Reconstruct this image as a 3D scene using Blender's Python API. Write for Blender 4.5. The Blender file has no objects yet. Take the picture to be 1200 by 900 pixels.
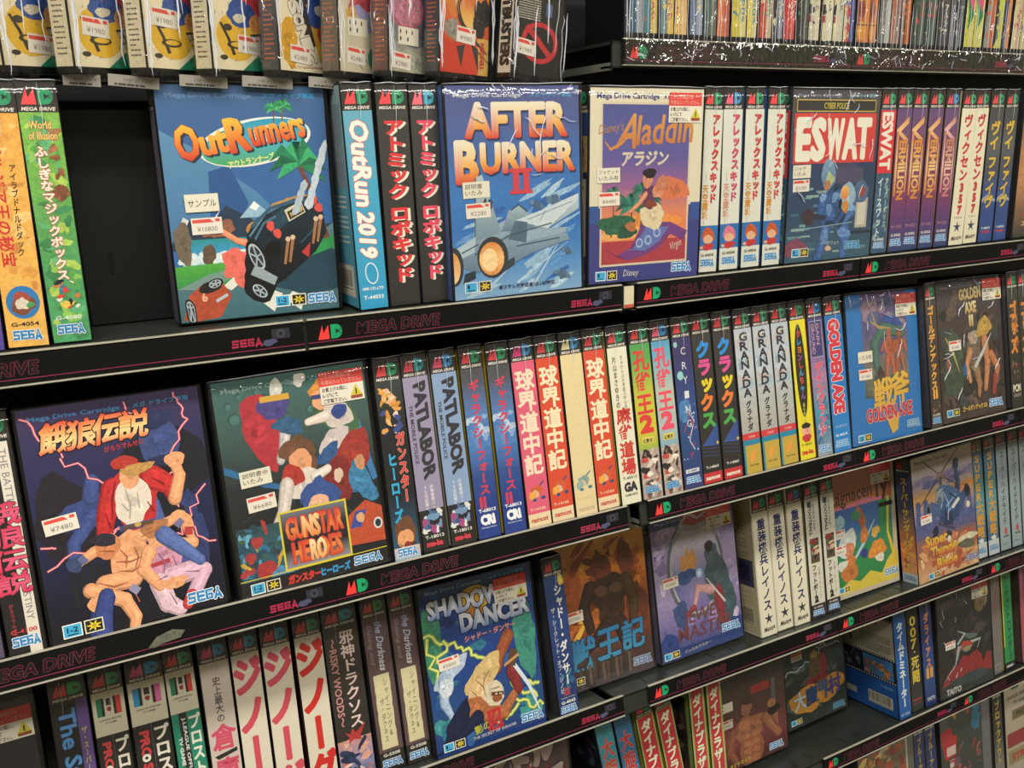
import bpy, math, random
from mathutils import Matrix, Vector
from mathutils.geometry import tessellate_polygon

SC = bpy.context.scene
COL = SC.collection
EYE = 1.55                     # height of the camera above the shop floor (metres)

# ------------------------------------------------------------------ camera
r_ = Vector((0.88481942, -0.46593275, -0.00112162))
u_ = Vector((0.14299417, 0.26925731, 0.95239339))
f_ = Vector((0.44344927, 0.84285656, -0.30486976))
cam = bpy.data.cameras.new('camera')
camo = bpy.data.objects.new('camera', cam)
COL.objects.link(camo)
camo.matrix_world = Matrix(((r_.x, u_.x, -f_.x, 0), (r_.y, u_.y, -f_.y, 0), (r_.z, u_.z, -f_.z, EYE), (0, 0, 0, 1)))
cam.sensor_width = 36
cam.lens = 1022.4 / 1200 * 36
cam.clip_start = 0.02
SC.camera = camo

# ------------------------------------------------------------------ world, lamps, exposure
w = bpy.data.worlds.new('shop_air')
SC.world = w
w.use_nodes = True
w.node_tree.nodes['Background'].inputs[0].default_value = (1.0, 0.93, 0.82, 1)
w.node_tree.nodes['Background'].inputs[1].default_value = 0.38
SC.view_settings.view_transform = 'Standard'
SC.view_settings.look = 'None'
SC.view_settings.gamma = 1
SC.view_settings.use_curve_mapping = False
SC.view_settings.exposure = 0.0
def area(name, loc, rot, sx, sy, e, col):
    l = bpy.data.lights.new(name, 'AREA')
    l.shape = 'RECTANGLE'; l.size = sx; l.size_y = sy; l.energy = e; l.color = col
    o = bpy.data.objects.new(name, l); COL.objects.link(o)
    o.location = loc; o.rotation_euler = rot
    return o
area('ceiling_tube_light', (0.15, -0.25, 2.78), (0, 0, 0), 2.4, 0.22, 50, (1.0, 0.95, 0.86))
area('ceiling_tube_light', (-1.3, -0.9, 2.78), (0, 0, 0), 2.4, 0.22, 44, (1.0, 0.95, 0.86))
area('ceiling_tube_light', (1.9, -1.0, 2.78), (0, 0, 0), 1.6, 0.22, 34, (1.0, 0.95, 0.86))

# ------------------------------------------------------------------ materials
def lin(h):
    if not isinstance(h, str): return h
    h = h.lstrip('#'); o = []
    for i in (0, 2, 4):
        c = int(h[i:i + 2], 16) / 255
        o.append(c / 12.92 if c <= .04045 else ((c + .055) / 1.055) ** 2.4)
    return tuple(o)
def tone(h, g): return tuple(min(1, c * g) for c in lin(h))
MATS = {}
def nodes(name):
    m = bpy.data.materials.new(name); m.use_nodes = True
    MATS[name] = m
    nt = m.node_tree
    return m, nt, nt.nodes['Principled BSDF']
def simple(name, col, rough=.5, metal=0, coat=0, nscale=60, namt=.15, bump=0, bscale=200):
    m, nt, b = nodes(name)
    tc = nt.nodes.new('ShaderNodeTexCoord')
    n = nt.nodes.new('ShaderNodeTexNoise'); n.inputs['Scale'].default_value = nscale; n.inputs['Detail'].default_value = 5
    nt.links.new(tc.outputs['Object'], n.inputs['Vector'])
    r = nt.nodes.new('ShaderNodeMapRange')
    r.inputs[3].default_value = 1 - namt; r.inputs[4].default_value = 1 + namt
    nt.links.new(n.outputs[0], r.inputs[0])
    v = nt.nodes.new('ShaderNodeVectorMath'); v.operation = 'SCALE'
    v.inputs[0].default_value = lin(col)
    nt.links.new(r.outputs[0], v.inputs['Scale'])
    nt.links.new(v.outputs[0], b.inputs['Base Color'])
    b.inputs['Roughness'].default_value = rough; b.inputs['Metallic'].default_value = metal
    b.inputs['Coat Weight'].default_value = coat; b.inputs['Coat Roughness'].default_value = .08
    if bump:
        n2 = nt.nodes.new('ShaderNodeTexNoise'); n2.inputs['Scale'].default_value = bscale; n2.inputs['Detail'].default_value = 3
        nt.links.new(tc.outputs['Object'], n2.inputs['Vector'])
        bp = nt.nodes.new('ShaderNodeBump'); bp.inputs['Strength'].default_value = bump; bp.inputs['Distance'].default_value = .001
        nt.links.new(n2.outputs[0], bp.inputs['Height']); nt.links.new(bp.outputs[0], b.inputs['Normal'])
    return m
simple('black_plastic', '#0e0e0e', .32, bump=.15, bscale=500)
simple('white_plastic', '#c9c4b4', .35, bump=.1, bscale=400)
simple('black_steel', '#101112', .42, nscale=25, namt=.3, bump=.12, bscale=900)
simple('shelf_steel', '#2a2e29', .30, nscale=14, namt=.35, bump=.1, bscale=700)
simple('slot_black', '#020202', .9)
simple('lip_plastic', '#a9a595', .25, nscale=40, namt=.35)
simple('grey_steel', '#6f7068', .4, nscale=30, namt=.2)
simple('floor_tile', '#8d8778', .4, nscale=3)
simple('ceiling_board', '#d8d4c8', .8, nscale=6)
simple('wall_paint', '#8b8474', .8, nscale=2, namt=.3)
def print_mat(name, rough, coat):
    m, nt, b = nodes(name)
    at = nt.nodes.new('ShaderNodeAttribute'); at.attribute_name = 'Ink'
    tc = nt.nodes.new('ShaderNodeTexCoord')
    n = nt.nodes.new('ShaderNodeTexNoise'); n.inputs['Scale'].default_value = 120; n.inputs['Detail'].default_value = 9; n.inputs['Roughness'].default_value = .72
    n.inputs['Distortion'].default_value = 2.4
    nt.links.new(tc.outputs['Object'], n.inputs['Vector'])
    # brush-like ink variation, amount taken from the alpha of the ink
    mr = nt.nodes.new('ShaderNodeMapRange'); mr.inputs[1].default_value = .3; mr.inputs[2].default_value = .7
    mr.inputs[3].default_value = -1; mr.inputs[4].default_value = 1
    nt.links.new(n.outputs[0], mr.inputs[0])
    mu = nt.nodes.new('ShaderNodeMath'); mu.operation = 'MULTIPLY_ADD'; mu.inputs[2].default_value = 1
    nt.links.new(mr.outputs[0], mu.inputs[0]); nt.links.new(at.outputs['Alpha'], mu.inputs[1])
    v = nt.nodes.new('ShaderNodeVectorMath'); v.operation = 'SCALE'
    nt.links.new(at.outputs['Color'], v.inputs[0]); nt.links.new(mu.outputs[0], v.inputs['Scale'])
    # a little hue variety
    mx = nt.nodes.new('ShaderNodeMix'); mx.data_type = 'RGBA'; mx.blend_type = 'OVERLAY'
    m2 = nt.nodes.new('ShaderNodeMath'); m2.operation = 'MULTIPLY'; m2.inputs[1].default_value = .55
    nt.links.new(at.outputs['Alpha'], m2.inputs[0])
    nt.links.new(m2.outputs[0], mx.inputs[0]); nt.links.new(v.outputs[0], mx.inputs[6]); nt.links.new(n.outputs['Color'], mx.inputs[7])
    nt.links.new(mx.outputs[2], b.inputs['Base Color'])
    b.inputs['Roughness'].default_value = rough
    b.inputs['Coat Weight'].default_value = coat; b.inputs['Coat Roughness'].default_value = .1
    n3 = nt.nodes.new('ShaderNodeTexNoise'); n3.inputs['Scale'].default_value = 22; n3.inputs['Detail'].default_value = 2
    nt.links.new(tc.outputs['Object'], n3.inputs['Vector'])
    bp = nt.nodes.new('ShaderNodeBump'); bp.inputs['Strength'].default_value = .25; bp.inputs['Distance'].default_value = .002
    nt.links.new(n3.outputs[0], bp.inputs['Height'])
    if coat: nt.links.new(bp.outputs[0], b.inputs['Coat Normal'])
    if rough > .5 and coat: b.inputs['Specular IOR Level'].default_value = .15
    return m
print_mat('printed_sleeve', .45, .3)
print_mat('printed_card', .6, .12)
print_mat('printed_paper', .6, 0)
def film_mat(name, scale, strength, gl, haze):
    m, nt, b = nodes(name)
    nt.nodes.remove(b)
    out = nt.nodes['Material Output']
    tc = nt.nodes.new('ShaderNodeTexCoord')
    mp = nt.nodes.new('ShaderNodeMapping'); mp.inputs['Rotation'].default_value = (.2, .5, .3); mp.inputs['Scale'].default_value = (1, 1, .45)
    nt.links.new(tc.outputs['Object'], mp.inputs['Vector'])
    n = nt.nodes.new('ShaderNodeTexNoise'); n.inputs['Scale'].default_value = scale; n.inputs['Detail'].default_value = 3; n.inputs['Distortion'].default_value = 2.2
    nt.links.new(mp.outputs[0], n.inputs['Vector'])
    bp = nt.nodes.new('ShaderNodeBump'); bp.inputs['Strength'].default_value = strength; bp.inputs['Distance'].default_value = .006
    nt.links.new(n.outputs[0], bp.inputs['Height'])
    lw = nt.nodes.new('ShaderNodeLayerWeight'); lw.inputs['Blend'].default_value = .5
    pw = nt.nodes.new('ShaderNodeMath'); pw.operation = 'POWER'; pw.inputs[1].default_value = 5
    nt.links.new(lw.outputs['Facing'], pw.inputs[0])
    mu = nt.nodes.new('ShaderNodeMath'); mu.operation = 'MULTIPLY_ADD'; mu.inputs[1].default_value = gl * .6; mu.inputs[2].default_value = gl * .05 + haze; mu.use_clamp = True
    nt.links.new(pw.outputs[0], mu.inputs[0])
    tr = nt.nodes.new('ShaderNodeBsdfTransparent')
    gs = nt.nodes.new('ShaderNodeBsdfGlossy'); gs.inputs['Roughness'].default_value = .09
    nt.links.new(bp.outputs[0], gs.inputs['Normal'])
    mx = nt.nodes.new('ShaderNodeMixShader')
    nt.links.new(mu.outputs[0], mx.inputs[0]); nt.links.new(tr.outputs[0], mx.inputs[1]); nt.links.new(gs.outputs[0], mx.inputs[2])
    nt.links.new(mx.outputs[0], out.inputs[0])
    return m
film_mat('clear_film', 28, .35, .8, 0)
film_mat('crinkled_film', 26, .8, 1.1, .02)

# ------------------------------------------------------------------ mesh helpers
def mesh_obj(name, verts, faces, mats, parent=None, idx=None, smooth=False):
    me = bpy.data.meshes.new(name)
    me.from_pydata(verts, [], faces)
    for m in (mats if isinstance(mats, (list, tuple)) else [mats]): me.materials.append(MATS[m])
    if idx: me.polygons.foreach_set('material_index', idx)
    if smooth: me.polygons.foreach_set('use_smooth', [True] * len(me.polygons))
    me.update()
    o = bpy.data.objects.new(name, me); COL.objects.link(o)
    if parent: o.parent = parent
    return o
class MB:
    def __init__(s): s.v = []; s.f = []; s.i = []
    def box(s, x0, y0, z0, x1, y1, z1, ch=0.0, mi=0):
        """box with all edges chamfered"""
        c = min(ch, (x1 - x0) * .3, (y1 - y0) * .3, (z1 - z0) * .3)
        b = len(s.v)
        if c <= 0:
            for x in (x0, x1):
                for y in (y0, y1):
                    for z in (z0, z1): s.v.append((x, y, z))
            q = [(0, 1, 3, 2), (4, 6, 7, 5), (0, 4, 5, 1), (2, 3, 7, 6), (0, 2, 6, 4), (1, 5, 7, 3)]
        else:
            X = (x0, x1); Y = (y0, y1); Z = (z0, z1); S = (1, -1); ix = {}
            for a in (0, 1):
                for d in (0, 1):
                    for e in (0, 1):
                        ix[a, d, e] = len(s.v) - b
                        s.v += [(X[a], Y[d] + S[d] * c, Z[e] + S[e] * c), (X[a] + S[a] * c, Y[d], Z[e] + S[e] * c), (X[a] + S[a] * c, Y[d] + S[d] * c, Z[e])]
            q = []
            for a in (0, 1):
                k = [ix[a, 0, 0], ix[a, 1, 0], ix[a, 1, 1], ix[a, 0, 1]]
                q.append(tuple(k) if a else tuple(k[::-1]))
                k = [ix[0, a, 0] + 1, ix[0, a, 1] + 1, ix[1, a, 1] + 1, ix[1, a, 0] + 1]
                q.append(tuple(k) if a else tuple(k[::-1]))
                k = [ix[0, 0, a] + 2, ix[1, 0, a] + 2, ix[1, 1, a] + 2, ix[0, 1, a] + 2]
                q.append(tuple(k) if a else tuple(k[::-1]))
            def e4(p, r, i, j, fl):
                t = (p + i, p + j, r + j, r + i)
                q.append(t if fl else t[::-1])
            for d in (0, 1):
                for e in (0, 1):
                    e4(ix[0, d, e], ix[1, d, e], 1, 2, (d + e) % 2)
                    e4(ix[d, 0, e], ix[d, 1, e], 2, 0, (d + e) % 2)
                    e4(ix[d, e, 0], ix[d, e, 1], 0, 1, (d + e) % 2)
                    for a in (0, 1):
                        t = (ix[a, d, e], ix[a, d, e] + 1, ix[a, d, e] + 2)
                        q.append(t if (a + d + e) % 2 == 1 else t[::-1])
        s.f += [tuple(b + k for k in t) for t in q]; s.i += [mi] * len(q)
        return s
    def prism(s, pts, y0, y1, mi=0):
        """polygon in x-z, extruded along y"""
        b = len(s.v); n = len(pts)
        s.v += [(x, y0, z) for x, z in pts] + [(x, y1, z) for x, z in pts]
        s.f += [tuple(range(b, b + n)), tuple(range(b + 2 * n - 1, b + n - 1, -1))]
        s.f += [(b + k, b + n + k, b + n + (k + 1) % n, b + (k + 1) % n) for k in range(n)]
        s.i += [mi] * (n + 2)
        return s
    def build(s, name, mats, parent=None):
        return mesh_obj(name, s.v, s.f, mats, parent, s.i)

def tag(o, label=None, cat=None, group=None, kind=None):
    if label: o['label'] = label
    if cat: o['category'] = cat
    if group: o['group'] = group
    if kind: o['kind'] = kind
    return o
def empty(name, M):
    o = bpy.data.objects.new(name, None); COL.objects.link(o)
    o.empty_display_size = .02; o.matrix_world = M
    return o

# ------------------------------------------------------------------ flat print drawing (millimetres)
GL = {}
def glyph(s, bold):
    k = (s, bold)
    if k in GL: return GL[k]
    c = bpy.data.curves.new('lettering', 'FONT'); c.body = s; c.resolution_u = 2; c.offset = bold
    o = bpy.data.objects.new('lettering', c); COL.objects.link(o)
    dg = bpy.context.evaluated_depsgraph_get()
    ev = o.evaluated_get(dg); me = ev.to_mesh()
    me.calc_loop_triangles()
    v = [(p.co.x, p.co.y) for p in me.vertices]
    t = [tuple(q.vertices) for q in me.loop_triangles]
    ev.to_mesh_clear()
    bpy.data.objects.remove(o); bpy.data.curves.remove(c)
    GL[k] = (v, t)
    return GL[k]
def rot2(x, y, a):
    a = math.radians(a); c = math.cos(a); s = math.sin(a)
    return x * c - y * s, x * s + y * c
class Cv:
    STEP = .002
    def __init__(s, W, H, bg=None, n=0, W0=None, H0=None):
        s.W = W; s.H = H; s.sx = W / (W0 or W); s.sy = H / (H0 or H); s.W0 = W0 or W; s.H0 = H0 or H
        s.v = []; s.t = []; s.c = []; s.z = 0.0; s.ym = None
        if bg is not None: s.rect(0, 0, s.W0, s.H0, bg, n=n)
    def add(s, pts, tris, col, n=0):
        b = len(s.v)
        s.z += s.STEP
        if s.ym: pts = [(p[0], s.ym(p[1])) for p in pts]
        ys = [p[1] for p in pts]; y0 = min(ys); y1 = max(ys)
        if isinstance(col, (tuple, list)) and isinstance(col[0], str):
            cs = [lin(c) for c in col]; L = len(cs) - 1
            for p in pts:
                f = (y1 - p[1]) / max(1e-6, y1 - y0) * L; i = min(int(f), L - 1); f -= i
                s.c.append(tuple(cs[i][k] * (1 - f) + cs[i + 1][k] * f for k in range(3)) + (n,))
        else:
            c = lin(col) + (n,)
            s.c += [c] * len(pts)
        for p in pts:
            s.v.append((min(max(p[0] * s.sx, 0), s.W), min(max(p[1] * s.sy, 0), s.H), s.z))
        s.t += [tuple(b + k for k in t) for t in tris]
    def poly(s, pts, col, n=0):
        tr = tessellate_polygon([[Vector((x, y, 0)) for x, y in pts]])
        s.add(pts, tr, col, n)
    def letters(s, pts, tris, r, col, n=0):
        """lettering thickened by r mm: the same shape repeated a little to every side, in one layer"""
        s.add(pts, tris, col, n)
        if r > .02:
            y0 = min(p[1] for p in pts); y1 = max(p[1] for p in pts)
            k = 6 if r < .9 else 10
            for i in range(k):
                t = 2 * math.pi * (i + .5) / k
                s.add([(x + r * math.cos(t), y + r * math.sin(t)) for x, y in pts], tris, col, n)
    def rect(s, x0, y0, x1, y1, col, n=0, a=0):
        if isinstance(col, tuple) and len(col) > 2 and isinstance(col[0], str):
            m = len(col) - 1
            for k in range(m):
                ya = y1 + (y0 - y1) * k / m; yb = y1 + (y0 - y1) * (k + 1) / m
                s.rect(x0, yb, x1, ya, (col[k], col[k + 1]), n); s.z -= s.STEP
            s.z += s.STEP
            return
        p = [(x0, y0), (x1, y0), (x1, y1), (x0, y1)]
        if a: p = [tuple(q + o for q, o in zip(rot2(x - x0, y - y0, a), (x0, y0))) for x, y in p]
        s.add(p, [(0, 1, 2), (0, 2, 3)], col, n)
    def ell(s, cx, cy, rx, ry, col, n=0, a=0, k=20):
        p = []
        for i in range(k):
            x, y = rot2(rx * math.cos(2 * math.pi * i / k), ry * math.sin(2 * math.pi * i / k), a); p.append((cx + x, cy + y))
        s.add(p + [(cx, cy)], [(k, i, (i + 1) % k) for i in range(k)], col, n)
    def blob(s, cx, cy, rx, ry, col, n=.4, wob=.25, seed=0, a=0, k=22):
        R = random.Random(seed * 7 + 3); ph = [R.uniform(0, 6.28) for _ in range(4)]
        p = []
        for i in range(k):
            t = 2 * math.pi * i / k
            f = 1 + wob * (.5 * math.sin(2 * t + ph[0]) + .35 * math.sin(3 * t + ph[1]) + .3 * math.sin(5 * t + ph[2]) + .2 * math.sin(8 * t + ph[3]))
            x, y = rot2(rx * f * math.cos(t), ry * f * math.sin(t), a); p.append((cx + x, cy + y))
        s.add(p + [(cx, cy)], [(k, i, (i + 1) % k) for i in range(k)], col, n)
        if rx * ry > 30 and isinstance(col, str):
            m = min(7, 3 + int(rx * ry / 60))
            for q in range(m):
                f = R.uniform(0, .62); t = R.uniform(0, 6.28); x, y = rot2(rx * f * math.cos(t), ry * f * math.sin(t), a)
                qx = rx * R.uniform(.12, .3); qy = ry * R.uniform(.1, .28); g = (R.choice((.72, .82, 1.16, 1.3)))
                e = []
                for i in range(9):
                    u = 6.283 * i / 9; w2 = R.uniform(.6, 1.2); ex, ey = rot2(qx * w2 * math.cos(u), qy * w2 * math.sin(u), a + q * 23); e.append((cx + x + ex, cy + y + ey))
                s.add(e + [(cx + x, cy + y)], [(9, i, (i + 1) % 9) for i in range(9)], tone(col, g), n)
    def line(s, pts, wd, col, n=0):
        """tapering stroke; wd a number or a list of widths"""
        m = len(pts); ws = wd if isinstance(wd, (list, tuple)) else [wd] * m
        L = []; R = []
        for i, (x, y) in enumerate(pts):
            a = pts[max(0, i - 1)]; b = pts[min(m - 1, i + 1)]
            dx, dy = b[0] - a[0], b[1] - a[1]; l = math.hypot(dx, dy) or 1
            L.append((x - dy / l * ws[i] / 2, y + dx / l * ws[i] / 2)); R.append((x + dy / l * ws[i] / 2, y - dx / l * ws[i] / 2))
        s.add(L + R, [q for i in range(m - 1) for q in ((i, m + i, i + 1), (i + 1, m + i, m + i + 1))], col, n)
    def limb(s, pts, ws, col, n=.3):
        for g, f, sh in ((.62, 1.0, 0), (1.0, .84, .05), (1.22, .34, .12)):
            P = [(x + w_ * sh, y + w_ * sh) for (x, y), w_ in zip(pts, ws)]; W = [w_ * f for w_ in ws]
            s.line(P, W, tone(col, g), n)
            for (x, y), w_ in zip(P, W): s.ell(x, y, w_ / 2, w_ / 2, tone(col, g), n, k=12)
    def bolt(s, x0, y0, x1, y1, col, wd=.8, seed=0, k=9, amp=.12, core='#fff6e8'):
        R = random.Random(seed); p = []
        L = math.hypot(x1 - x0, y1 - y0)
        for i in range(k + 1):
            f = i / k; j = R.uniform(-amp, amp) * L if 0 < i < k else 0
            p.append((x0 + (x1 - x0) * f - (y1 - y0) / L * j, y0 + (y1 - y0) * f + (x1 - x0) / L * j))
        s.line(p, wd * 2.6, col); s.line(p, wd, core)
    def h(s, txt, x, y, w_, h_, col, bold=.02, a=0, out=None, sh=None, skew=0, n=0):
        """horizontal line of lettering fitted to w x h (cap height), turned by a about its start"""
        if sh: s.h(txt, x + sh[1], y + sh[2], w_, h_, sh[0], bold + (out[1] if out else 0) * .6, a, skew=skew)
        if out: s.h(txt, x, y, w_, h_, out[0], bold + out[1], a, skew=skew)
        o_ = max(0, min(bold, .4) - .012) * .8 * (.6 if any(ord(q) > 0x3400 for q in txt) else 1)
        v, t = glyph(txt, min(bold, .012))
        if not v: return
        v0 = v
        xa = min(p[0] for p in v0); xb = max(p[0] for p in v0); yb = max(p[1] for p in v0); ya = max(0, min(p[1] for p in v0))
        kx = w_ / (xb - xa); ky = h_ / (yb - ya)
        o = []
        for p in v:
            px = (p[0] - xa) * kx; py = (p[1] - ya) * ky
            px += skew * py
            q = rot2(px, py, a); o.append((x + q[0], y + q[1]))
        s.letters(o, t, o_ * h_ / .72 * min(1, kx / ky * 1.3), col, n)
    def vt(s, txt, cx, top, cw, ch, col, bold=.03, out=None, sh=None, gap=0, cols=None, skew=0, dx=0):
        """vertical column of characters, first at the top"""
        if sh: s.vt(txt, cx + sh[1], top + sh[2], cw, ch, sh[0], bold, gap=gap, dx=dx)
        if out: s.vt(txt, cx, top, cw, ch, out[0], bold + out[1], gap=gap, dx=dx)
        V = []; T = []; CC = []
        y = top
        for i, c in enumerate(txt):
            if c in ' 　': y -= ch * .5; continue
            v, t = glyph(c, min(bold, .012))
            b = len(V)
            xs = [p[0] for p in v]; wide = 1.0 if ord(c) > 0x2000 else (max(xs) + min(xs))
            for px, py in v:
                qx = px - wide / 2; qy = py - .38
                if c in 'ー〜—～-': qx, qy = qy, -qx
                if c in 'ッャュョィァェォ': qx += .08; qy += .08
                V.append((cx + qx * cw + (top - y) * dx, y - ch / 2 + qy * ch))
            T += [tuple(b + k for k in q) for q in t]
            if cols: CC += [lin(cols[i % len(cols)]) + (0,)] * len(v)
            y -= ch + gap
        if not V: return
        o_ = max(0, bold - .012) * .8 * min(cw, ch)
        if any(ord(q) > 0x3400 for q in txt): o_ *= .5
        if cols:
            for k in range(7):
                t = k * math.pi / 3; r = o_ if k < 6 else 0
                s.add([(x + r * math.cos(t), y + r * math.sin(t)) for x, y in V], T, '#ffffff'); s.c[-len(V):] = CC
        else: s.letters(V, T, o_, col)
    def build(s, name, F, parent, mat='printed_sleeve', label=None):
        """F maps (u, v, w) in mm to local metres"""
        me = bpy.data.meshes.new(name)
        me.from_pydata([F(*p) for p in s.v], [], s.t)
        me.materials.append(MATS[mat])
        ca = me.color_attributes.new('Ink', 'FLOAT_COLOR', 'POINT')
        ca.data.foreach_set('color', [k for c in s.c for k in c])
        me.update()
        o = bpy.data.objects.new(name, me); COL.objects.link(o); o.parent = parent
        if label: o['label'] = label
        return o

# ------------------------------------------------------------------ marks shared by many prints
def md_logo(c, x, y, w_, h_, m='#e2484c', d='#2c9265'):
    g = w_ * .47
    c.poly([(x, y), (x + g * .42, y + h_), (x + g * .5, y + h_ * .42), (x + g * .93, y + h_), (x + g, y)], m)
    x2 = x + w_ * .53; r = h_ / 2
    pts = [(x2, y), (x2, y + h_), (x2 + g * .45, y + h_)]
    for k in range(1, 8):
        t = math.pi / 2 - math.pi * k / 8
        pts.append((x2 + g * .45 + g * .55 * math.cos(t), y + r + r * math.sin(t)))
    pts.append((x2 + g * .45, y))
    c.poly(pts, d)
    c.poly([(x2 + g * .42, y + h_ * .3), (x2 + g * .72, y + h_ * .5), (x2 + g * .42, y + h_ * .7)], '#1f2a26')
    for k in (-2, -1, 0, 1, 2):
        c.line([(x2 + g * .6, y + r), (x2 + g * 1.0, y + r + k * h_ * .17)], h_ * .03, '#24362f'); c.z -= c.STEP
    c.z += c.STEP
def sega(c, x, y, w_, h_, a=0, ink='#2a7fb8', edge='#e8eef0'):
    sg = {'S': [[(1, .88), (.12, .88), (.12, .5), (.88, .5), (.88, .12), (0, .12)]],
          'E': [[(1, .88), (.12, .88), (.12, .12), (1, .12)], [(.12, .5), (.95, .5)]],
          'G': [[(1, .88), (.12, .88), (.12, .12), (.88, .12), (.88, .5), (.5, .5)]],
          'A': [[(.05, 0), (.5, .92), (.95, 0)], [(.3, .25), (.75, .25)]]}
    for wd, col in ((.40, edge), (.25, ink)):
        for i, ch in enumerate('SEGA'):
            for st in sg[ch]:
                p = []
                for px, py in st:
                    q = rot2((i * .265 + px * .2) * w_, py * h_, a); p.append((x + q[0], y + q[1]))
                # mitred by overlapping end discs
                c.line(p, h_ * wd, col)
                for q in p: c.ell(q[0], q[1], h_ * wd / 2, h_ * wd / 2, col, k=6)
def header(c, m='#e2484c', d='#2c9265', bg='#2d2a27'):
    c.rect(0, 156.5, 25, 176, bg, n=.15)
    md_logo(c, 2.2, 161.5, 20.5, 10.5, m, d)
    c.h('MEGA DRIVE', 2, 157.6, 21, 2.3, '#ded9cc', .03, skew=.2)
def code(c, txt, y=13, col='#e8e6dc', x=3.5, w_=17):
    c.h(txt, x, y, w_, 2.8, col, .03)
def icons(c, x, y, s=1, n='1-2'):
    c.rect(x - .8, y - .8, x + 11.8 * s, y + 9 * s, '#dfe3dc'); c.rect(x, y, x + 11 * s, y + 8.2 * s, '#3fa3cf')
    c.h(n, x + 2 * s, y + 3 * s, (7 if len(n) > 1 else 2) * s, 3.6 * s, '#10222c', .04)
    c.rect(x + 2 * s, y + .9 * s, x + 9 * s, y + 1.8 * s, '#1b3a4a')
    x += 14 * s
    c.rect(x - .8, y - .8, x + 11.8 * s, y + 9 * s, '#dedcc8'); c.rect(x, y, x + 11 * s, y + 8.2 * s, '#22211a')
    for k in range(7):
        a = k * .9 + .3
        c.line([(x + 5.5 * s, y + 4.1 * s), (x + (5.5 + 4.8 * math.cos(a)) * s, y + (4.1 + 3.7 * math.sin(a)) * s)], [2.2 * s, .5 * s], '#e3c93d'); c.z -= c.STEP
    c.z += c.STEP
def topline(c, col='#8fa3b4', col2='#3fa0c8', y=165):
    c.h('Mega Drive Cartridge', 7, y, 62, 3.3, col, .02); c.h('メガ ドライブ専用', 78, y, 40, 3.6, col2, .03)
def star(c, cx, cy, r, col):
    p = []
    for k in range(10):
        t = math.pi / 2 + k * math.pi / 5; q = r if k % 2 == 0 else r * .32
        p.append((cx + q * math.cos(t), cy + q * math.sin(t)))
    c.poly(p, col)
def busy(c, x0, y0, x1, y1, cols, n, seed, s0=2, s1=7, al=.5):
    """many small irregular patches of ink: a crowded painted picture"""
    R = random.Random(seed)
    for k in range(n):
        x = R.uniform(x0, x1); y = R.uniform(y0, y1); a = R.uniform(s0, s1); b = a * R.uniform(.25, .8)
        a = min(a, (x1 - x0) / 2); 
        c.blob(min(max(x, x0 + a * .8), x1 - a * .8), min(max(y, y0 + b), y1 - b), a, b, cols[k % len(cols)], al, .35, R.randint(0, 999), R.uniform(0, 180), 12)
def textlines(c, x, y, w_, n, pitch, col, seed=0, th=.9):
    R = random.Random(seed)
    for k in range(n):
        xx = x; e = x + w_ * (1 if k % 4 != 3 else .6)
        while xx < e - 1:
            l = R.uniform(1.2, 6); c.rect(xx, y - k * pitch, min(xx + l, e), y - k * pitch + th, col); c.z -= c.STEP
            xx += l + .6
    c.z += c.STEP
def barcode(c, x, y, w_, h_, seed=1, bg='#d8d3c4'):
    c.rect(x - 1, y - 4, x + w_ + 1, y + h_ + 1, bg)
    R = random.Random(seed); xx = x
    while xx < x + w_ - 1:
        l = R.uniform(.3, 1.1); c.rect(xx, y, xx + l, y + h_, '#26241f'); c.z -= c.STEP; xx += l + R.uniform(.3, .9)
    c.z += c.STEP
    textlines(c, x, y - 2.6, w_, 1, 1, '#4a473f', seed, 1.2)
# ------------------------------------------------------------------ spine labels (25 x 176 mm)
SP = {}
def spine(f): SP[f.__name__[2:]] = f; return f
@spine
def s_plain(c, bg='#6a6274'): c.rect(0, 0, 25, 176, (bg, '#544c62'), n=.2); header(c)
@spine
def s_violet(c):
    c.rect(0, 0, 25, 176, ('#7a68a8', '#58459a'), n=.2); header(c); sega(c, 4, 5, 17, 6)
@spine
def s_duck(c):
    c.rect(0, 0, 25, 176, ('#e0a44a', '#e8b45a'), n=.25); header(c)
    busy(c, 1, 40, 24, 150, ['#e8b868', '#d89a48', '#ecc27a', '#c98a42'], 26, 3, 2, 6, .2)
    c.h('グルジア王の秘宝', 4.5, 140, 84, 8, '#c8382c', .05, a=-90, out=('#f0c070', .03))
    c.vt('アイラブドナルドダック', 17.5, 124, 4.4, 5.6, '#2c241c', .02, dx=-.03)
    c.ell(12.5, 31, 10.4, 11.5, '#2f78b4')
    c.blob(12.5, 29, 7.5, 6.5, '#7a4630', .4, .2, 4); c.blob(12, 35, 5.5, 3, '#a8483a', .3, .2, 5); c.blob(12, 30, 4, 4.5, '#d8cdb8', .3, .25, 6); c.blob(17, 29, 2.5, 2, '#4c9a5a', .3, .2, 9)
    code(c, 'G-4054', 14.5, '#33291e'); sega(c, 4, 5, 17, 6.5)
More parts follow.
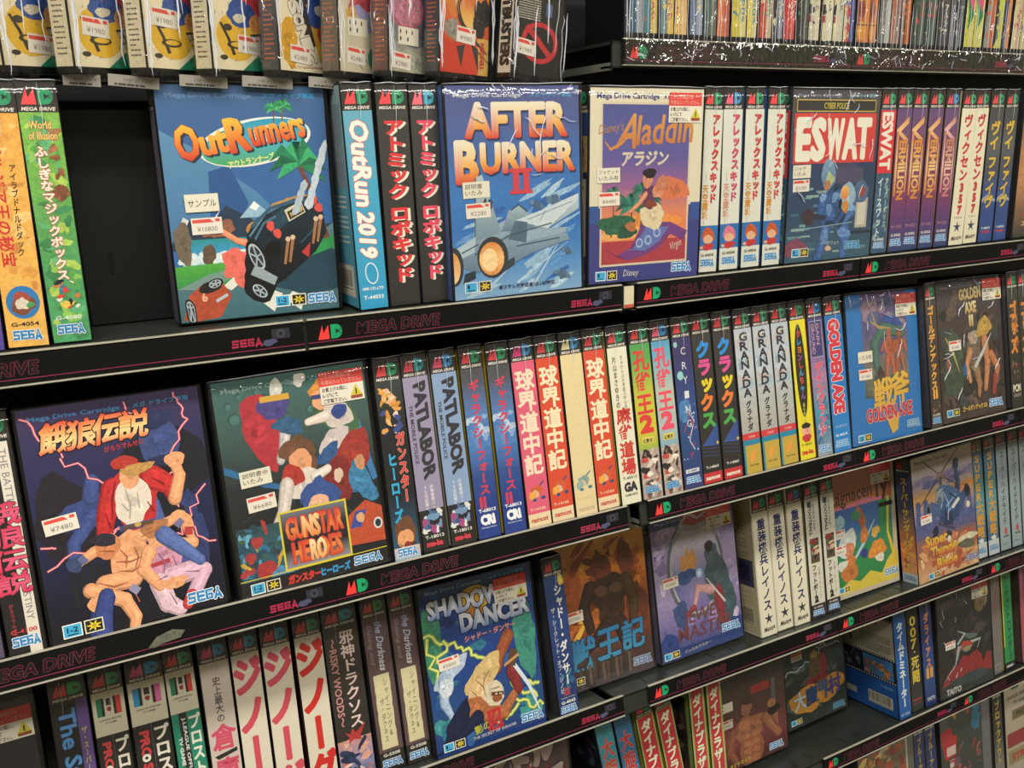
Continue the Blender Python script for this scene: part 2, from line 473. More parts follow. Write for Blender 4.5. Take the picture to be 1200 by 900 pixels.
@spine
def s_magic(c):
    c.rect(0, 0, 25, 176, ('#7fb04a', '#6fae4e', '#4f9a5c', '#4d9f68'), n=.3); header(c)
    busy(c, 1, 2, 24, 153, ['#5a9e4a', '#8abf58', '#3f8a58', '#a8c85a', '#5fae78', '#3d7f4c'], 70, 8, 2, 7, .3)
    busy(c, 14, 95, 24, 148, ['#7a4a30', '#8f5a3a', '#a2704a'], 12, 9, 2, 5, .4)
    c.h('World', 5, 146, 14, 5, '#e0c070', .04, out=('#5a3a1c', .04)); c.h('of Illusion', 4, 139, 18, 5, '#e0c070', .04, out=('#5a3a1c', .04))
    c.vt('ふしぎなマジックボックス', 10, 135, 8.4, 7.6, '#e9e2d2', .05, out=('#c43a34', .06), dx=.03)
    busy(c, 4, 24, 22, 44, ['#3a78a8', '#c84838', '#e0c050', '#20242c', '#dcdcd0', '#c87848'], 18, 12, 1.5, 3.6, .2)
    code(c, 'G-4080', 16, '#d8e8d0'); sega(c, 4, 6, 17, 6.5)
@spine
def s_run2019(c):
    c.rect(0, 0, 25, 176, ('#6aa3b4', '#3f9fc0', '#2f96c0'), n=.08); header(c)
    c.h('OutRun', 5, 150, 66, 15, '#efe9dc', .05, a=-90, out=('#cf4a50', .03), skew=.15)
    c.h('2019', 5, 79, 36, 14, '#efe9dc', .06, a=-90, out=('#cf4a50', .03), skew=.15)
    c.ell(12.5, 29, 5.8, 9, '#dbe6e6', a=8); c.z -= 0; c.ell(12.5, 29, 4.9, 8, '#2f96c0', a=8)
    c.h('SIMS CO.,LTD', 3, 15.5, 19, 2.2, '#e4ecec', .03); c.h('T-44033', 3.5, 8, 18, 3, '#e4ecec', .03)
@spine
def s_robo(c, red='#d4343a'):
    c.rect(0, 0, 25, 176, ('#3b3936', '#2c2a28'), n=.2); header(c)
    if red != '#d4343a': md_logo(c, 2.2, 161, 20.5, 10.5, '#e86a78', '#3a9fb8')
    for tx, top in (('アトミック', 150), ('ロボキッド', 82)):
        c.vt(tx, 12.6, top, 17.5, 12.6, red, .07, sh=('#e2dccb', 2.2, -.8))
@spine
def s_robo2(c): s_robo(c, '#df4660')
@spine
def s_alex(c, t='#c8403c', t2='#c98a34', hair='#b8562e', m='#e2484c', d='#2c9265'):
    c.rect(0, 0, 25, 176, '#cfd0c2', n=.06); header(c, m, d)
    c.vt('アレックス', 16.5, 153, 10.4, 10.8, t, .05, sh=('#7a2a28', .6, -.6)); c.vt('キッド', 15.5, 98, 10.4, 10, t, .05, sh=('#7a2a28', .6, -.6))
    c.rect(6, 88, 6.4, 97, '#55524a'); c.vt('天空魔城', 6.4, 86, 7.6, 8.4, t2, .05, out=('#5a3e1a', .03)); c.rect(5.6, 47, 6, 52, '#55524a')
    c.z += .01
    c.rect(0, 22, 25, 46, '#2b6aa8')
    c.blob(12.5, 36, 8.8, 7.5, hair, .25, .14, 5); c.blob(12.5, 32.5, 6, 4.6, '#d8a884', .1, .1, 6); c.blob(12.5, 25, 8, 3.4, '#b8343a', .2, .15, 7); c.blob(4, 24.5, 2.4, 1.6, '#d8a884', .1, .1, 8)
    code(c, 'G-4004', 15.5, '#33312c'); sega(c, 4, 6, 17, 6.5, edge='#b9cdd8')
@spine
def s_alexpink(c): s_alex(c, '#c85068', '#c59078', '#cc7088', '#e8627c', '#3a8fc0')
@spine
def s_eswat(c):
    c.rect(0, 0, 25, 176, '#3b5870', n=.3); header(c)
    busy(c, 1, 14, 24, 88, ['#46687c', '#2f4c68', '#6c9098', '#3a6074', '#86a49c'], 30, 4, 2, 5, .3)
    c.rect(0, 88, 25, 155, '#cc3a3e', n=.1)
    c.h('ESWAT', 4, 152, 60, 17, '#ded8c8', .05, a=-90)
    c.vt('イースワット', 8, 84, 9, 11, '#d5dede', .02); c.vt('サイバーポリス', 18.5, 84, 5.5, 8, '#c0c8b8', .02)
    code(c, 'G-4065', 14, '#d8e0dc'); sega(c, 4, 6, 17, 6)
@spine
def s_vermil(c, g=('#d0873c', '#e6bd80', '#c47a3c'), m='#e2484c', d='#2c9265'):
    c.rect(0, 0, 25, 176, ('#4f4672', '#6a4a70', '#7c4a62', '#803f5c', '#5a3a6c', '#35456e'), n=.2); header(c, m, d)
    c.poly([(1, 134), (21, 148), (21, 141), (8, 132), (21, 124), (21, 118), (2, 131)], g)
    c.rect(2.2, 62, 5.2, 132, g, n=.2); c.rect(20.4, 66, 22.6, 118, g, n=.2)
    c.h('ERMILION', 7.5, 122, 64, 11.5, g, .05, a=-90, out=('#4a2a30', .03))
    c.h('ヴァーミリオン', 3, 26, 18, 4, '#c08a90', .02); code(c, 'G-5502', 17, '#dcd8d0'); sega(c, 3.5, 7, 18, 7)
@spine
def s_vermil2(c): s_vermil(c, ('#b87860', '#e0b4a4', '#b8707c'), '#e2485c', '#3a8ec0')
@spine
def s_vixen(c):
    c.rect(0, 0, 25, 176, '#dcd6b8', n=.05); header(c)
    c.vt('ヴィクセン', 13.5, 150, 15, 15.2, '#b83440', .06); c.vt('357', 13.5, 74, 13, 13, '#b83440', .1)
    c.h('T-25153', 5, 31, 14, 2, '#45413a', .02); star(c, 12.5, 21, 7.5, '#2f3f5c'); c.h('Masaya', 4, 5, 18, 5, '#26241f', .02, a=6, skew=.3)
@spine
def s_vfive(c):
    c.rect(0, 0, 25, 176, ('#4b4d4c', '#45484a', '#5a5e60', '#4a5058', '#3a5288', '#2f4a80', '#34508a'), n=.3); header(c)
    c.poly([(0, 52), (10, 57), (25, 50), (25, 47), (8, 51), (0, 47)], '#9aa0a8', .3)
    c.vt('ヴイ', 12.5, 142, 17, 17, '#d0b048', .06, out=('#2c2a20', .03)); c.vt('ファイヴ', 12, 102, 16, 15.5, '#d0b048', .06, out=('#2c2a20', .03))
    c.h('T-48073', 4, 15, 16, 2.4, '#d8dcdc', .03); c.h('TENGEN', 4, 10, 16, 3, '#c04048', .05)
@spine
def s_battle(c):
    c.rect(0, 0, 25, 176, '#161518', n=.1); header(c)
    c.rect(14, 0, 22.5, 155, '#d8d2c2')
    c.h('THE BATTLE', 15.6, 150, 44, 5, '#76747a', .0, a=-90); c.h('OF DESTINY', 15.6, 66, 42, 5, '#76747a', .0, a=-90)
    for i, ch in enumerate('餓狼伝説'): c.vt(ch, 11, 108 - i * 17 + 4, 25, 17, ('#c82a50', '#e05a7c', '#c82a50'), .05, out=('#17151a', .08))
    c.vt('がろうでんせつ', 6, 38, 3.2, 3.6, '#a83040', .02)
    c.h('G-4100', 3, 15.5, 18, 3, '#c0343a', .04); sega(c, 3.5, 6, 18, 7)
@spine
def s_guns(c):
    c.rect(0, 0, 25, 176, ('#3a4440', '#1c1d1f', '#1a1c20', '#2a5a78'), n=.2); header(c)
    busy(c, 2, 112, 22, 150, ['#d89a48', '#e0b070', '#3a4a88', '#d8c8b8', '#e0a880', '#c88838'], 22, 5, 2.5, 6, .2)
    c.vt('ガンスター', 18, 112, 9, 12.5, '#cf3c38', .07, out=('#e8dccc', .025)); c.vt('ヒーローズ', 8.2, 95, 9, 12.5, '#2fa0cc', .07)
    c.blob(13, 22, 11, 15, '#6a4430', .35, .2, 3); c.blob(12, 18, 8, 8.5, '#d89a68', .15, .12, 4); c.blob(14, 12, 4, 3.4, '#a83830', .2, .15, 5)
    c.rect(0, 0, 25, 11, ('#c8b0ac', '#9ab0c0'), n=.2); c.h('G-4100', 4, 11.5, 17, 2.8, '#2c2a28', .03); sega(c, 3.5, 3, 18, 7)
def _pat(c, bg, m, d):
    c.rect(0, 0, 25, 176, bg, n=.05); header(c, m, d)
    c.h('PATLABOR', 10, 149, 84, 11.5, '#2f2e36', .07, a=-90, skew=-.25); c.h('THE MOBILE POLICE', 3, 132, 52, 3.4, '#2f2e36', .03, a=-90)
    c.vt('機動警察パトレイバー', 15.5, 60, 3.6, 3.7, '#d8d4d4', .01); c.vt('98式起動せよ！', 9, 60, 3.6, 3.9, '#d8d4d4', .01)
    c.rect(0, 0, 25, 38, '#23222a')
    busy(c, 1, 17, 24, 37, ['#d0d2cc', '#48688f', '#dcdcd4', '#34507a', '#a0467a', '#6d8fb0'], 20, 7, 2.5, 6, .15)
    c.rect(0, 0, 25, 16, '#23211f'); c.h('T-18013', 3, 12, 19, 2.8, '#d8d6ce', .03); c.h('ma-ba', 4, 5, 16, 4.6, '#c83c48', .09)
@spine
def s_pat1(c): _pat(c, '#918aa4', '#d85060', '#2a9a9c')
@spine
def s_pat2(c): _pat(c, '#8199ba', '#d85070', '#2c86c0')
@spine
def s_galaxy(c):
    c.rect(0, 0, 25, 176, ('#3e3e3f', '#4a4a50', '#5274a8', '#4c7ab4', '#2c4a88', '#203a80', '#233c84'), n=.2); header(c)
    busy(c, 1, 85, 24, 114, ['#7f9cc4', '#5c82b8', '#a8bcd0', '#4a72ac'], 22, 3, 3, 7, .3)
    c.vt('ギャラクシーフォース', 12.5, 146, 12, 10.6, '#c43850', .05); c.vt('Ⅱ', 12.5, 40, 16, 13, '#c43850', .08)
    c.h('T-68013', 3, 24.5, 19, 3, '#e0e2e4', .04); c.h('CRI', 5, 13, 15, 8.5, '#e6e8e8', .09, skew=-.1); c.h('CSK Research Institute', 4, 9.4, 17, 1.4, '#c8d0dc', .02)
def _ky(c, bg, ink, m, d, full=True):
    c.rect(0, 0, 25, 176, bg, n=.07); header(c, m, d)
    if full:
        for i, ch in enumerate('球界道中記'): c.vt(ch, 12.6, 149 - i * 20, 21, 20, ink, .07)
    o = ('#c85a34', '#2c4a78', '#e0a044', '#d8b090') if full else ('#7f9a98', '#4a7088', '#8aa4a0', '#c4b898')
    c.line([(8, 32), (21, 42)], [2.5, 1.2], o[1]); c.blob(12.5, 34, 7, 4.5, o[0], .2, .2, 3); c.blob(11, 31, 4, 3.4, o[3], .2, .2, 5); c.blob(7, 30, 4, 4, o[2], .2, .2, 4); c.ell(19, 26.5, 2.6, 1.6, o[1]); c.ell(9, 25.5, 2.4, 1.4, o[1])
    c.rect(0, 0, 25, 12.5, '#dcc8a0' if full else '#d8c49a'); c.h('T-14103', 3, 15.5, 17, 2.4, '#e8c8a8' if full else '#c8b890', .04); c.h('namcot', 3, 4.5, 19, 3.6, '#b4403c' if full else '#b8a080', .06)
@spine
def s_kypink(c): _ky(c, '#d25a74', '#ead2b8', '#d8407c', '#2c86c0')
@spine
def s_kyred(c): _ky(c, '#cc4a30', '#e8d8b4', '#d8484c', '#2c9265')
@spine
def s_kycream(c): _ky(c, '#d8c696', '#d8c696', '#d8cfa0', '#2c86c0', False)
@spine
def s_mahj(c):
    c.rect(0, 0, 25, 176, '#d9d6bc', n=.05); header(c)
    c.vt('片山まさゆきの', 7.5, 148, 5.5, 7.4, '#38352f', .03); c.vt('ぎゅわんぶらあ自己中心派', 17, 148, 4, 4.4, '#5a564c', .02)
    for i, ch in enumerate('麻雀道場'): c.vt(ch, 13, 97 - i * 17, 19, 17, '#c03832', .07)
    c.h('T-45013', 4, 25, 18, 2.6, '#38352f', .03); c.h('GA', 5, 13, 16, 8.5, '#34303c', .09); c.h('GAME ARTS', 5, 8, 16, 2.2, '#38352f', .03)
def _kuj(c, stops, ink, m, d):
    c.rect(0, 0, 25, 176, stops, n=.1); header(c, m, d)
    for i, ch in enumerate('孔雀王'): c.vt(ch, 12.5, 151 - i * 22, 21, 22, ink, .07)
    c.h('2', 5, 68, 15, 16, ink, .09)
    c.rect(5, 56, 20, 62.5, '#d8c860'); c.h('幻影城', 6, 57, 13, 4, '#24221e', .04)
    c.rect(0, 0, 25, 50, '#a89a90', n=.3)
    busy(c, 1, 2, 24, 49, ['#2e2828', '#c8b0a0', '#d8c8b8', '#8a6a60', '#b84840', '#e0d4c8', '#5a4a48'], 34, 6, 2, 6, .3)
    code(c, 'G-4017', 16, '#33302c'); sega(c, 3.5, 6, 17, 6.5, edge='#a8c0d0')
@spine
def s_kujg(c): _kuj(c, ('#3a8a5a', '#5aa050', '#b8b840', '#c8bc3c', '#5a9a4c', '#3a8458'), '#cf3e38', '#d8484c', '#2c9265')
@spine
def s_kujb(c): _kuj(c, ('#2c80b8', '#6aa4b8', '#b0b8a8', '#a8b4b0', '#4a98b0', '#2f88a8'), '#dc5064', '#e0607c', '#2c86c0')
@spine
def s_cry(c):
    c.rect(0, 0, 25, 176, ('#39335a', '#3a3764', '#2f4a80', '#2c4878', '#34386c'), n=.15); header(c)
    R = random.Random(2)
    for k in range(12): c.ell(R.uniform(2, 23), R.uniform(30, 90), R.uniform(.5, 1.3), R.uniform(.5, 1.3), '#9fc4d0')
    c.ell(4, 150, 2.5, 3, '#8fbcb8'); c.ell(7, 118, 4, 4.6, '#8fc4c0'); c.blob(9, 82, 8, 12, '#4a7cac', .3, .2, 4); c.line([(10, 85), (20, 70), (12, 50), (18, 40)], 1, '#c8d4dc'); c.line([(6, 60), (16, 78), (20, 60)], .8, '#c84858')
    for i, ch in enumerate('CRYING'): c.h(ch, 10.5, 139 - i * 15, 6, 7.5, '#d0d4d4', .0, a=0)
    for i, ch in enumerate('クライング'): c.vt(ch, 13 + (i % 2) * 4, 82 - i * 11, 6, 7, '#a83c58', .02)
    c.rect(3, 16.5, 21, 20.5, '#d4d8d8'); c.h('G-4087', 5, 17.3, 14, 2.4, '#34386c', .03); sega(c, 3.5, 6, 18, 6.5)
@spine
def s_klax(c):
    c.rect(0, 0, 25, 176, ('#3a3835', '#2b2927'), n=.2); header(c)
    c.vt('クラックス', 13.5, 150, 19, 18.5, '', .08, cols=['#2c86cc', '#d0508c', '#dcc42c', '#dc7834', '#4ca04c'])
    c.poly([(2, 40), (24, 62), (24, 38)], '#2f4888', .2)
    for k in range(5): c.line([(2 + k * 3, 40), (24, 60 - k * 5)], .3, '#6078b0'); c.z -= c.STEP
    c.z += .02
    for k in range(3): c.line([(2, 38 - k * 4), (24, 35 - k * 4)], .5, '#3a5080')
    c.ell(22.5, 41, 1.6, 1.6, '#d0b030'); c.h('T-14063', 4, 15.5, 17, 2.6, '#d8d6ce', .03)
    c.rect(0, 0, 25, 11, '#b83434'); c.h('namcot', 3, 3.6, 19, 3.4, '#e4dccc', .06)
@spine
def s_gran(c):
    c.rect(0, 0, 25, 176, ('#a9b2b8', '#b4bcc0', '#a8a89e', '#8f9090'), n=.12); header(c)
    busy(c, 2, 92, 23, 150, ['#98b0bc', '#c0bcb0', '#b8a8a0', '#8ca0b0', '#b8c0c4'], 30, 8, 3, 6, .15)
    for i, ch in enumerate('GRANADA'): c.h(ch, 7, 143.5 - i * 10, 11, 8.6, '#33323a', .05)
    c.vt('グラナダ', 12.5, 79, 8, 8.2, '#33323a', .05, dx=.02)
    c.rect(0, 37, 25, 44, '#c43c40'); c.h('T-25023', 8, 39, 10, 2.4, '#e0a8a4', .03); c.rect(0, 0, 25, 37, '#2c7f98'); c.rect(2.5, 0, 25, 31, '#b59c44', n=.08)
    c.poly([(8, 12), (14, 14), (20, 30), (14, 22), (15, 27), (9, 20)], '#dc9440'); c.h('WOLF TEAM', 7, 8, 13, 2, '#4a4024', .03)
@spine
def s_shin(c):
    c.rect(0, 0, 25, 176, '#d8cc30', n=.06); header(c)
    c.ell(12.5, 100, 8.5, 52, '#2f2b22', k=30)
    c.vt('クレヨンしんちゃん', 12.5, 145, 8, 8.6, '', .04, cols=['#cf4a40', '#3c94b8', '#d07a34', '#a85898', '#c84848', '#4a98c0', '#c85c38', '#4c90b4', '#8c5ca0'])
    c.vt('嵐を呼ぶ園児', 12.5, 64, 4, 5, '#b8b048', .02)
    c.blob(13, 33, 8, 8, '#dca088', .1, .12, 5); c.blob(13, 38, 7, 3.4, '#2e2824', .1, .15, 6); c.blob(13, 24, 7, 5, '#b8383c', .15, .2, 8)
    c.h('T-18033', 3, 15.5, 17, 2.6, '#38341c', .03); c.h('ma-ba', 3.5, 6, 18, 5, '#c0402c', .09)
@spine
def s_gain(c):
    c.rect(0, 0, 25, 176, ('#46406c', '#4a4474', '#7c6490', '#9c7c9c', '#5c88a0', '#4a7c98', '#8c98a4'), n=.35); header(c, '#e05064', '#2c86c0')
    c.rect(2, 112, 23, 153, '#a8a0b8'); c.rect(2.8, 112.8, 22.2, 152.2, '#464070')
    c.h('GAIN', 13, 150, 24, 5, '#b890a0', .02, a=-90); c.h('GROUND', 5, 150, 34, 5, '#b890a0', .02, a=-90)
    busy(c, 1, 15, 24, 70, ['#4c8ca4', '#7cacb8', '#5a6c98', '#c8a8b0', '#3c6888'], 26, 4, 2, 6, .3)
    c.vt('ゲイングランド', 12.5, 107, 13, 12, '#d44c64', .07, out=('#e8c8cc', .02)); sega(c, 3.5, 5, 18, 7)
@spine
def s_gaxe(c):
    c.rect(0, 0, 25, 176, ('#2f6aa4', '#2872b4', '#2f7cbc'), n=.05); header(c)
    c.h('GOLDEN AXE', 5, 151, 106, 14.5, '#c83a48', .08, a=-90, out=('#dcd4cc', .05))
    c.h('ゴールデンアックス', 4, 28, 17, 3, '#b8ccd8', .02); code(c, 'G-4019', 18, '#d8e4ec'); sega(c, 3.5, 6, 18, 7, ink='#4f94c4', edge='#c4d4dc')
@spine
def s_gaxe2(c):
    c.rect(0, 0, 25, 176, ('#4c453c', '#403834', '#3c322e'), n=.25); header(c)
    c.vt('ゴールデンアックス', 11.5, 150, 15, 11.4, '#d09c4c', .07, out=('#3a2a20', .04)); c.h('Ⅱ', 8, 37, 9, 10, '#dca040', .09)
    busy(c, 3, 19, 23, 32, ['#8c7450', '#6c5440', '#a89070'], 9, 4, 1, 3, .3); code(c, 'G-4082', 15, '#c8c4b4'); sega(c, 3.5, 6, 18, 7, edge='#b4c4cc')
@spine
def s_gods(c):
    c.rect(0, 0, 25, 176, ('#3c3e3a', '#34322e', '#2c2b28'), n=.35); header(c)
    busy(c, 8, 80, 24, 130, ['#9c6c48', '#7c5440', '#c08c58'], 12, 5, 2, 6, .3)
    c.vt('ゴッズ', 12, 140, 17, 23, '#cc8034', .08)
    busy(c, 2, 38, 22, 62, ['#6c3c30', '#8c5c48', '#4c3430', '#a08070'], 14, 5, 1, 4, .3)
    c.h('PCM', 4, 22, 17, 9, '#cfc8b0', .05); c.h('COMPLETE', 4, 15, 17, 4, '#8c887c', .05)
@spine
def s_sdan(c):
    c.rect(0, 0, 25, 176, ('#26406c', '#243e74', '#20386c', '#1f3564'), n=.25); header(c)
    c.blob(21, 150, 4, 6, '#c8b048', .4, .3, 5); busy(c, 2, 26, 24, 50, ['#2f5c84', '#3c7c84', '#284878'], 10, 4, 3, 6, .3)
    c.vt('シャドー・ダンサー', 16, 146, 10, 12.4, '#d8d8d2', .05, dx=-.01); c.vt('ザ・シークレット・オブ・シノビ', 7, 122, 5.5, 6.4, '#b8bcc4', .03)
    c.vt('忍', 12, 32, 9, 9, '#b83c3c', .06); c.h('THE SECRET OF SHINOBI', 3, 20, 19, 1.6, '#a8b0bc', .02); c.h('G-4043', 3.5, 14.5, 18, 3.2, '#dcdcd4', .05); sega(c, 3, 5, 19, 7)
@spine
def s_ley(c):
    c.rect(0, 0, 25, 176, '#cfcab2', n=.04); header(c)
    c.vt('重装機兵レイノス', 13, 148, 14, 14.6, '#282a58', .06); star(c, 13, 21, 8, '#33333a'); c.h('Masaya', 4, 5, 18, 5.5, '#2a2622', .03, a=6, skew=.3)
@spine
def s_ley2(c): s_ley(c); md_logo(c, 2.2, 161, 20.5, 10.5, '#d04868', '#2c7aa8')
@spine
def s_foot(c):
    c.rect(0, 0, 25, 176, '#c8c6b4', n=.05); header(c)
    c.h('II FOOTBALL', 6, 152, 44, 5, '#2c3448', .05, a=-90); c.h('SPORTS TALK', 13.5, 148, 34, 3.4, '#4c4c50', .03, a=-90); c.rect(4.5, 145, 11.5, 152, '#33405c')
    c.rect(5, 72, 21, 104, '#54483c', n=.3); busy(c, 5.5, 72, 20.5, 104, ['#8c2c30', '#c8a888', '#2c2824', '#9c9488', '#3c6440'], 16, 3, 2, 5, .2)
    c.vt('フットボール', 9.5, 70, 8, 8.4, '#2a2824', .05); c.h('2', 7, 21, 6, 8, '#2a2824', .1); c.vt('スポーツトーク', 18, 66, 4, 6, '#7c786c', .02)
    c.rect(0, 0, 25, 18, '#24232a'); code(c, 'G-4066', 13, '#c0c0bc'); sega(c, 3, 4, 19, 6.5)
@spine
def s_sdai(c):
    c.rect(0, 0, 25, 176, ('#3c6284', '#3f6c88', '#50848c', '#5c8c94', '#3f6480', '#44607c'), n=.2); header(c, '#b84038', '#4c5c50')
    for i, ch in enumerate('SUPER'): c.h(ch, 8, 141 - i * 14, 9.5, 10.5, '#cf9a3c', .06)
    for i, ch in enumerate('大戦略'): c.vt(ch, 13.5, 83 - i * 18, 17, 18, '#c89034', .07)
    c.rect(0, 0, 25, 22, '#b4bcbc', n=.1); c.blob(13, 25, 7, 3, '#c4c8c0', .2, .3, 3); sega(c, 3, 7, 19, 7, ink='#5c8cb4', edge='#8fa8b8')
@spine
def s_hyd(c):
    c.rect(0, 0, 25, 176, '#88989a', n=.08); header(c, '#b84038', '#4c5c50')
    c.vt('スーパーハイドライド', 13, 148, 10, 11, '#2c3440', .03); c.blob(14, 28, 3.4, 5, '#b83c40', .1, .3, 3); c.h('Asmik', 7, 19, 14, 3, '#2c2c34', .04, skew=.3); c.h('T-46013', 5, 8, 14, 2, '#4c5458', .03)
@spine
def s_super(c):
    c.rect(0, 0, 25, 176, '#17171a', n=.1); c.rect(17, 0, 25, 158, '#5c4884', n=.05); header(c, '#d8403c', '#2a9a48')
    c.h('The Super', 5, 150, 92, 11, '#4f8cc8', .03, a=-90, out=('#1c3454', .04)); c.vt('ザ・スーパー忍', 20.5, 132, 4.4, 6.6, '#b8b43c', .02)
def _ps(c, m, d, l, r_, main, alt):
    c.rect(0, 0, 25, 176, '#c9c4ac', n=.05); header(c, m, d)
    c.rect(3, 135, 9, 151, '#1f1e1c'); c.rect(3, 135, 7, 151, l); c.rect(16, 135, 22, 151, '#1f1e1c'); c.rect(18, 135, 22, 151, r_)
    c.rect(10.6, 141, 14.4, 150, '#2c2a28'); c.ell(12.3, 141, 3, 3, '#c8c4b4'); c.blob(12.5, 140.6, 2, 2, '#8c2c2c', .1, .2, 3)
    c.h('J.LEAGUE OFFICIAL', 4, 131, 17, 1.5, '#38352f', .03); c.h('TV GAME', 8, 128, 9, 1.5, '#38352f', .03)
    c.rect(0, 0, 25, 118, main)
    if alt:
        c.rect(6, 0, 13, 118, '#22211f'); c.h('J.LEAGUE OFFICIAL', 9, 113, 62, 2.8, '#d8dcd4', .03, a=-90); c.h('TV GAME', 3.6, 96, 26, 3, '#d8dcd4', .04, a=-90)
        c.vt('プロストライカー', 19, 115, 11, 14.6, '#dcdccc', .05)
    else:
        c.rect(12, 0, 12.6, 118, '#4a4844'); c.h('PRO STRIKER', 4, 112, 78, 6, '#c23c40', .07, a=-90); c.ell(6.5, 88, 3, 3.6, '#d8d4c4'); c.ell(6.5, 88, 1.2, 1.4, '#22211f')
        c.vt('プロストライカー', 18.5, 115, 11, 14.6, '#d8d4c4', .05)
@spine
def s_ps1(c): _ps(c, '#d03c3c', '#2a8a58', '#1f7858', '#c43c38', '#201f1e', False)
@spine
def s_ps2(c): _ps(c, '#d0487c', '#2c86b4', '#2488b8', '#cc6494', '#201f1e', False)
@spine
def s_ps3(c): _ps(c, '#d03c3c', '#2a8a58', '#1f7858', '#c43c38', '#1f8064', True)
@spine
def s_soko(c):
    c.rect(0, 0, 25, 176, '#c4b8ac', n=.05); header(c, '#d0486c', '#2c86b4')
    c.vt('史上最大の', 12.5, 143, 7.4, 8.6, '#38342f', .02)
    for i, ch in enumerate('倉庫番'):
        c.vt(ch, 13, 99 - i * 31, 22, 25, '#c84c64', .06); c.poly([(3, 70 - i * 31), (23, 74 - i * 31), (23, 70.5 - i * 31), (6, 66.5 - i * 31)], '#24221f')
@spine
def s_zino(c, ink='#c84a5c'):
    c.rect(0, 0, 25, 176, '#d4ccb8', n=.04); header(c, '#cc4448', '#2c86a8')
    for i, ch in enumerate('ジノーグ'): c.vt(ch, 12.5, 154 - i * 37, 27, 37, ink, .075)
@spine
def s_zinor(c): s_zino(c, '#c42a24'); md_logo(c, 2.2, 161, 20.5, 10.5, '#d03c3c', '#2a8a58')
@spine
def s_risky(c):
    c.rect(0, 0, 25, 176, ('#38342f', '#262421'), n=.2); header(c, '#c83c48', '#2c8c9c')
    c.vt('邪神ドラクソス', 16, 152, 11, 14, '#d8ccc4', .02, sh=('#a8605c', .4, -.4)); c.h('〜RISKY WOODS〜', 3, 146, 88, 5, '#c88c88', .02, a=-90)
    c.rect(0, 0, 25, 44, ('#c08c80', '#8c8cb0', '#3a4468'), n=.3)
    busy(c, 1, 1, 24, 44, ['#d09c88', '#283458', '#4858a0', '#e0c0b0', '#1f2844', '#3c78a0', '#b87068'], 30, 4, 2, 7, .3)
    c.poly([(6, 52), (10, 49), (12, 54), (14, 49), (22, 57), (17, 45), (18, 41), (12, 43), (8, 40), (9, 46)], '#b03434', .3)
@spine
def s_shin2(c):
    c.rect(0, 0, 25, 176, '#5b4648', n=.15); header(c, '#c8443c', '#2c8a50')
    c.h('Shining and', 4, 150, 40, 4, '#8c7c80', .01, a=-90, skew=.3); c.h('the Darkness', 12, 152, 50, 7, ('#8c9cc4', '#d4d0d4'), .02, a=-90, skew=.3)
    R = random.Random(3); L = [(4.5, 98 - 0)] ; p = [(5, 100 - 0)]
    a = [(4 + R.uniform(-.4, .4), 22 + k * 76 / 14) for k in range(15)]; b = [(20 + R.uniform(-.4, .4), 98 - k * 76 / 14) for k in range(15)]
    c.poly(a[::-1] + b[::-1] if False else [(x, y) for x, y in a] + [(x, y) for x, y in b], '#cdc59c', .06)
    c.vt('シャイニング&', 15, 94, 5, 8.6, '#24221c', .0); c.vt('ザ・ダクネス', 9.5, 74, 5, 7.6, '#24221c', .0)
    c.rect(0, 0, 25, 19, '#242220'); c.h('G-5508', 4, 14.5, 17, 3, '#c8c8b8', .05); sega(c, 3, 4, 19, 7)
def _tai(c, bg, ink):
    c.rect(0, 0, 25, 176, bg, n=.1); header(c); c.rect(0, 155, 25, 176, bg, n=.2)
    c.vt('大旋風', 12.5, 146, 19, 28, ink, .06, out=('#d8b8ac', .03))
@spine
def s_taia(c): _tai(c, '#3f8a9c', '#c4483c')
@spine
def s_taib(c): _tai(c, '#2f6c94', '#b83430')
@spine
def s_dyna(c, edge='#8fa050'):
    c.rect(0, 0, 25, 176, edge); header(c); c.rect(2, 0, 23, 155, '#b42c38', n=.05)
    c.vt('ダイナブラザーズ', 12.5, 150, 15, 17, '#d8d8bc', .05, out=('#6c8c50', .025))
@spine
def s_dyng(c):
    c.rect(0, 0, 25, 176, '#9aa660'); c.rect(3, 0, 22, 166, '#b4343a', n=.05)
    c.vt('ダイナブラザーズ', 12.5, 158, 15, 17, '#d8d8bc', .05, out=('#6c8c50', .025))
@spine
def s_time(c):
    c.rect(0, 0, 25, 176, '#22589c', n=.1); c.vt('タイムドミネーター', 13, 152, 14, 15, '#c8d0d0', .07); c.h('VIC TOKAI', 3, 4, 19, 4, '#a8b8c8', .03)
@spine
def s_bond(c):
    c.rect(0, 0, 25, 176, ('#24242a', '#28282a', '#3c3c3a'), n=.1)
    for i, ch in enumerate('007'): c.h(ch, 6, 136 - i * 18, 13, 15, '#c4b040', .03)
    c.ell(13, 94, 1.5, 1.5, '#c4b040')
    for i, ch in enumerate('死闘'): c.vt(ch, 13, 88 - i * 22, 18, 22, '#c4b040', .05)
    c.rect(3, 17, 22, 19, '#b03c3c'); c.rect(3, 12, 22, 13, '#8c3434')
@spine
def s_dar2(c):
    c.rect(0, 0, 25, 176, ('#22305c', '#24346c', '#2c4c80', '#26386c'), n=.1); c.vt('ダライアス', 13, 150, 12, 18, '#cc8450', .05); c.h('Ⅱ', 7, 46, 13, 14, '#cc9850', .1); c.h('TAITO', 4, 9, 18, 5, '#b8bcc4', .06)
@spine
def s_grey(c):
    c.rect(0, 0, 25, 176, '#74706e', n=.08); c.vt('マエルンク', 11, 148, 10, 12, '#a8484c', .04); c.rect(4, 6, 21, 16, '#a09c94'); c.rect(5, 7, 20, 15, '#74706e')
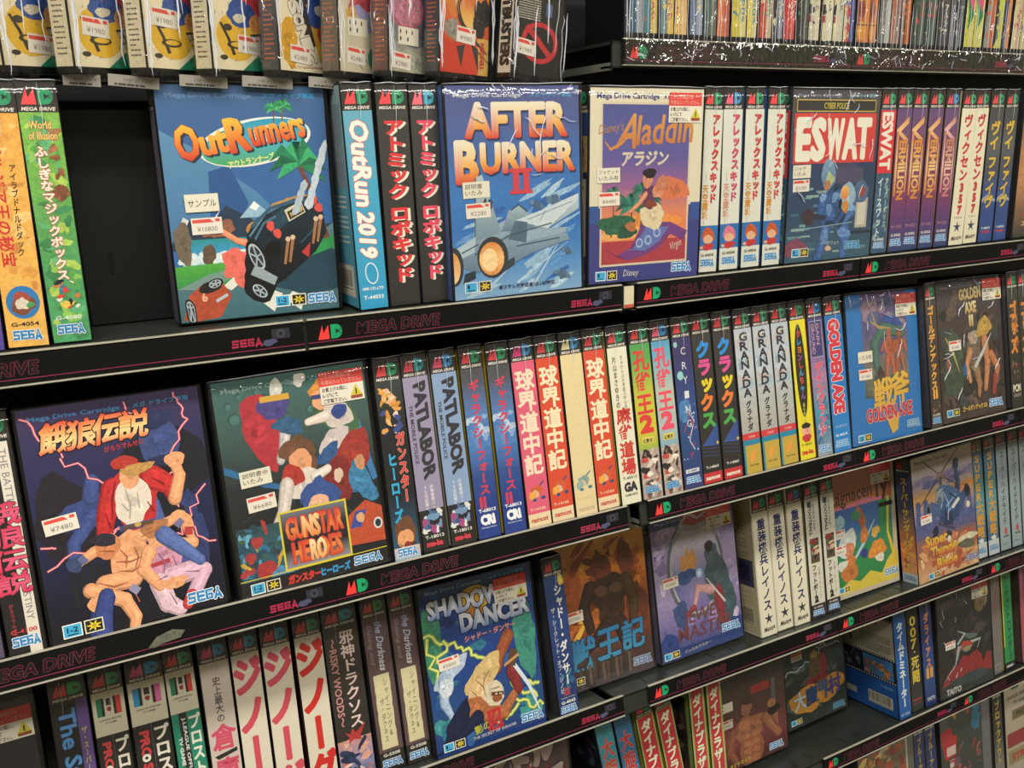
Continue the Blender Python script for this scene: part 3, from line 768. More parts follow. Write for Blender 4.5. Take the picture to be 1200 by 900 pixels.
@spine
def s_green(c):
    c.rect(0, 0, 25, 176, '#2c8c50', n=.06); c.rect(0, 40, 3.2, 170, '#b8b454')
    c.vt('トーナメント', 14, 162, 13, 12.4, '#1c3c3c', .04); c.vt('ファイターズ', 15, 84, 13, 11.6, '#1c3c48', .04); c.rect(0, 0, 25, 13, '#24242c'); c.rect(4, 4, 21, 8, '#b8b8b0')
@spine
def s_blue(c):
    c.rect(0, 0, 25, 176, '#23305c', n=.1); header(c); c.vt('ブルーアルマナック', 12.5, 150, 11, 15, '#a89038', .05)
@spine
def s_block(c):
    c.rect(0, 0, 25, 176, ('#22201e', '#3c3a38', '#8c8880'), n=.1); header(c); c.vt('ブロックアウト', 12.5, 150, 13, 17, '#b0a040', .05)

@spine
def s_blade(c):
    c.rect(0, 0, 25, 176, ('#3a4668', '#34405f', '#3c4258', '#8c5a40', '#b8744c', '#c09070'), n=.35); header(c, '#b83c38', '#2c5c48')
    busy(c, 1, 12, 24, 70, ['#c8703c', '#a0502c', '#d09058', '#7c4434', '#c88848'], 24, 4, 2, 8, .4); c.rect(0, 0, 25, 14, '#9aa8b0', n=.2)
    c.vt('スーパーサンダーブレード', 12.5, 150, 12, 11, '#b89c40', .05, out=('#2c2c34', .04)); sega(c, 3, 4, 18, 6.5, ink='#4c6c94', edge='#a8b0b4')
@spine
def s_girl(c):
    c.rect(0, 0, 25, 176, '#c0b898', n=.05); header(c); c.rect(0, 134, 25, 154, '#34508c', n=.2); c.rect(0, 102, 25, 134, '#b89464', n=.4); c.blob(12, 118, 8, 14, '#3c2c2c', .4, .3, 3)
    c.rect(0, 0, 25, 102, '#2f3468'); c.rect(2, 26, 23, 96, '#c8c0a8'); c.vt('アラジン', 12, 92, 15, 16, '#2c2c54', .05); sega(c, 3, 6, 18, 7)
# ------------------------------------------------------------------ front covers (126 x 174 mm)
CO = {}
def cover(f): CO[f.__name__[2:]] = f; return f
def wheel(c, x, y, rx, ry, a):
    c.ell(x, y, rx, ry, '#15181b', a=a); c.ell(x, y, rx * .74, ry * .78, '#a9b6bc', a=a); c.ell(x, y, rx * .6, ry * .64, '#2a3238', a=a)
    for k in range(5):
        t = k * 1.256; q = rot2(rx * .62 * math.cos(t), ry * .62 * math.sin(t), a); c.line([(x, y), (x + q[0], y + q[1])], 1.1, '#9aa6ac')
def palm(c, x, y, s, base, cols=('#2f8f5a', '#257a50', '#4aa868')):
    c.line([base, ((base[0] + x) / 2 + s * .1, (base[1] + y) / 2), (x, y)], [s * .14, s * .1, s * .08], '#6a4a38', .2)
    for k in range(9):
        t = math.radians(-30 + k * 30); L = s * (1 - .1 * (k % 3)); ex = x + L * math.cos(t); ey = y + L * .55 * math.sin(t) - L * .18
        mx = x + L * .55 * math.cos(t); my = y + L * .5 * math.sin(t) + L * .12
        c.line([(x, y), (mx, my), (ex, ey)], [s * .1, s * .26, .4], cols[k % 3], .35)
@cover
def c_racer(c):
    c.rect(0, 0, 126, 174, ('#3d5f88', '#385f92', '#34629a', '#35659c', '#41729e'), n=.06)
    topline(c, '#5f7fa6', '#2f93bf')
    c.poly([(0, 142), (22, 130), (68, 95), (100, 58), (0, 58)], ('#5684a8', '#44749e'), .06); c.poly([(32, 112), (48, 116), (60, 88), (50, 66), (30, 74)], '#2c5488', .1)
    c.ell(70, 133, 44, 17, '#d8dcd2', a=10, k=40); c.ell(70, 133, 42, 15.2, ('#2c8fae', '#4aa4b4', '#4a9a58'), a=12, k=40)
    c.blob(76, 139, 11, 5, '#dcd8c8', .1, .3, 3, 10)
    for x, y in ((86, 157), (93, 159)): palm(c, x, y, 9, (x - 5, y - 24))
    c.h('O', 13, 120, 16, 24, ('#e2b13e', '#dd7a2e', '#c43c30'), .05, a=10, sh=('#26303c', 1.6, -1.4), out=('#8c3a28', .015))
    c.h('ut', 30, 124, 20, 15, ('#e6b844', '#dc6c30'), .06, a=10, sh=('#26303c', 1.6, -1.4))
    c.h('R', 51, 126, 15, 23, ('#e2b13e', '#dd7a2e', '#c43c30'), .06, a=10, sh=('#26303c', 1.6, -1.4))
    c.h('unners', 67, 130, 43, 13, ('#e6b844', '#dc6c30', '#c43c30'), .06, a=10, sh=('#26303c', 1.4, -1.2))
    c.h('アウトランナーズ', 48, 114, 36, 5, '#c8d48c', .05, a=10)
    c.ym = lambda y: y if y < 3 else y * 1.22 + 6
    # snowy mountains and land
    c.poly([(0, 44), (10, 60), (28, 52), (42, 66), (60, 58), (74, 46), (126, 52), (126, 40), (0, 40)], '#26384c', .2)
    c.poly([(52, 58), (64, 68), (70, 64), (78, 58)], '#8fb0c4', .2); c.poly([(60, 64), (64, 68), (68, 65), (65, 62)], '#dfe4e0')
    c.poly([(4, 50), (10, 60), (14, 58), (8, 48)], '#c8d0cc', .2); c.poly([(30, 56), (38, 64), (34, 58)], '#c8d0cc', .2)
    c.rect(6, 30, 76, 46, ('#2c8a8c', '#3a8fb8', '#8cc0cc'), n=.2)
    for k in range(5): c.blob(12 + k * 13, 34, 8, 4, '#c8d8d8', .15, .3, k)
    c.blob(8, 44, 7, 12, '#6c6050', .35, .25, 3); c.blob(26, 36, 5, 7, '#5c4c3c', .35, .2, 4)
    c.poly([(0, 30), (40, 31), (76, 30), (76, 18), (30, 14), (0, 16)], ('#4fa03e', '#2f8448'), .15); c.poly([(0, 16), (24, 24), (60, 30), (44, 22), (22, 14)], '#6f8c84', .1)
    c.poly([(0, 0), (0, 16), (26, 13), (66, 20), (126, 52), (126, 0)], ('#5c7c84', '#4c7078', '#3d646c'), .12)
    c.poly([(70, 14), (84, 28), (122, 36), (126, 34), (126, 8), (100, 6)], '#20404e', .25)
    c.poly([(78, 34), (126, 44), (126, 36), (92, 28)], '#2e8c4c', .2)
    palm(c, 101, 90, 25, (118, 44), ('#237a52', '#1c6446', '#38a066')); c.line([(103, 88), (113, 66), (120, 42)], [3, 4, 5], '#6a4436', .25)
    for p in ([(60, 6), (70, 12), (80, 8), (72, 2)], [(34, 16), (42, 21), (50, 19), (40, 13)], [(82, 4), (88, 9), (98, 5), (94, 1)]): c.poly(p, '#d8d8cc')
    # red dust, small orange racer, black car from behind
    for k, (x, y) in enumerate(((46, 26), (52, 20), (58, 27), (44, 32), (54, 31))): c.blob(x, y, 9, 7, '#dc6a5c', .25, .25, k)
    c.poly([(2, 2), (8, 12), (20, 19), (34, 18), (40, 10), (30, 2), (10, -4)], '#a84a30', .25); c.blob(24, 16, 9, 3.4, '#241f20', .2, .1, 5, 10); wheel(c, 28, 18, 6.5, 3.2, 12); wheel(c, 8, 4, 3.5, 6, 20); c.rect(28, 6, 38, 8, '#b0b8bc', a=22); c.h('6', 18, 7, 4, 5, '#e0a888', .05, a=20)
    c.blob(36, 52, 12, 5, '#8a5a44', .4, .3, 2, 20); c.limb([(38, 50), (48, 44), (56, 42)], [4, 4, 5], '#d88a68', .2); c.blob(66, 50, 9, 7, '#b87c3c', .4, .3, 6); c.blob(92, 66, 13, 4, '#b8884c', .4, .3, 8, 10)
    c.poly([(52, 30), (58, 46), (70, 58), (92, 68), (108, 70), (118, 60), (120, 46), (110, 34), (84, 18), (62, 8), (54, 14)], ('#1f3442', '#131a20', '#0f1418'), .12)
    c.blob(70, 48, 15, 10, '#182630', .15, .12, 3, 30); c.blob(106, 58, 11, 9, '#182630', .15, .12, 4, 20); c.line([(58, 46), (72, 60), (94, 68)], 1.4, '#587c94'); c.line([(60, 52), (76, 63), (100, 68), (112, 64)], 2.2, '#34566c'); c.blob(84, 56, 12, 5, '#22404f', .15, .15, 9, 28); c.line([(62, 44), (70, 54), (80, 58)], 1.6, '#46687c'); c.line([(98, 40), (112, 50), (119, 58)], 1.2, '#2c4a5c'); c.blob(74, 36, 10, 5, '#0a0d10', .1, .2, 3, 30)
    c.blob(64, 18, 15, 13, '#0e1214', .1, .15, 7, 30)
    wheel(c, 62, 33, 6.5, 12, 28); wheel(c, 62, 11, 8.5, 4.6, -32); c.poly([(56, 22), (74, 14), (77, 19), (60, 28)], '#8f9ca0', .2)
    for x, y in ((75, 52), (80, 47), (111, 67), (115, 62)): c.blob(x, y, 3.2, 3, '#cf5048', .1, .15, int(x))
    c.rect(90, 54, 105, 62, '#c8c0a0', a=22); c.rect(91, 55.2, 104, 60.6, '#2a2820', a=22); c.h('NO VER', 92.3, 57, 11, 3, '#c8b060', .05, a=22)
    for x, y in ((88, 42), (92, 43), (112, 54), (116, 55)): c.line([(x, y), (x - 4, y - 15)], [2.6, 2], '#9a6a48'); c.ell(x, y + 1, 2, 1.6, '#d0b090')
    c.poly([(98, 34), (106, 40), (104, 30)], '#b03838')
    for k in range(6): c.blob(108 + k * 2.8, 66 + k * 6.4, 3, 6, '#b8c4cc', .2, .25, k, -30)
    for k in range(4): c.blob(97 + k * 2.3, 62 + k * 4.6, 2.4, 5, '#a4b4c0', .2, .25, k + 9, -30)
    c.ym = None; icons(c, 74, 6, .95); sega(c, 101, 6, 22, 7.5)
@cover
def c_jet(c):
    c.rect(0, 0, 126, 174, ('#4c5486', '#4a5b92', '#3b66a4', '#3674b4', '#2f6cb0', '#4a86bc', '#7ba4c4'), n=.12)
    R = random.Random(5)
    for k in range(36): c.blob(R.uniform(14, 112), R.uniform(6, 90), R.uniform(8, 20), R.uniform(1.5, 4), ('#5f8fc0', '#a8c4d4', '#2f62a4', '#8fb2cc')[k % 4], .35, .3, k, R.uniform(10, 40), 14)
    topline(c, '#c8ccd0', '#58a0c8', 165)
    g = ('#e0d8c0', '#e2c890', '#e09a40', '#cc4438')
    c.h('AFTER', 17, 134, 96, 26, g, .06, sh=('#2c3458', 1.2, -1.6)); c.h('URNER', 30, 105, 90, 23, g, .06, sh=('#2c3458', 1.2, -1.6)); c.h('B', 7, 98, 19, 32, g, .06, sh=('#2c3458', 1.2, -1.6))
    c.rect(56, 86, 78, 89, '#c83c48'); c.rect(56, 104, 78, 107, '#c83c48'); c.rect(59, 87, 65, 106, '#c83c48'); c.rect(69, 87, 75, 106, '#c83c48')
    for x, y, q in ((82, 76, 6), (100, 78, 8), (112, 34, 5), (106, 14, 7)): c.blob(x, y, q * 1.2, q * .45, '#5c7c94', .4, .3, int(x), -20); c.blob(x, y, q * .5, q * .8, '#46627c', .4, .3, int(x), 30)
    for a, b in (((34, 22), (66, 34)), ((60, 10), (112, 42)), ((76, 6), (104, 44)), ((30, 6), (60, 30))): c.line([a, b], [2.4, .4], '#a8c4d4', .2)
    c.ym = lambda y: y * 1.1
    # twin-tailed grey jet seen from behind
    c.poly([(0, 28), (4, 40), (30, 52), (54, 60), (70, 58), (124, 76), (124, 64), (92, 50), (112, 44), (114, 40), (76, 32), (60, 26), (20, 20)], ('#b4c4c8', '#8299a8', '#5c7488'), .12)
    c.poly([(46, 50), (54, 66), (64, 70), (74, 62), (80, 50)], ('#9cb2b8', '#5c768a'), .12)
    c.poly([(20, 44), (24, 92), (30, 94), (46, 50)], ('#a8b8bc', '#6c8898'), .1); c.line([(24, 92), (21, 44)], 1, '#44586c'); c.poly([(60, 58), (92, 50), (124, 72), (124, 76), (84, 64)], '#c0ccce', .1); c.poly([(62, 40), (110, 46), (112, 50), (70, 50)], '#8ea4b2', .12); c.poly([(52, 44), (60, 58), (72, 56), (70, 40)], '#4c6478', .2); c.line([(56, 66), (64, 70), (72, 64)], 1.2, '#2c4458'); c.line([(20, 34), (52, 46)], 1.2, '#34506a'); c.line([(72, 58), (118, 70)], .7, '#6c8698'); c.line([(84, 56), (90, 64)], .7, '#6c8698'); c.poly([(2, 30), (4, 40), (22, 48), (20, 36)], '#a4b8c0', .1); c.h('AB', 28, 70, 10, 7, '#2c3a44', .05, a=-14)
    for p in ([(50, 46), (96, 54)], [(60, 38), (104, 42)], [(8, 36), (24, 42)]): c.line(p, 1, '#3a4e60')
    c.ell(37, 31, 15, 16, '#2c3438', .2); c.ell(36, 30, 12, 13, ('#c87a34', '#e8b878', '#d08840'), .3); c.ell(34, 29, 7.5, 9, '#eecb94', .3)
    c.ell(0, 26, 9, 15, '#2c3438', .2); c.ell(-1, 25, 7, 12, ('#d08c44', '#e8c490'), .2); c.poly([(8, 12), (20, 16), (20, 22), (10, 20)], '#24303a', .2); c.poly([(46, 18), (58, 24), (58, 30), (48, 26)], '#2c3844', .2)
    c.ym = None; icons(c, 10, 6, .95, '1'); c.h('●ステレオ対応●XE-1AP対応', 42, 6, 56, 3.6, '#20304c', .03)
@cover
def c_carpet(c):
    c.rect(0, 0, 126, 174, '#cfc8ae', n=.03)
    c.rect(0, 0, 126, 69, '#3b3f7c', n=.05); c.rect(0, 55, 10, 71, '#34508c', n=.1); c.rect(115, 55, 126, 71, '#34508c', n=.1)
    c.h('Mega Drive Cartridge', 7, 165, 68, 4.6, '#34366c', .04); c.h('メガ', 80, 165, 8, 4, '#34366c', .04)
    c.rect(11.5, 15, 112.5, 162, '#c8bca0'); c.rect(13.5, 17, 110.5, 160, ('#4c5088', '#505490', '#5c5490', '#8a5c88', '#cc7c5c', '#d8784c', '#a83c40'), n=.08)
    c.blob(60, 54, 44, 8, '#dc8c44', .2, .15, 4); c.blob(92, 84, 22, 10, '#c8704c', .2, .2, 5); c.rect(13.5, 17, 110.5, 38, '#a03a44', n=.15); c.blob(36, 46, 22, 8, '#dca060', .15, .2, 9)
    c.h("Disney's", 9, 134, 27, 8, '#a8763c', .0, a=8, skew=.3)
    c.h('A', 26, 122, 24, 30, ('#cc9048', '#b8703c'), .015, skew=.35); c.h('laddin', 50, 125, 64, 25, ('#cc9048', '#b8703c'), .02, a=2, skew=.15); c.line([(16, 128), (22, 121), (34, 126), (46, 136)], [1, 3, 2.4, 1], '#c08444')
    c.h('アラジン', 34, 107, 52, 12, '#c8bca4', .04, skew=.15)
    c.ym = lambda y: y * 1.12 - 14
    # palms, dunes, rider on a carpet as a plain stand-in
    for x, y, s_ in ((46, 74, 20), (58, 86, 14), (26, 84, 12), (70, 80, 12)): palm(c, x, y, s_, (x - 2, 50), ('#2c6a5c', '#24584c', '#3a7c68'))
    c.blob(30, 60, 18, 9, '#2c5c44', .5, .25, 8); c.blob(42, 54, 10, 6, '#244c3c', .5, .25, 9)
    c.poly([(18, 42), (30, 34), (46, 40), (60, 62), (92, 60), (112, 52), (108, 44), (92, 50), (80, 40), (64, 34), (44, 30), (26, 36)], '#6c3c78', .2)
    c.poly([(40, 40), (48, 38), (64, 58), (90, 56), (78, 44), (62, 37)], '#5c6ca4', .35)
    for x, y in ((56, 44), (66, 46), (76, 52)): c.ell(x, y, 4, 4, '#9cb0c8'); c.ell(x, y, 2.6, 2.6, '#5c6ca4')
    c.blob(46, 58, 6, 4, '#a8683c', .3, .2, 2); c.blob(70, 66, 15, 10, '#d0c09c', .2, .2, 3); c.blob(66, 82, 8, 10, '#5c3454', .25, .2, 4, 20); c.blob(76, 86, 6, 6, '#c88868', .2, .2, 6)
    c.limb([(62, 84), (54, 76), (44, 70)], [5, 4, 3], '#c88868', .2); c.blob(64, 96, 6, 7, '#c48464', .2, .12, 7); c.blob(66, 101, 7, 4.5, '#221c20', .2, .2, 8); c.blob(80, 92, 7, 7, '#b87454', .3, .25, 9); c.blob(68, 76, 7, 3, '#7c3c2c', .2, .2, 1)
    c.ym = None
    c.h('Virgin', 92, 26, 14, 7, '#e0d0c8', -.01, a=20, skew=.3); icons(c, 8, 3, .9, '1'); c.h('Disney', 38, 5, 17, 6, '#c8c4c0', .0, skew=.2); sega(c, 95, 6, 22, 8)
@cover
def c_police(c):
    c.rect(0, 0, 126, 174, ('#4c4a4c', '#46464c', '#34405c', '#30445f', '#3c5a70', '#3c5c70'), n=.12)
    topline(c, '#7c8494', '#7fa8b8', 167)
    c.rect(6, 152.5, 120, 164.5, '#c0a850'); c.rect(7, 153.5, 119, 163.5, '#323030'); c.h('CYBER POLICE', 44, 155.5, 36, 6, '#b8a83c', .03)
    c.rect(4, 101, 122, 151, '#c8403c', n=.06); [c.h(ch, (9, 30, 51, 75, 95)[i], 106, (17, 17, 23, 20, 19)[i], 39, '#dfdcc8', .07) for i, ch in enumerate('ESWAT')]
    c.ym = lambda y: y * 1.06
    c.rect(0, 0, 126, 95, ('#2c3c5c', '#2c4460', '#3c5c6c'), n=.2)
    R = random.Random(4)
    for k in range(46):
        x = R.uniform(0, 104); y = R.uniform(4, 70); c.rect(x, y, x + R.uniform(8, 20), y + R.uniform(1.5, 3), ('#5c8488', '#8ca49c', '#3c6474', '#6c9894', '#2c4c64')[k % 5], .2)
    c.rect(0, 66, 20, 90, '#344868', n=.2); c.rect(100, 30, 118, 60, '#a8a494', n=.1); c.rect(103, 33, 115, 57, '#c4c0b0', n=.1); c.rect(92, 24, 126, 27, '#24303c')
    # armoured figure, plain stand-in of the same colours
    c.blob(80, 84, 26, 10, '#44445c', .3, .15, 3); c.rect(66, 76, 108, 90, '#4c4a64', n=.25)
    c.blob(106, 66, 11, 12, '#4c6484', .4, .1, 6); c.blob(108, 66, 5, 5, '#8c4438', .4, .2, 7)
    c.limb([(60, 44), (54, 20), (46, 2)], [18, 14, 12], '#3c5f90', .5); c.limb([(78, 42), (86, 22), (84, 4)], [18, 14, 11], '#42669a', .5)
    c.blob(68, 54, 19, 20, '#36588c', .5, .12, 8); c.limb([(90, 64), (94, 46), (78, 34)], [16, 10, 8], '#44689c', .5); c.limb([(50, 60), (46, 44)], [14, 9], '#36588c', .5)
    c.blob(86, 62, 12, 14, '#8ca8b8', .3, .1, 9); c.ell(82, 66, 6, 7, ('#e0b060', '#c87838')); c.blob(84, 52, 5, 6, '#c88438', .4, .2, 3); c.blob(76, 55, 3, 5, '#241f20', .2, .2, 3)
    c.blob(56, 84, 11, 14, ('#7c9cb4', '#4c7094'), .3, .12, 5); c.poly([(50, 74), (56, 88), (66, 80), (58, 70)], '#a8b484', .3); c.blob(55, 74, 5, 5, '#a87858', .3, .2, 4)
    for x, y, a_, b_, cc in ((68, 62, 6, 4, '#6c90b8'), (60, 50, 4, 7, '#5c82b0'), (74, 44, 7, 3, '#28405f'), (56, 24, 5, 9, '#5c80ac'), (84, 26, 5, 10, '#5f86b4'), (62, 36, 8, 3, '#22344f'), (80, 38, 8, 3, '#22344f'), (94, 50, 3, 6, '#7ca0c4'), (50, 62, 4, 5, '#7698bc'), (68, 70, 5, 2, '#1f3048')): c.blob(x, y, a_, b_, cc, .4, .3, x, x * 3)
    c.line([(56, 92), (62, 98), (68, 90)], 1.2, '#a8c0d0'); c.line([(58, 66), (66, 74), (76, 70)], 1, '#1f3048')
    c.blob(30, 44, 9, 8, '#3c3038', .4, .15, 2); c.line([(38, 44), (56, 42)], [6, 4], '#2c3444'); c.line([(20, 32), (96, 36)], .8, '#8ca8b8')
    c.blob(14, 14, 14, 10, '#7c4458', .3, .3, 6)
    c.ym = None; icons(c, 10, 6, .9, '1'); sega(c, 88, 10, 22, 7.5, edge='#9cc4cc'); c.blob(62, 12, 5, 2.6, '#cca888', .2, .3, 5); c.h('イースワット', 50, 16, 28, 3.6, '#a8b4bc', .02)
@cover
def c_fight(c):
    c.rect(0, 0, 126, 174, ('#3a2f55', '#2c2a50', '#24264c', '#1b2142', '#17192c', '#141419'), n=.15)
    topline(c, '#3f78a8', '#3f88b4', 165)
    # big dark-blue looming mass behind
    c.blob(92, 112, 34, 34, '#1b1b24', .3, .2, 4); c.blob(93, 137, 14, 20, '#394878', .35, .12, 6); c.blob(93, 154, 13, 7, '#252c50', .4, .2, 7); c.blob(93, 122, 9, 5, '#262c4c', .4, .3, 8)
    c.blob(22, 90, 24, 30, '#221c26', .4, .25, 5); c.blob(36, 92, 22, 12, '#344478', .35, .25, 9); c.limb([(34, 84), (24, 72), (22, 58)], [11, 10, 8], '#3a4a80', .3); c.limb([(40, 104), (42, 116)], [12, 10], '#3a4a80', .3)
    for k in range(8): c.rect(100 - k * 2, 34 + k * 4, 104 - k * 2, 60 + k * 3, '#2a2928', n=.3); c.z -= c.STEP
    for k in range(7): c.rect(18 + k * 6, 26, 22 + k * 6, 52 + (k * 5) % 13, '#1e1f24', n=.3); c.z -= c.STEP
    c.blob(112, 56, 8, 18, '#2f3a68', .4, .3, 3); c.blob(108, 86, 6, 10, '#2f3a68', .4, .3, 2)
    pk = '#b84468'
    for i, (a, b, d_, e) in enumerate(((2, 168, 26, 136), (24, 136, 60, 104), (60, 104, 70, 80), (108, 172, 116, 150), (116, 150, 96, 110), (96, 110, 80, 96), (96, 110, 100, 84), (122, 98, 100, 62), (100, 62, 70, 66), (72, 170, 78, 150), (20, 162, 18, 146), (70, 128, 58, 106), (4, 56, 56, 78), (92, 76, 124, 52), (48, 78, 72, 70), (56, 36, 50, 60), (2, 74, 12, 72))): c.bolt(a, b, d_, e, pk, .7, i, 8, .1, '#f0b8a8')
    # logo
    for i, ch in enumerate('餓狼伝説'): c.h(ch, 11 + i * 18, 142 + i * .6, 21, 20 - (i % 2), ('#cc4030', '#e8a060', '#ecd090', '#d8502c'), .045, a=2, out=('#16141a', .06), skew=.2)
    c.h('がろうでんせつ', 54, 135, 28, 4, '#b0343c', .03, a=4)
    c.ym = lambda y: y * 1.07 - 1
    # red-jacketed, bare-backed and pink-clad brawlers, plain stand-ins
    sk = '#dc9c70'; sk2 = '#c47c54'
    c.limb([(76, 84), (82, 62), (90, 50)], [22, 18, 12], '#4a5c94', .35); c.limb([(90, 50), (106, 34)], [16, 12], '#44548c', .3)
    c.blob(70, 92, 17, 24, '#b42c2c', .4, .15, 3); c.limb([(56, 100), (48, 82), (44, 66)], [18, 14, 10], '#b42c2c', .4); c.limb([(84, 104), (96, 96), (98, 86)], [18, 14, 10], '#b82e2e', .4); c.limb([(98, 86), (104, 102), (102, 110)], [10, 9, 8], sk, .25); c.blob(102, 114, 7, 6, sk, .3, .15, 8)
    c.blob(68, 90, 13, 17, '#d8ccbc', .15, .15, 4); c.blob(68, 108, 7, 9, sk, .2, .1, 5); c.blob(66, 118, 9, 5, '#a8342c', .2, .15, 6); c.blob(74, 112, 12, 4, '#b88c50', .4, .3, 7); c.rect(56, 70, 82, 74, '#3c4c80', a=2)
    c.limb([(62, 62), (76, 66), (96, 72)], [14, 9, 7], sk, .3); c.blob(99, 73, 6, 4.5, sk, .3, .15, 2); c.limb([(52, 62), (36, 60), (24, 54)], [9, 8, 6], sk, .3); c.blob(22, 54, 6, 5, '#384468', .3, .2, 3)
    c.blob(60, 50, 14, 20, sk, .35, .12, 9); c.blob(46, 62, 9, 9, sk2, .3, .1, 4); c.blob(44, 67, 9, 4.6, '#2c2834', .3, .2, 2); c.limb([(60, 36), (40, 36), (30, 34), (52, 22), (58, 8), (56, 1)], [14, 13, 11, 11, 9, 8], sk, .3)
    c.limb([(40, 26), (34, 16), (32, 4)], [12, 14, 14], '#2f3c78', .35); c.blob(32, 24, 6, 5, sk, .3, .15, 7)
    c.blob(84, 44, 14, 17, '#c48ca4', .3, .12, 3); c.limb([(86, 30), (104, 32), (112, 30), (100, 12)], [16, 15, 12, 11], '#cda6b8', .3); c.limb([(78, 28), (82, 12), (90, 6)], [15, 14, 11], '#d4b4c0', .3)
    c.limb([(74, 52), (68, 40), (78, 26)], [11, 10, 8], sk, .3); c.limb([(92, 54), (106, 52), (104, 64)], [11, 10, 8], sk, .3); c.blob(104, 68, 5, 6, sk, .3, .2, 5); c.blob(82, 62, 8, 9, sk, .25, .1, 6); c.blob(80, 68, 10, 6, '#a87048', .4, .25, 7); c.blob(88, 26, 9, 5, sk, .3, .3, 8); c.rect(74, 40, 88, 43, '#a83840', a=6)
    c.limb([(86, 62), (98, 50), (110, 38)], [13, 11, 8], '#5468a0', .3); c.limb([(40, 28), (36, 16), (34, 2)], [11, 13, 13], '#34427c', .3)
    for p in ([(54, 58), (58, 52), (56, 44)], [(64, 58), (66, 50), (62, 42)], [(50, 50), (60, 48), (68, 50)], [(52, 43), (60, 41), (66, 43)], [(36, 38), (46, 33), (56, 34)], [(40, 60), (50, 58)], [(70, 64), (84, 67)], [(58, 30), (62, 18)]): c.line(p, [.5, 1.3, .4] if len(p) == 3 else [.4, 1.1], '#9c5c3c')
    for p in ([(80, 50), (84, 42), (82, 34)], [(90, 46), (92, 38)], [(98, 32), (108, 30)], [(84, 20), (88, 10)], [(76, 30), (84, 32)]): c.line(p, [.5, 1.3, .4] if len(p) == 3 else [.4, 1.1], '#8c5c78')
    for p in ([(58, 106), (54, 94), (52, 80)], [(84, 104), (92, 98)], [(48, 86), (50, 74)], [(78, 88), (82, 80)]): c.line(p, [.5, 1.6, .4] if len(p) == 3 else [.4, 1.4], '#7c1c20')
    for p in ([(64, 100), (66, 88), (64, 78)], [(72, 96), (72, 84)], [(60, 90), (64, 84)]): c.line(p, [.4, 1.2, .4] if len(p) == 3 else [.4, 1], '#a49890')
    c.rect(58, 71, 80, 73.4, '#5c4434', a=2); c.ell(69, 73, 2.4, 1.8, '#b89c5c')
    c.line([(30, 58), (26, 55)], [6, 6], '#5c6488'); c.line([(96, 66), (101, 70)], [5, 5], '#6c6c90'); c.line([(62, 30), (58, 26)], [7, 7], '#8c88a4'); c.line([(104, 58), (105, 64)], [6, 6], '#b03c3c')
    c.limb([(100, 14), (96, 8)], [9, 8], '#b83c40', .3)
    c.ym = None; icons(c, 8, 5, 1.05); sega(c, 97, 7, 25, 8.5)
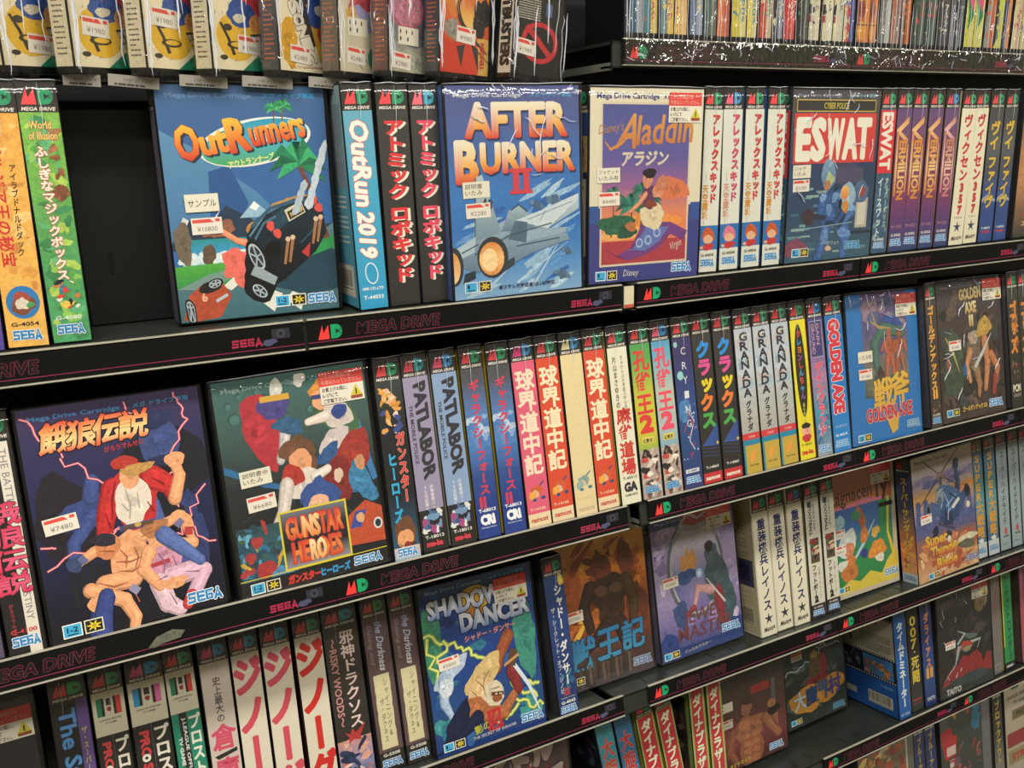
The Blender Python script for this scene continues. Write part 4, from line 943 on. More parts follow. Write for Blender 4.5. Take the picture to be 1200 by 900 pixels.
@cover
def c_heroes(c):
    c.rect(0, 0, 126, 174, ('#3c6460', '#3a5450', '#22282a', '#181a1d', '#1b2228'), n=.15)
    R = random.Random(8)
    for k in range(12): x = R.uniform(6, 76); y = R.uniform(136, 166); q = R.uniform(2, 5); c.ell(x, y, q, q, '#2f4c48', .2); c.ell(x + .6, y - .5, q * .8, q * .8, '#46706a', .2)
    for k in range(14):
        a = R.uniform(0, 6.28); c.line([(60 + 20 * math.cos(a), 90 + 20 * math.sin(a)), (60 + 58 * math.cos(a), 90 + 62 * math.sin(a))], .5, '#3c4648'); c.z -= c.STEP
    topline(c, '#86a09c', '#58a0b8', 165)
    c.ym = lambda y: y if y < 50 else min(172, 50 + (y - 50) * 1.2)
    c.line([(0, 96), (30, 82), (70, 70), (124, 62)], [5, 4, 3, 3], '#2c6494', .3); c.line([(112, 112), (124, 70)], [10, 5], '#3a74a8', .3); c.blob(100, 118, 16, 13, '#3f6444', .35, .3, 5); c.blob(86, 132, 8, 13, '#35583c', .35, .3, 6)
    c.blob(34, 118, 14, 26, '#a8303a', .25, .2, 7, 20); c.blob(46, 132, 12, 9, '#46407c', .3, .2, 8); c.blob(50, 144, 5, 7, '#c8c8c0', .2, .15, 9); c.line([(36, 138), (60, 138)], [4, 4], '#c89c3c'); c.blob(70, 148, 5, 5, '#d0ccc4', .15, .25, 4); c.limb([(54, 118), (50, 104), (46, 96)], [10, 8, 7], '#c0b8b8', .3); c.blob(56, 118, 12, 6, '#30587c', .4, .3, 2)
    c.blob(90, 138, 14, 9, '#d08a3c', .3, .25, 3, 20); c.blob(86, 132, 8, 7, '#dca078', .15, .12, 4); c.line([(78, 134), (94, 134)], 3, '#323c74'); c.blob(98, 120, 14, 9, '#c8bcb4', .15, .2, 5); c.limb([(88, 120), (72, 118)], [8, 5], '#d8c8bc', .15); c.blob(92, 102, 14, 8, '#c4b8b4', .2, .2, 6, 30); c.blob(100, 122, 7, 5, '#2c4484', .2, .15, 7); c.blob(86, 94, 10, 6, '#2f5484', .4, .25, 8, 30)
    c.blob(108, 92, 13, 18, '#94342c', .35, .2, 9, -30); c.blob(92, 76, 15, 14, '#7c2a28', .4, .25, 3); c.blob(92, 78, 4, 5, '#d0b8a0', .2, .2, 4)
    c.blob(62, 98, 15, 12, '#6a4834', .35, .3, 2); c.blob(62, 92, 10, 9, '#d89a70', .12, .12, 3); c.blob(60, 78, 17, 10, '#d4c8bc', .15, .2, 4); c.blob(54, 84, 10, 7, '#a8342e', .2, .2, 5); c.limb([(48, 78), (42, 60), (30, 44)], [12, 10, 7], '#c8bcb4', .25); c.limb([(34, 44), (28, 32)], [8, 9], '#5c342c', .3); c.limb([(72, 80), (84, 84)], [8, 6], '#d8ccc0', .15)
    c.blob(74, 66, 15, 14, '#34508c', .35, .3, 6); c.blob(72, 60, 9, 8, '#dca888', .12, .1, 7); c.blob(74, 50, 12, 8, '#d0c4b0', .2, .2, 8); c.blob(76, 54, 6, 3, '#b89c3c', .2, .2, 9)
    c.blob(112, 70, 9, 16, '#3a78a0', .5, .3, 2, 20); c.blob(112, 84, 5, 5, '#c08c68', .3, .2, 3)
    c.ym = None
    c.rect(2, 10, 48, 56, ('#2c4a50', '#24586c'), n=.5)
    busy(c, 2, 12, 46, 58, ['#2f6c8c', '#4c88a8', '#24485c', '#3c5c3c', '#62a0b8', '#b89c3c', '#2c3c44', '#a0383a'], 42, 11, 2.5, 6, .4)
    c.blob(22, 20, 8, 7, '#a03434', .3, .2, 4); c.blob(36, 12, 9, 7, '#4c80a8', .4, .2, 5)
    c.poly([(90, 22), (96, 48), (112, 58), (126, 50), (126, 20)], '#b44c30', .3); c.poly([(96, 36), (102, 50), (112, 50), (106, 36)], '#3a4c94', .2); c.blob(106, 44, 4, 4, '#d0a078', .2, .15, 3); c.ell(121, 36, 4, 5, '#c8d0d0'); c.ell(121, 36, 2.6, 3.4, '#24303c')
    c.rect(0, 13.6, 126, 14.4, '#c8b838')
    c.rect(37, 14, 95, 63, '#d0c038'); c.rect(38.6, 15.6, 93.4, 61.4, ('#6c6e78', '#2c2a30', '#1f1d20', '#8c8890'), n=.08)
    g = ('#cc4030', '#dc8844', '#c83c2c'); c.h('GUNSTAR', 42, 39, 48, 18, g, .07, out=('#8c2c28', .03)); c.h('NS', 56, 39, 14, 17, ('#e8c88c', '#d88444'), .07); c.h('HEROES', 45, 19, 42, 17, g, .07, out=('#8c2c28', .03)); c.h('RO', 60, 19, 13, 16.4, ('#e8d8a8', '#dca058'), .07)
    c.rect(0, 0, 126, 12.6, '#1d1b1c'); icons(c, 8, 2.5, .9); c.h('ガンスター', 38, 3.5, 27, 6.5, '#c8342e', .07, skew=.1); c.h('ヒーローズ', 66, 3.5, 25, 6.5, '#2f8cc0', .07, skew=.1); sega(c, 96, 4.5, 24, 7)
@cover
def c_axe(c):
    c.rect(0, 0, 126, 174, '#2a6fae', n=.05); c.rect(26, 52, 106, 174, ('#5a4a74', '#5c4f78', '#5c5a78', '#6c6468', '#6c7064', '#4a5850'), n=.35)
    topline(c, '#6f7ca4', '#6f8cb0', 164)
    c.ym = lambda y: y * 1.06 + 8
    busy(c, 28, 90, 104, 150, ['#6c5c84', '#4c5078', '#8c7888', '#54607c'], 26, 3, 5, 14, .4); c.blob(76, 122, 22, 7, '#3a5090', .4, .3, 5)
    c.limb([(96, 110), (62, 116), (46, 100), (48, 78), (56, 62)], [12, 16, 14, 11, 8], '#47685c', .4); c.line([(40, 126), (56, 118), (76, 116)], [1, 4, 1], '#9c8c5c', .2); c.line([(44, 136), (50, 122)], [1, 3], '#a08c60', .2)
    for x, y, s_, cc in ((72, 84, 1, '#a85c44'), (90, 84, .9, '#98543c')):
        c.blob(x, y + 12 * s_, 9 * s_, 11 * s_, cc, .4, .15, int(x)); c.blob(x, y + 27 * s_, 4, 5, cc, .3, .1, 3); c.limb([(x - 3, y), (x - 6, y - 16), (x - 5, y - 30)], [8, 6, 4], cc, .4); c.limb([(x + 3, y), (x + 7, y - 16), (x + 7, y - 32)], [8, 6, 4], cc, .4); c.limb([(x - 8, y + 16), (x - 14, y + 8)], [6, 4], cc, .4); c.limb([(x + 8, y + 16), (x + 12, y + 4)], [6, 4], cc, .4)
    c.blob(56, 58, 9, 14, '#4c3c38', .4, .3, 5); busy(c, 28, 44, 104, 62, ['#5c6458', '#44504c', '#6c6c58'], 16, 5, 4, 10, .3)
    c.line([(92, 94), (98, 60), (108, 48)], 1, '#8c8c80')
    c.ym = None
    for i, ch in enumerate('戦斧'): c.h(ch, 40 + i * 30, 38 + i * 5, 34, 34, ('#d8b048', '#c8983c'), .04, a=4, out=('#7c5c28', .01), skew=.1)
    c.poly([(60, 26), (84, 30), (80, 10), (70, 6)], '#c49c44', .1)
    c.h('GOLDEN AXE', 26, 24, 82, 16, '#b8343c', .06, a=1, out=('#d8c8b8', .03))
    icons(c, 10, 4, .85); sega(c, 98, 10, 22, 8, ink='#5a8fb8', edge='#b4c4cc')
@cover
def c_axe2(c):
    c.rect(0, 0, 126, 174, ('#46424a', '#443c3c', '#3f3632', '#3c332f', '#443834'), n=.3)
    busy(c, 4, 16, 122, 160, ['#4c4440', '#2f2c2a', '#5c5048', '#3c4440', '#544844', '#2a2826'], 60, 6, 5, 14, .5)
    for t, y, w_ in (('GOLDEN', 149, 42), ('AXE', 132, 22), ('II', 116, 7)): c.h(t, 64 - w_ / 2, y, w_, 13, ('#d8cc9c', '#a88850'), .07, out=('#5c4830', .03), a=3)
    c.ym = lambda y: y * 1.08
    c.blob(28, 84, 16, 18, '#485444', .55, .3, 5); c.blob(24, 54, 18, 30, '#3c4a3c', .55, .25, 6); c.line([(12, 98), (26, 78), (36, 56)], [2, 4, 1], '#9c9458', .3); c.blob(16, 66, 4, 8, '#94543c', .4, .2, 3)
    c.blob(66, 80, 14, 22, '#6c5c50', .5, .2, 7); c.blob(66, 94, 9, 9, '#a09080', .5, .3, 8); c.blob(88, 104, 14, 12, '#b09048', .5, .3, 9); c.limb([(88, 88), (92, 62), (86, 32)], [14, 12, 8], '#b07850', .4); c.limb([(100, 70), (112, 54), (102, 28)], [12, 11, 8], '#a86c4c', .4); c.limb([(106, 44), (102, 26)], [9, 8], '#8c3c34', .4)
    c.limb([(58, 78), (50, 62), (56, 44)], [11, 9, 7], '#b08058', .4); c.limb([(68, 60), (74, 38), (72, 26)], [14, 10, 7], '#8c6848', .5); c.blob(46, 58, 4, 7, '#2c5c8c', .3, .2, 3)
    c.line([(64, 56), (84, 76), (102, 96)], [5, 5, .6], '#b4b8b4', .2); c.line([(60, 60), (72, 54)], 2.5, '#8c7c50')
    c.ym = None; topline(c, '#7c7484', '#7c9cb0', 165); icons(c, 8, 8, .9); c.h('ゴールデンアックスⅡ', 38, 11, 48, 6, '#c8a858', .05, out=('#3c2c20', .04)); sega(c, 92, 10, 26, 9)
@cover
def c_dancer(c):
    c.rect(0, 0, 126, 174, ('#2c4468', '#24407c', '#1f3c80', '#22487c', '#1c3470'), n=.2)
    busy(c, 2, 8, 124, 165, ['#24508c', '#2c6c84', '#1c3878', '#3c8c8c', '#1f3060', '#2f5c90'], 50, 9, 5, 14, .4)
    c.blob(112, 96, 14, 36, '#3c8474', .4, .25, 3); c.blob(8, 120, 10, 40, '#3a7c60', .4, .3, 4); topline(c, '#7c9cb4', '#5ca0bc', 167)
    c.ell(60, 152, 19, 13, '#c89c34', .1); c.blob(58, 138, 16, 5, '#a86c34', .3, .2, 5)
    for i, (a, b, d_, e) in enumerate(((0, 126, 40, 106), (40, 106, 64, 84), (20, 118, 12, 70), (84, 40, 124, 20), (90, 56, 118, 30), (96, 30, 70, 16), (108, 50, 122, 44), (4, 124, 16, 60))): c.bolt(a, b, d_, e, '#94a83c', 1.6, i, 9, .12, '#dce08c')
    c.h('SHADOW', 8, 141, 82, 18, ('#b8c0cc', '#dcdce0', '#5c7cb4'), .06, a=2, out=('#1a1c2c', .05)); c.h('DANCER', 42, 121, 78, 18, ('#b8c0cc', '#dcdce0', '#5c7cb4'), .06, a=2, out=('#1a1c2c', .05))
    c.h('シャドー・ダンサー', 44, 110, 58, 6, '#c88474', .04, a=2)
    c.ym = lambda y: y if y < 16 else 16 + (y - 16) * 1.26
    c.blob(24, 70, 20, 8, '#a4b4c8', .35, .25, 6, 30); c.limb([(16, 66), (14, 46), (22, 30)], [12, 10, 5], '#9cb0c8', .35); c.blob(18, 58, 8, 8, '#c4ccd4', .3, .15, 7)
    c.limb([(92, 86), (80, 72), (76, 62)], [13, 12, 10], '#8c4c30', .4); c.blob(60, 60, 22, 12, '#c8ac74', .3, .2, 8, 30); c.blob(56, 46, 16, 13, '#d0b080', .3, .15, 9); c.blob(68, 40, 12, 13, '#ccc0a4', .3, .12, 4); c.blob(72, 38, 6, 4, '#8c5034', .3, .15, 5)
    c.blob(48, 34, 15, 10, '#a86840', .4, .15, 6, -20); c.limb([(60, 26), (78, 24), (92, 36)], [14, 13, 9], '#a0623c', .4); c.limb([(92, 56), (98, 40)], [13, 10], '#7c2c30', .4); c.blob(26, 26, 20, 10, '#18203c', .3, .25, 7, 40); c.limb([(48, 26), (20, 12), (2, 4)], [14, 7, 2], '#16203c', .3)
    c.line([(92, 66), (110, 40), (122, 8)], [4, 4, .6], '#c8d4dc', .1); c.rect(88, 62, 97, 76, '#584030', n=.3, a=-20); c.line([(84, 62), (102, 68)], 2.5, '#b88c54')
    for p in ([(50, 58), (58, 50), (60, 40)], [(44, 50), (50, 44)], [(66, 62), (60, 56), (58, 50)], [(64, 46), (76, 46)]): c.line(p, [.5, 1.4, .4] if len(p) == 3 else [.4, 1.2], '#8c7044')
    c.line([(66, 42), (80, 40)], 3, '#5c3424'); c.line([(70, 41), (73, 41)], 1, '#d8d0b8'); c.line([(75, 40.5), (78, 40)], 1, '#d8d0b8')
    c.ym = None
    c.h('影の', 44, 12, 18, 8, '#a8a83c', .05, a=12); c.h('忍', 58, 12, 18, 20, '#b42c34', .05, a=3); c.h('THE SECRET OF SHINOBI', 40, 7, 50, 3, '#a8b0b8', .03, a=2); icons(c, 8, 5, .9, '1'); sega(c, 98, 8, 24, 8.5)
@cover
def c_beast(c):
    c.rect(0, 0, 126, 174, ('#c09030', '#c47c2c', '#9c5424', '#7c3c24', '#4c342c', '#40383a'), n=.3)
    busy(c, 2, 60, 124, 165, ['#b8702c', '#8c4424', '#d0a03c', '#6c3420', '#a85c28'], 44, 4, 6, 16, .45)
    c.blob(98, 138, 12, 18, '#6c3824', .4, .25, 5); c.line([(60, 168), (30, 140), (16, 110)], [2, 10, 1], '#8c4024', .3); c.blob(110, 80, 14, 26, '#5c3020', .5, .25, 6); c.blob(22, 110, 14, 22, '#9c5028', .4, .25, 7)
    # broad-shouldered horned beast, plain stand-in
    c.blob(72, 104, 27, 20, '#38271f', .5, .12, 3); c.blob(74, 82, 18, 22, '#3c2a20', .5, .1, 4); c.limb([(48, 112), (38, 92), (44, 66)], [18, 15, 12], '#34241e', .5); c.limb([(96, 112), (106, 88), (102, 60)], [18, 15, 12], '#44301f', .5); c.limb([(66, 66), (50, 52), (34, 44)], [20, 16, 12], '#2f211b', .5); c.limb([(84, 64), (90, 44)], [20, 16], '#33241c', .5)
    c.blob(64, 134, 15, 14, '#6a3420', .45, .15, 5); c.blob(52, 130, 8, 5, '#5a2c1c', .4, .15, 6, -20); c.poly([(58, 146), (60, 156), (66, 147)], '#5c2e1c', .3); c.poly([(72, 146), (78, 154), (78, 142)], '#5c2e1c', .3)
    for x, y in ((62, 106), (82, 106)): c.blob(x, y, 9, 6, '#5a4030', .3, .15, int(x))
    for i, ch in enumerate('獣王記'): c.h(ch, 16 + i * 34, 26 + i * 3, 31, 32, ('#2c6a94', '#3f88a8'), .04, a=3, out=('#1c2c3c', .04), skew=.1)
    R = random.Random(3)
    for k in range(12): c.rect(24 + k * 6, 4, 28 + k * 6, 24 + R.uniform(0, 8), ('#4c4038', '#3a3430', '#5c5044')[k % 3], .4); c.z -= c.STEP
    icons(c, 8, 8, .85, '1-2'); sega(c, 98, 9, 24, 9, ink='#54709c', edge='#c0c4c4')
@cover
def c_jewel(c):
    c.rect(0, 0, 126, 174, ('#6c648c', '#8a80a4', '#9c90b0', '#8c80a4', '#6c6494', '#2c3c74'), n=.25)
    busy(c, 2, 26, 124, 168, ['#a498b8', '#7c7098', '#8c7ca8', '#b8acc0', '#5c5888'], 46, 3, 6, 15, .35)
    for x0, x1 in ((0, 24), (104, 126)): c.blob((x0 + x1) / 2, 20, 18, 10, '#2c4078', .3, .3, int(x1))
    c.rect(0, 158, 126, 174, '#30406c', n=.4); topline(c, '#8c94b4', '#6c98b8', 163); c.rect(0, 0, 126, 12, '#283c70', n=.3)
    c.ym = lambda y: y * 1.1 + 2
    c.ell(62, 92, 43, 56, '#5c6068', .4, k=40); c.ell(62, 92, 39, 52, '#a0a0a4', .3, k=40); c.ell(62, 92, 36.5, 49.5, ('#bcb4b0', '#a49cb4', '#5c6494', '#6c6090'), .2, k=40)
    c.blob(66, 146, 22, 9, '#a0484c', .5, .2, 5); c.line([(42, 140), (56, 152), (70, 144), (88, 150)], [2, 4, 3, 2], '#b8b0b4', .2); c.line([(30, 124), (46, 138), (66, 134), (88, 138), (98, 120)], [6, 7, 6, 7, 6], '#8c9098', .4)
    c.poly([(38, 96), (42, 110), (46, 104), (50, 118), (54, 108), (60, 114), (64, 98), (60, 90), (42, 90)], '#b8884c', .35); c.blob(46, 84, 15, 8, '#3c5080', .35, .25, 4); c.ell(66, 84, 5, 5, '#9cc4e0'); c.ell(66, 84, 2, 2, '#e8f0f0')
    c.blob(92, 74, 17, 30, '#44545c', .35, .2, 6); c.blob(86, 102, 10, 12, '#4c5c64', .35, .15, 7); c.blob(84, 110, 6, 7, '#2c2a30', .3, .15, 8); c.blob(104, 44, 14, 28, '#3c5058', .4, .25, 9); c.blob(34, 44, 12, 14, '#3c4c74', .35, .3, 3); c.blob(94, 44, 8, 22, '#7c3038', .4, .2, 2)
    c.limb([(82, 62), (62, 68), (54, 48)], [12, 10, 6], '#b08484', .35); c.limb([(54, 48), (42, 42)], [7, 5], '#8c3c40', .3); c.line([(76, 76), (102, 44)], [1, 3], '#b8b4b0')
    c.ym = None; c.h('JEWEL', 36, 38, 60, 15, '#6c3c40', .01, skew=.1); c.h('MASTER', 26, 19, 84, 16, '#6c3c40', .01, skew=.1); icons(c, 4, 3, .85, '1'); c.h('ジュエルマスター', 34, 4, 40, 3.4, '#a8a49c', .03, a=3); sega(c, 94, 14, 27, 9)
@cover
def c_ragna(c):
    c.rect(0, 0, 126, 174, '#b8ad94', n=.08); c.h('Mega Drive', 40, 166, 30, 4, '#34302c', .03)
    c.ym = lambda y: y if y < 60 else 60 + (y - 60) * 1.22
    c.rect(0, 108, 120, 150, '#a0603c', n=.25); c.blob(60, 108, 60, 4, '#c06c84', .2, .3, 3); c.h('Ragnacen', 0, 113, 82, 15, '#3c2c28', .02, a=2); c.h('Ty', 84, 112, 28, 20, '#3c2c28', .05, a=2)
    c.rect(6, 14, 118, 108, ('#34588c', '#3c6ca0', '#2c7850', '#2f8048', '#2c7844'), n=.2); c.rect(92, 30, 116, 108, '#2f7c50', n=.2); c.line([(112, 110), (108, 70), (118, 40)], [5, 4, 6], '#c8b03c')
    c.blob(14, 92, 12, 10, '#8cb0bc', .2, .3, 4); c.blob(58, 94, 7, 12, '#9c5c3c', .4, .3, 5, 20); c.blob(48, 98, 8, 6, '#3c7c5c', .4, .3, 6)
    c.blob(30, 68, 19, 14, '#c4c8c4', .2, .15, 7, 30); c.blob(32, 62, 10, 9, '#c4805c', .2, .12, 8); c.line([(40, 46), (62, 66), (84, 88)], [4, 4, 1], '#a8bccc', .1); c.blob(62, 74, 7, 10, '#c07840', .3, .2, 9); c.blob(60, 52, 8, 6, '#303c80', .2, .2, 3); c.blob(86, 52, 17, 12, '#cc8438', .25, .25, 2, 30); c.blob(90, 40, 10, 5, '#d0ccb4', .2, .3, 3); c.blob(84, 74, 8, 6, '#c8a450', .3, .3, 4)
    c.blob(30, 34, 17, 14, '#b8703c', .25, .12, 5); c.blob(34, 48, 9, 8, '#b8703c', .25, .12, 6); c.blob(18, 44, 10, 6, '#c8c8bc', .2, .3, 7)
    c.poly([(0, 0), (0, 22), (14, 14), (32, 22), (50, 16), (70, 26), (92, 18), (104, 34), (118, 44), (126, 44), (126, 0)], '#c8b444', .1); c.rect(0, 0, 126, 5, '#b8ad94')
    c.ym = None; icons(c, 10, 8, .75); sega(c, 98, 12, 26, 9, ink='#3c78a8')
    c.rect(92, 108, 120, 114, '#22201f')
@cover
def c_thunder(c):
    c.rect(0, 0, 126, 174, ('#b4ac94', '#a89c94', '#8c8498', '#c89858', '#8c7890', '#4c5c8c', '#7c5c60', '#9c5c44', '#b8845c', '#c4a078'), n=.2)
    c.h('Mega Drive Cartridge', 7, 165, 66, 4, '#3a3834', .03)
    for k in range(7): c.blob(20 + k * 17, 140 - (k % 3) * 7, 20, 5, ('#7c7494', '#5f6490', '#a89888')[k % 3], .4, .3, k, 8)
    c.blob(104, 118, 26, 6, '#cc8850', .3, .3, 4); R = random.Random(2)
    for k in range(8): x = 4 + k * 15; c.rect(x, 76, x + 9, 96 + R.uniform(0, 18), '#46547c', .2)
    c.rect(0, 60, 126, 80, ('#4a5684', '#5c5878'), n=.4)
    busy(c, 2, 4, 124, 56, ['#b8744c', '#c89868', '#a0543c', '#d0b088', '#8c5c48'], 36, 3, 5, 14, .35)
    c.ym = lambda y: y * 1.1 + 3
    # helicopter gunship seen from below left
    for a, b in (((10, 92), (56, 126)), ((56, 126), (96, 154)), ((22, 150), (56, 126)), ((56, 126), (90, 108))): c.line([a, b], [1.2, 2.4] if a[1] < 100 else [2.2, 1.0], '#5c4444')
    c.blob(56, 124, 7, 5, '#8c7468', .4, .3, 5); c.rect(54, 112, 59, 124, '#4c4c58', n=.2)
    c.limb([(88, 96), (92, 112), (88, 134)], [13, 9, 5], '#34486c', .4); c.poly([(82, 130), (86, 142), (96, 140), (94, 128)], '#2c3c5c', .3)
    c.poly([(44, 86), (46, 106), (56, 114), (74, 110), (92, 100), (98, 84), (90, 68), (72, 60), (54, 66)], ('#5c7ca4', '#34507c', '#2c3c5c'), .4)
    c.blob(52, 96, 8, 13, '#8c9ca4', .3, .1, 3, -10); c.blob(51, 92, 5, 8, '#56687a', .3, .1, 4, -10); c.line([(46, 104), (60, 108)], 1.2, '#c0ccd0'); c.line([(44, 94), (58, 90)], 1, '#2c3c50')
    c.poly([(30, 82), (34, 96), (54, 88), (50, 74)], '#44587c', .4); c.blob(28, 86, 6, 9, '#56667e', .4, .15, 4); c.blob(28, 86, 3.4, 5.5, '#1f2430', .3, .1, 5)
    c.poly([(90, 92), (112, 104), (116, 94), (96, 78)], '#3c5078', .4); c.blob(110, 96, 7, 8, '#2c3444', .4, .2, 5); c.blob(110, 96, 3.5, 4, '#14161c', .3, .1, 6)
    c.poly([(58, 62), (62, 80), (78, 74), (74, 58)], '#2a3450', .4); c.line([(64, 84), (86, 96)], 3, '#6c90b8', .2); c.line([(66, 76), (90, 88)], 2, '#88a8c8', .2); c.line([(72, 100), (88, 90)], 2, '#24344f'); c.line([(60, 104), (70, 86), (66, 66)], 1.4, '#a0b4c8')
    c.line([(46, 66), (80, 52)], 2.2, '#3c3c48'); c.line([(52, 70), (50, 62)], 1.6, '#3c3c48'); c.line([(76, 62), (74, 54)], 1.6, '#3c3c48'); c.blob(40, 58, 5, 6, '#23232c', .4, .3, 8, 30); c.blob(66, 48, 6, 5, '#2a2c38', .4, .3, 6)
    c.rect(78, 78, 96, 83, '#c8ccb8', a=32); c.ell(110, 78, 4, 4.4, '#cfc8b4'); c.ell(66, 42, 4, 4.4, '#cfc8b4'); c.blob(38, 52, 9, 4, '#2a2830', .4, .3, 8, 40)
    c.blob(104, 36, 22, 5, '#c8c0a0', .3, .3, 9); c.blob(102, 28, 18, 6, '#5c5c4c', .5, .25, 2); c.line([(90, 8), (110, 18)], [3, 2], '#7c4c40')
    g = ('#c8b048', '#d0a43c', '#b84834')
    c.ym = None
    for t, x, y, w_ in (('Super', 18, 48, 44), ('Thunder', 27, 31, 58), ('Blade', 38, 13, 42)): c.h(t, x, y, w_, 14, g, .06, a=1, out=('#8c3830', .02))
    icons(c, 20, 3, .8, '1'); sega(c, 98, 8, 26, 9, ink='#5c6c98', edge='#c8b8a0')
@cover
def c_muscle(c):
    c.rect(0, 0, 126, 174, ('#34302c', '#2c2a27', '#4c3430', '#6c3434', '#4c2a28'), n=.35); c.poly([(0, 160), (30, 172), (10, 130)], '#8c2c30', .2); c.rect(60, 98, 96, 110, '#8c2c2c', n=.2)
    c.ym = lambda y: y * .83 - 22
    c.line([(104, 160), (102, 110)], [7, 9], '#54545c', .3); c.blob(18, 80, 16, 30, '#7c3034', .4, .3, 4)
    c.blob(52, 88, 28, 22, '#8c5a40', .45, .12, 5); c.blob(56, 52, 22, 34, '#84523a', .45, .1, 6); c.blob(46, 98, 13, 9, '#a8704c', .35, .15, 7); c.blob(70, 98, 14, 10, '#a06844', .35, .15, 8)
    for k in range(4):
        for x in (48, 64): c.blob(x, 76 - k * 14, 7, 5.5, '#9c6444', .35, .15, k)
    c.blob(50, 126, 10, 15, '#90604a', .35, .1, 9); c.blob(52, 138, 12, 7, '#3c2a20', .3, .2, 3); c.limb([(22, 90), (14, 60), (24, 40)], [16, 14, 12], '#7c4c38', .45); c.limb([(84, 96), (108, 60), (104, 90), (98, 116)], [18, 16, 14, 11], '#8c5a40', .45); c.blob(102, 104, 12, 9, '#1c1a1c', .3, .15, 4); c.blob(98, 116, 9, 7, '#a0704c', .3, .15, 5)
    c.ym = None; sega(c, 90, 6, 26, 9); c.h('ダイナマイト', 12, 3, 40, 6, '#b09c34', .05, a=4)
@cover
def c_demon(c):
    c.rect(0, 0, 126, 174, ('#34423e', '#2c3836', '#28302c', '#242b28', '#2a332c'), n=.45); busy(c, 2, 20, 124, 168, ['#3c4c48', '#222a28', '#46544c', '#2c3c3c'], 40, 6, 5, 14, .5)
    c.ym = lambda y: y * .85 - 22
    for i, (a, b, d_, e) in enumerate(((4, 124, 60, 138), (70, 158, 118, 150), (60, 138, 90, 156))): c.bolt(a, b, d_, e, '#6c8088', .9, i, 9, .12, '#b8c4c4')
    c.blob(66, 118, 15, 26, '#50402c', .5, .2, 3); c.blob(64, 96, 24, 12, '#6c2424', .4, .3, 4); c.blob(82, 124, 8, 18, '#6c2426', .4, .3, 5); c.blob(64, 146, 7, 8, '#8c7444', .4, .2, 6)
    c.blob(42, 70, 36, 22, '#ae7c34', .4, .22, 3, 4); c.blob(88, 76, 34, 22, '#a8742c', .4, .22, 4, 6)
    for i, (ch, col) in enumerate((('大', '#aab8b8'), ('魔', '#28406c'), ('界', '#2c4c78'), ('村', '#3c3c7c'))): c.h(ch, 18 + i * 24, 58 + i * 2, 25, 30, col, .04, a=2, out=('#2c2418', .02))
    c.h('界', 63, 60, 14, 14, '#c08c3c', .06); c.ym = None; icons(c, 10, 6, .8); sega(c, 96, 5, 24, 9, ink='#3c6c90', edge='#6c8c94'); c.ym = lambda y: y * .85 - 22; c.rect(18, 146, 40, 160, '#b4a890'); c.rect(18, 155, 40, 159, '#a84438'); textlines(c, 22, 149, 15, 1, 2, '#6c6458', 3, 2.4)
@cover
def c_space(c):
    c.rect(0, 0, 126, 174, ('#363636', '#2c2f31', '#27292c', '#2a2628', '#2c2a2c'), n=.45); busy(c, 4, 40, 122, 168, ['#3c3c3c', '#242628', '#443c40', '#2c3438'], 30, 3, 6, 14, .5)
    c.blob(102, 136, 15, 13, '#7c6c4c', .5, .2, 4); R = random.Random(5)
    c.ym = lambda y: y * .85
    c.poly([(0, 20), (22, 50), (46, 60), (56, 72), (70, 66), (88, 74), (100, 60), (104, 44), (112, 62), (124, 58), (124, 26), (0, 18)], '#8c2c30', .35)
    for k in range(9): c.line([(24 + k * 9, 22), (18 + k * 9 + R.uniform(-5, 5), 44 + R.uniform(0, 8))], [1.4, .4], '#241c20')
    c.limb([(44, 84), (58, 92), (76, 86)], [8, 13, 8], '#8c5c4c', .4); c.line([(44, 96), (62, 112), (44, 122)], [5, 6, 1], '#a0aca8', .2); c.line([(48, 92), (38, 60), (10, 34)], [8, 3, .5], '#a0a4a4', .2); c.line([(74, 92), (98, 92), (90, 76)], [6, 5, 1], '#a4b0ac', .2); c.blob(66, 92, 12, 5, '#b04038', .3, .2, 6, -10); c.blob(76, 104, 14, 5, '#5c6c64', .4, .3, 7, -20); c.blob(66, 82, 9, 6, '#8c8868', .4, .3, 8)
    c.ym = None; c.rect(0, 0, 126, 22, ('#2c3436', '#22292c'), n=.4); c.blob(70, 22, 50, 7, '#34444a', .5, .3, 3); c.h('TAITO', 14, 6, 34, 9, '#b4b4ac', .06, skew=.1)
@cover
def c_sunset(c):
    c.rect(0, 0, 126, 174, ('#4c4c4c', '#6c5c50', '#a87850', '#b88458', '#7c6048', '#3a3838'), n=.3); topline(c); c.blob(60, 90, 50, 20, '#c49060', .4, .3, 4); c.h('エアバスター', 16, 14, 60, 6, '#c8a888', .05); c.poly([(16, 26), (20, 34), (24, 26)], '#b04038')
@cover
def c_darkbox(c):
    c.rect(0, 0, 126, 174, '#232429', n=.2); topline(c, '#3f5f84', '#3f5f84', 158)
@cover
def c_sprawl(c):
    c.rect(0, 0, 126, 174, '#4c3c3c', n=.4); busy(c, 2, 60, 124, 172, ['#8c3438', '#5c5454', '#8c8480', '#b8aca4', '#3c3438', '#6c2c30'], 60, 5, 5, 14, .4)
    c.h('バトル', 20, 130, 90, 34, ('#c0b4b0', '#8c6c6c'), .08, a=14, out=('#2c2428', .05)); c.h('ミニア', 40, 96, 84, 22, ('#a8a098', '#7c6c6c'), .08, a=14, out=('#2c2428', .05)); c.ell(84, 128, 6, 7, '#a85c34'); c.h('2', 81, 123, 5, 9, '#d0b8a0', .05)
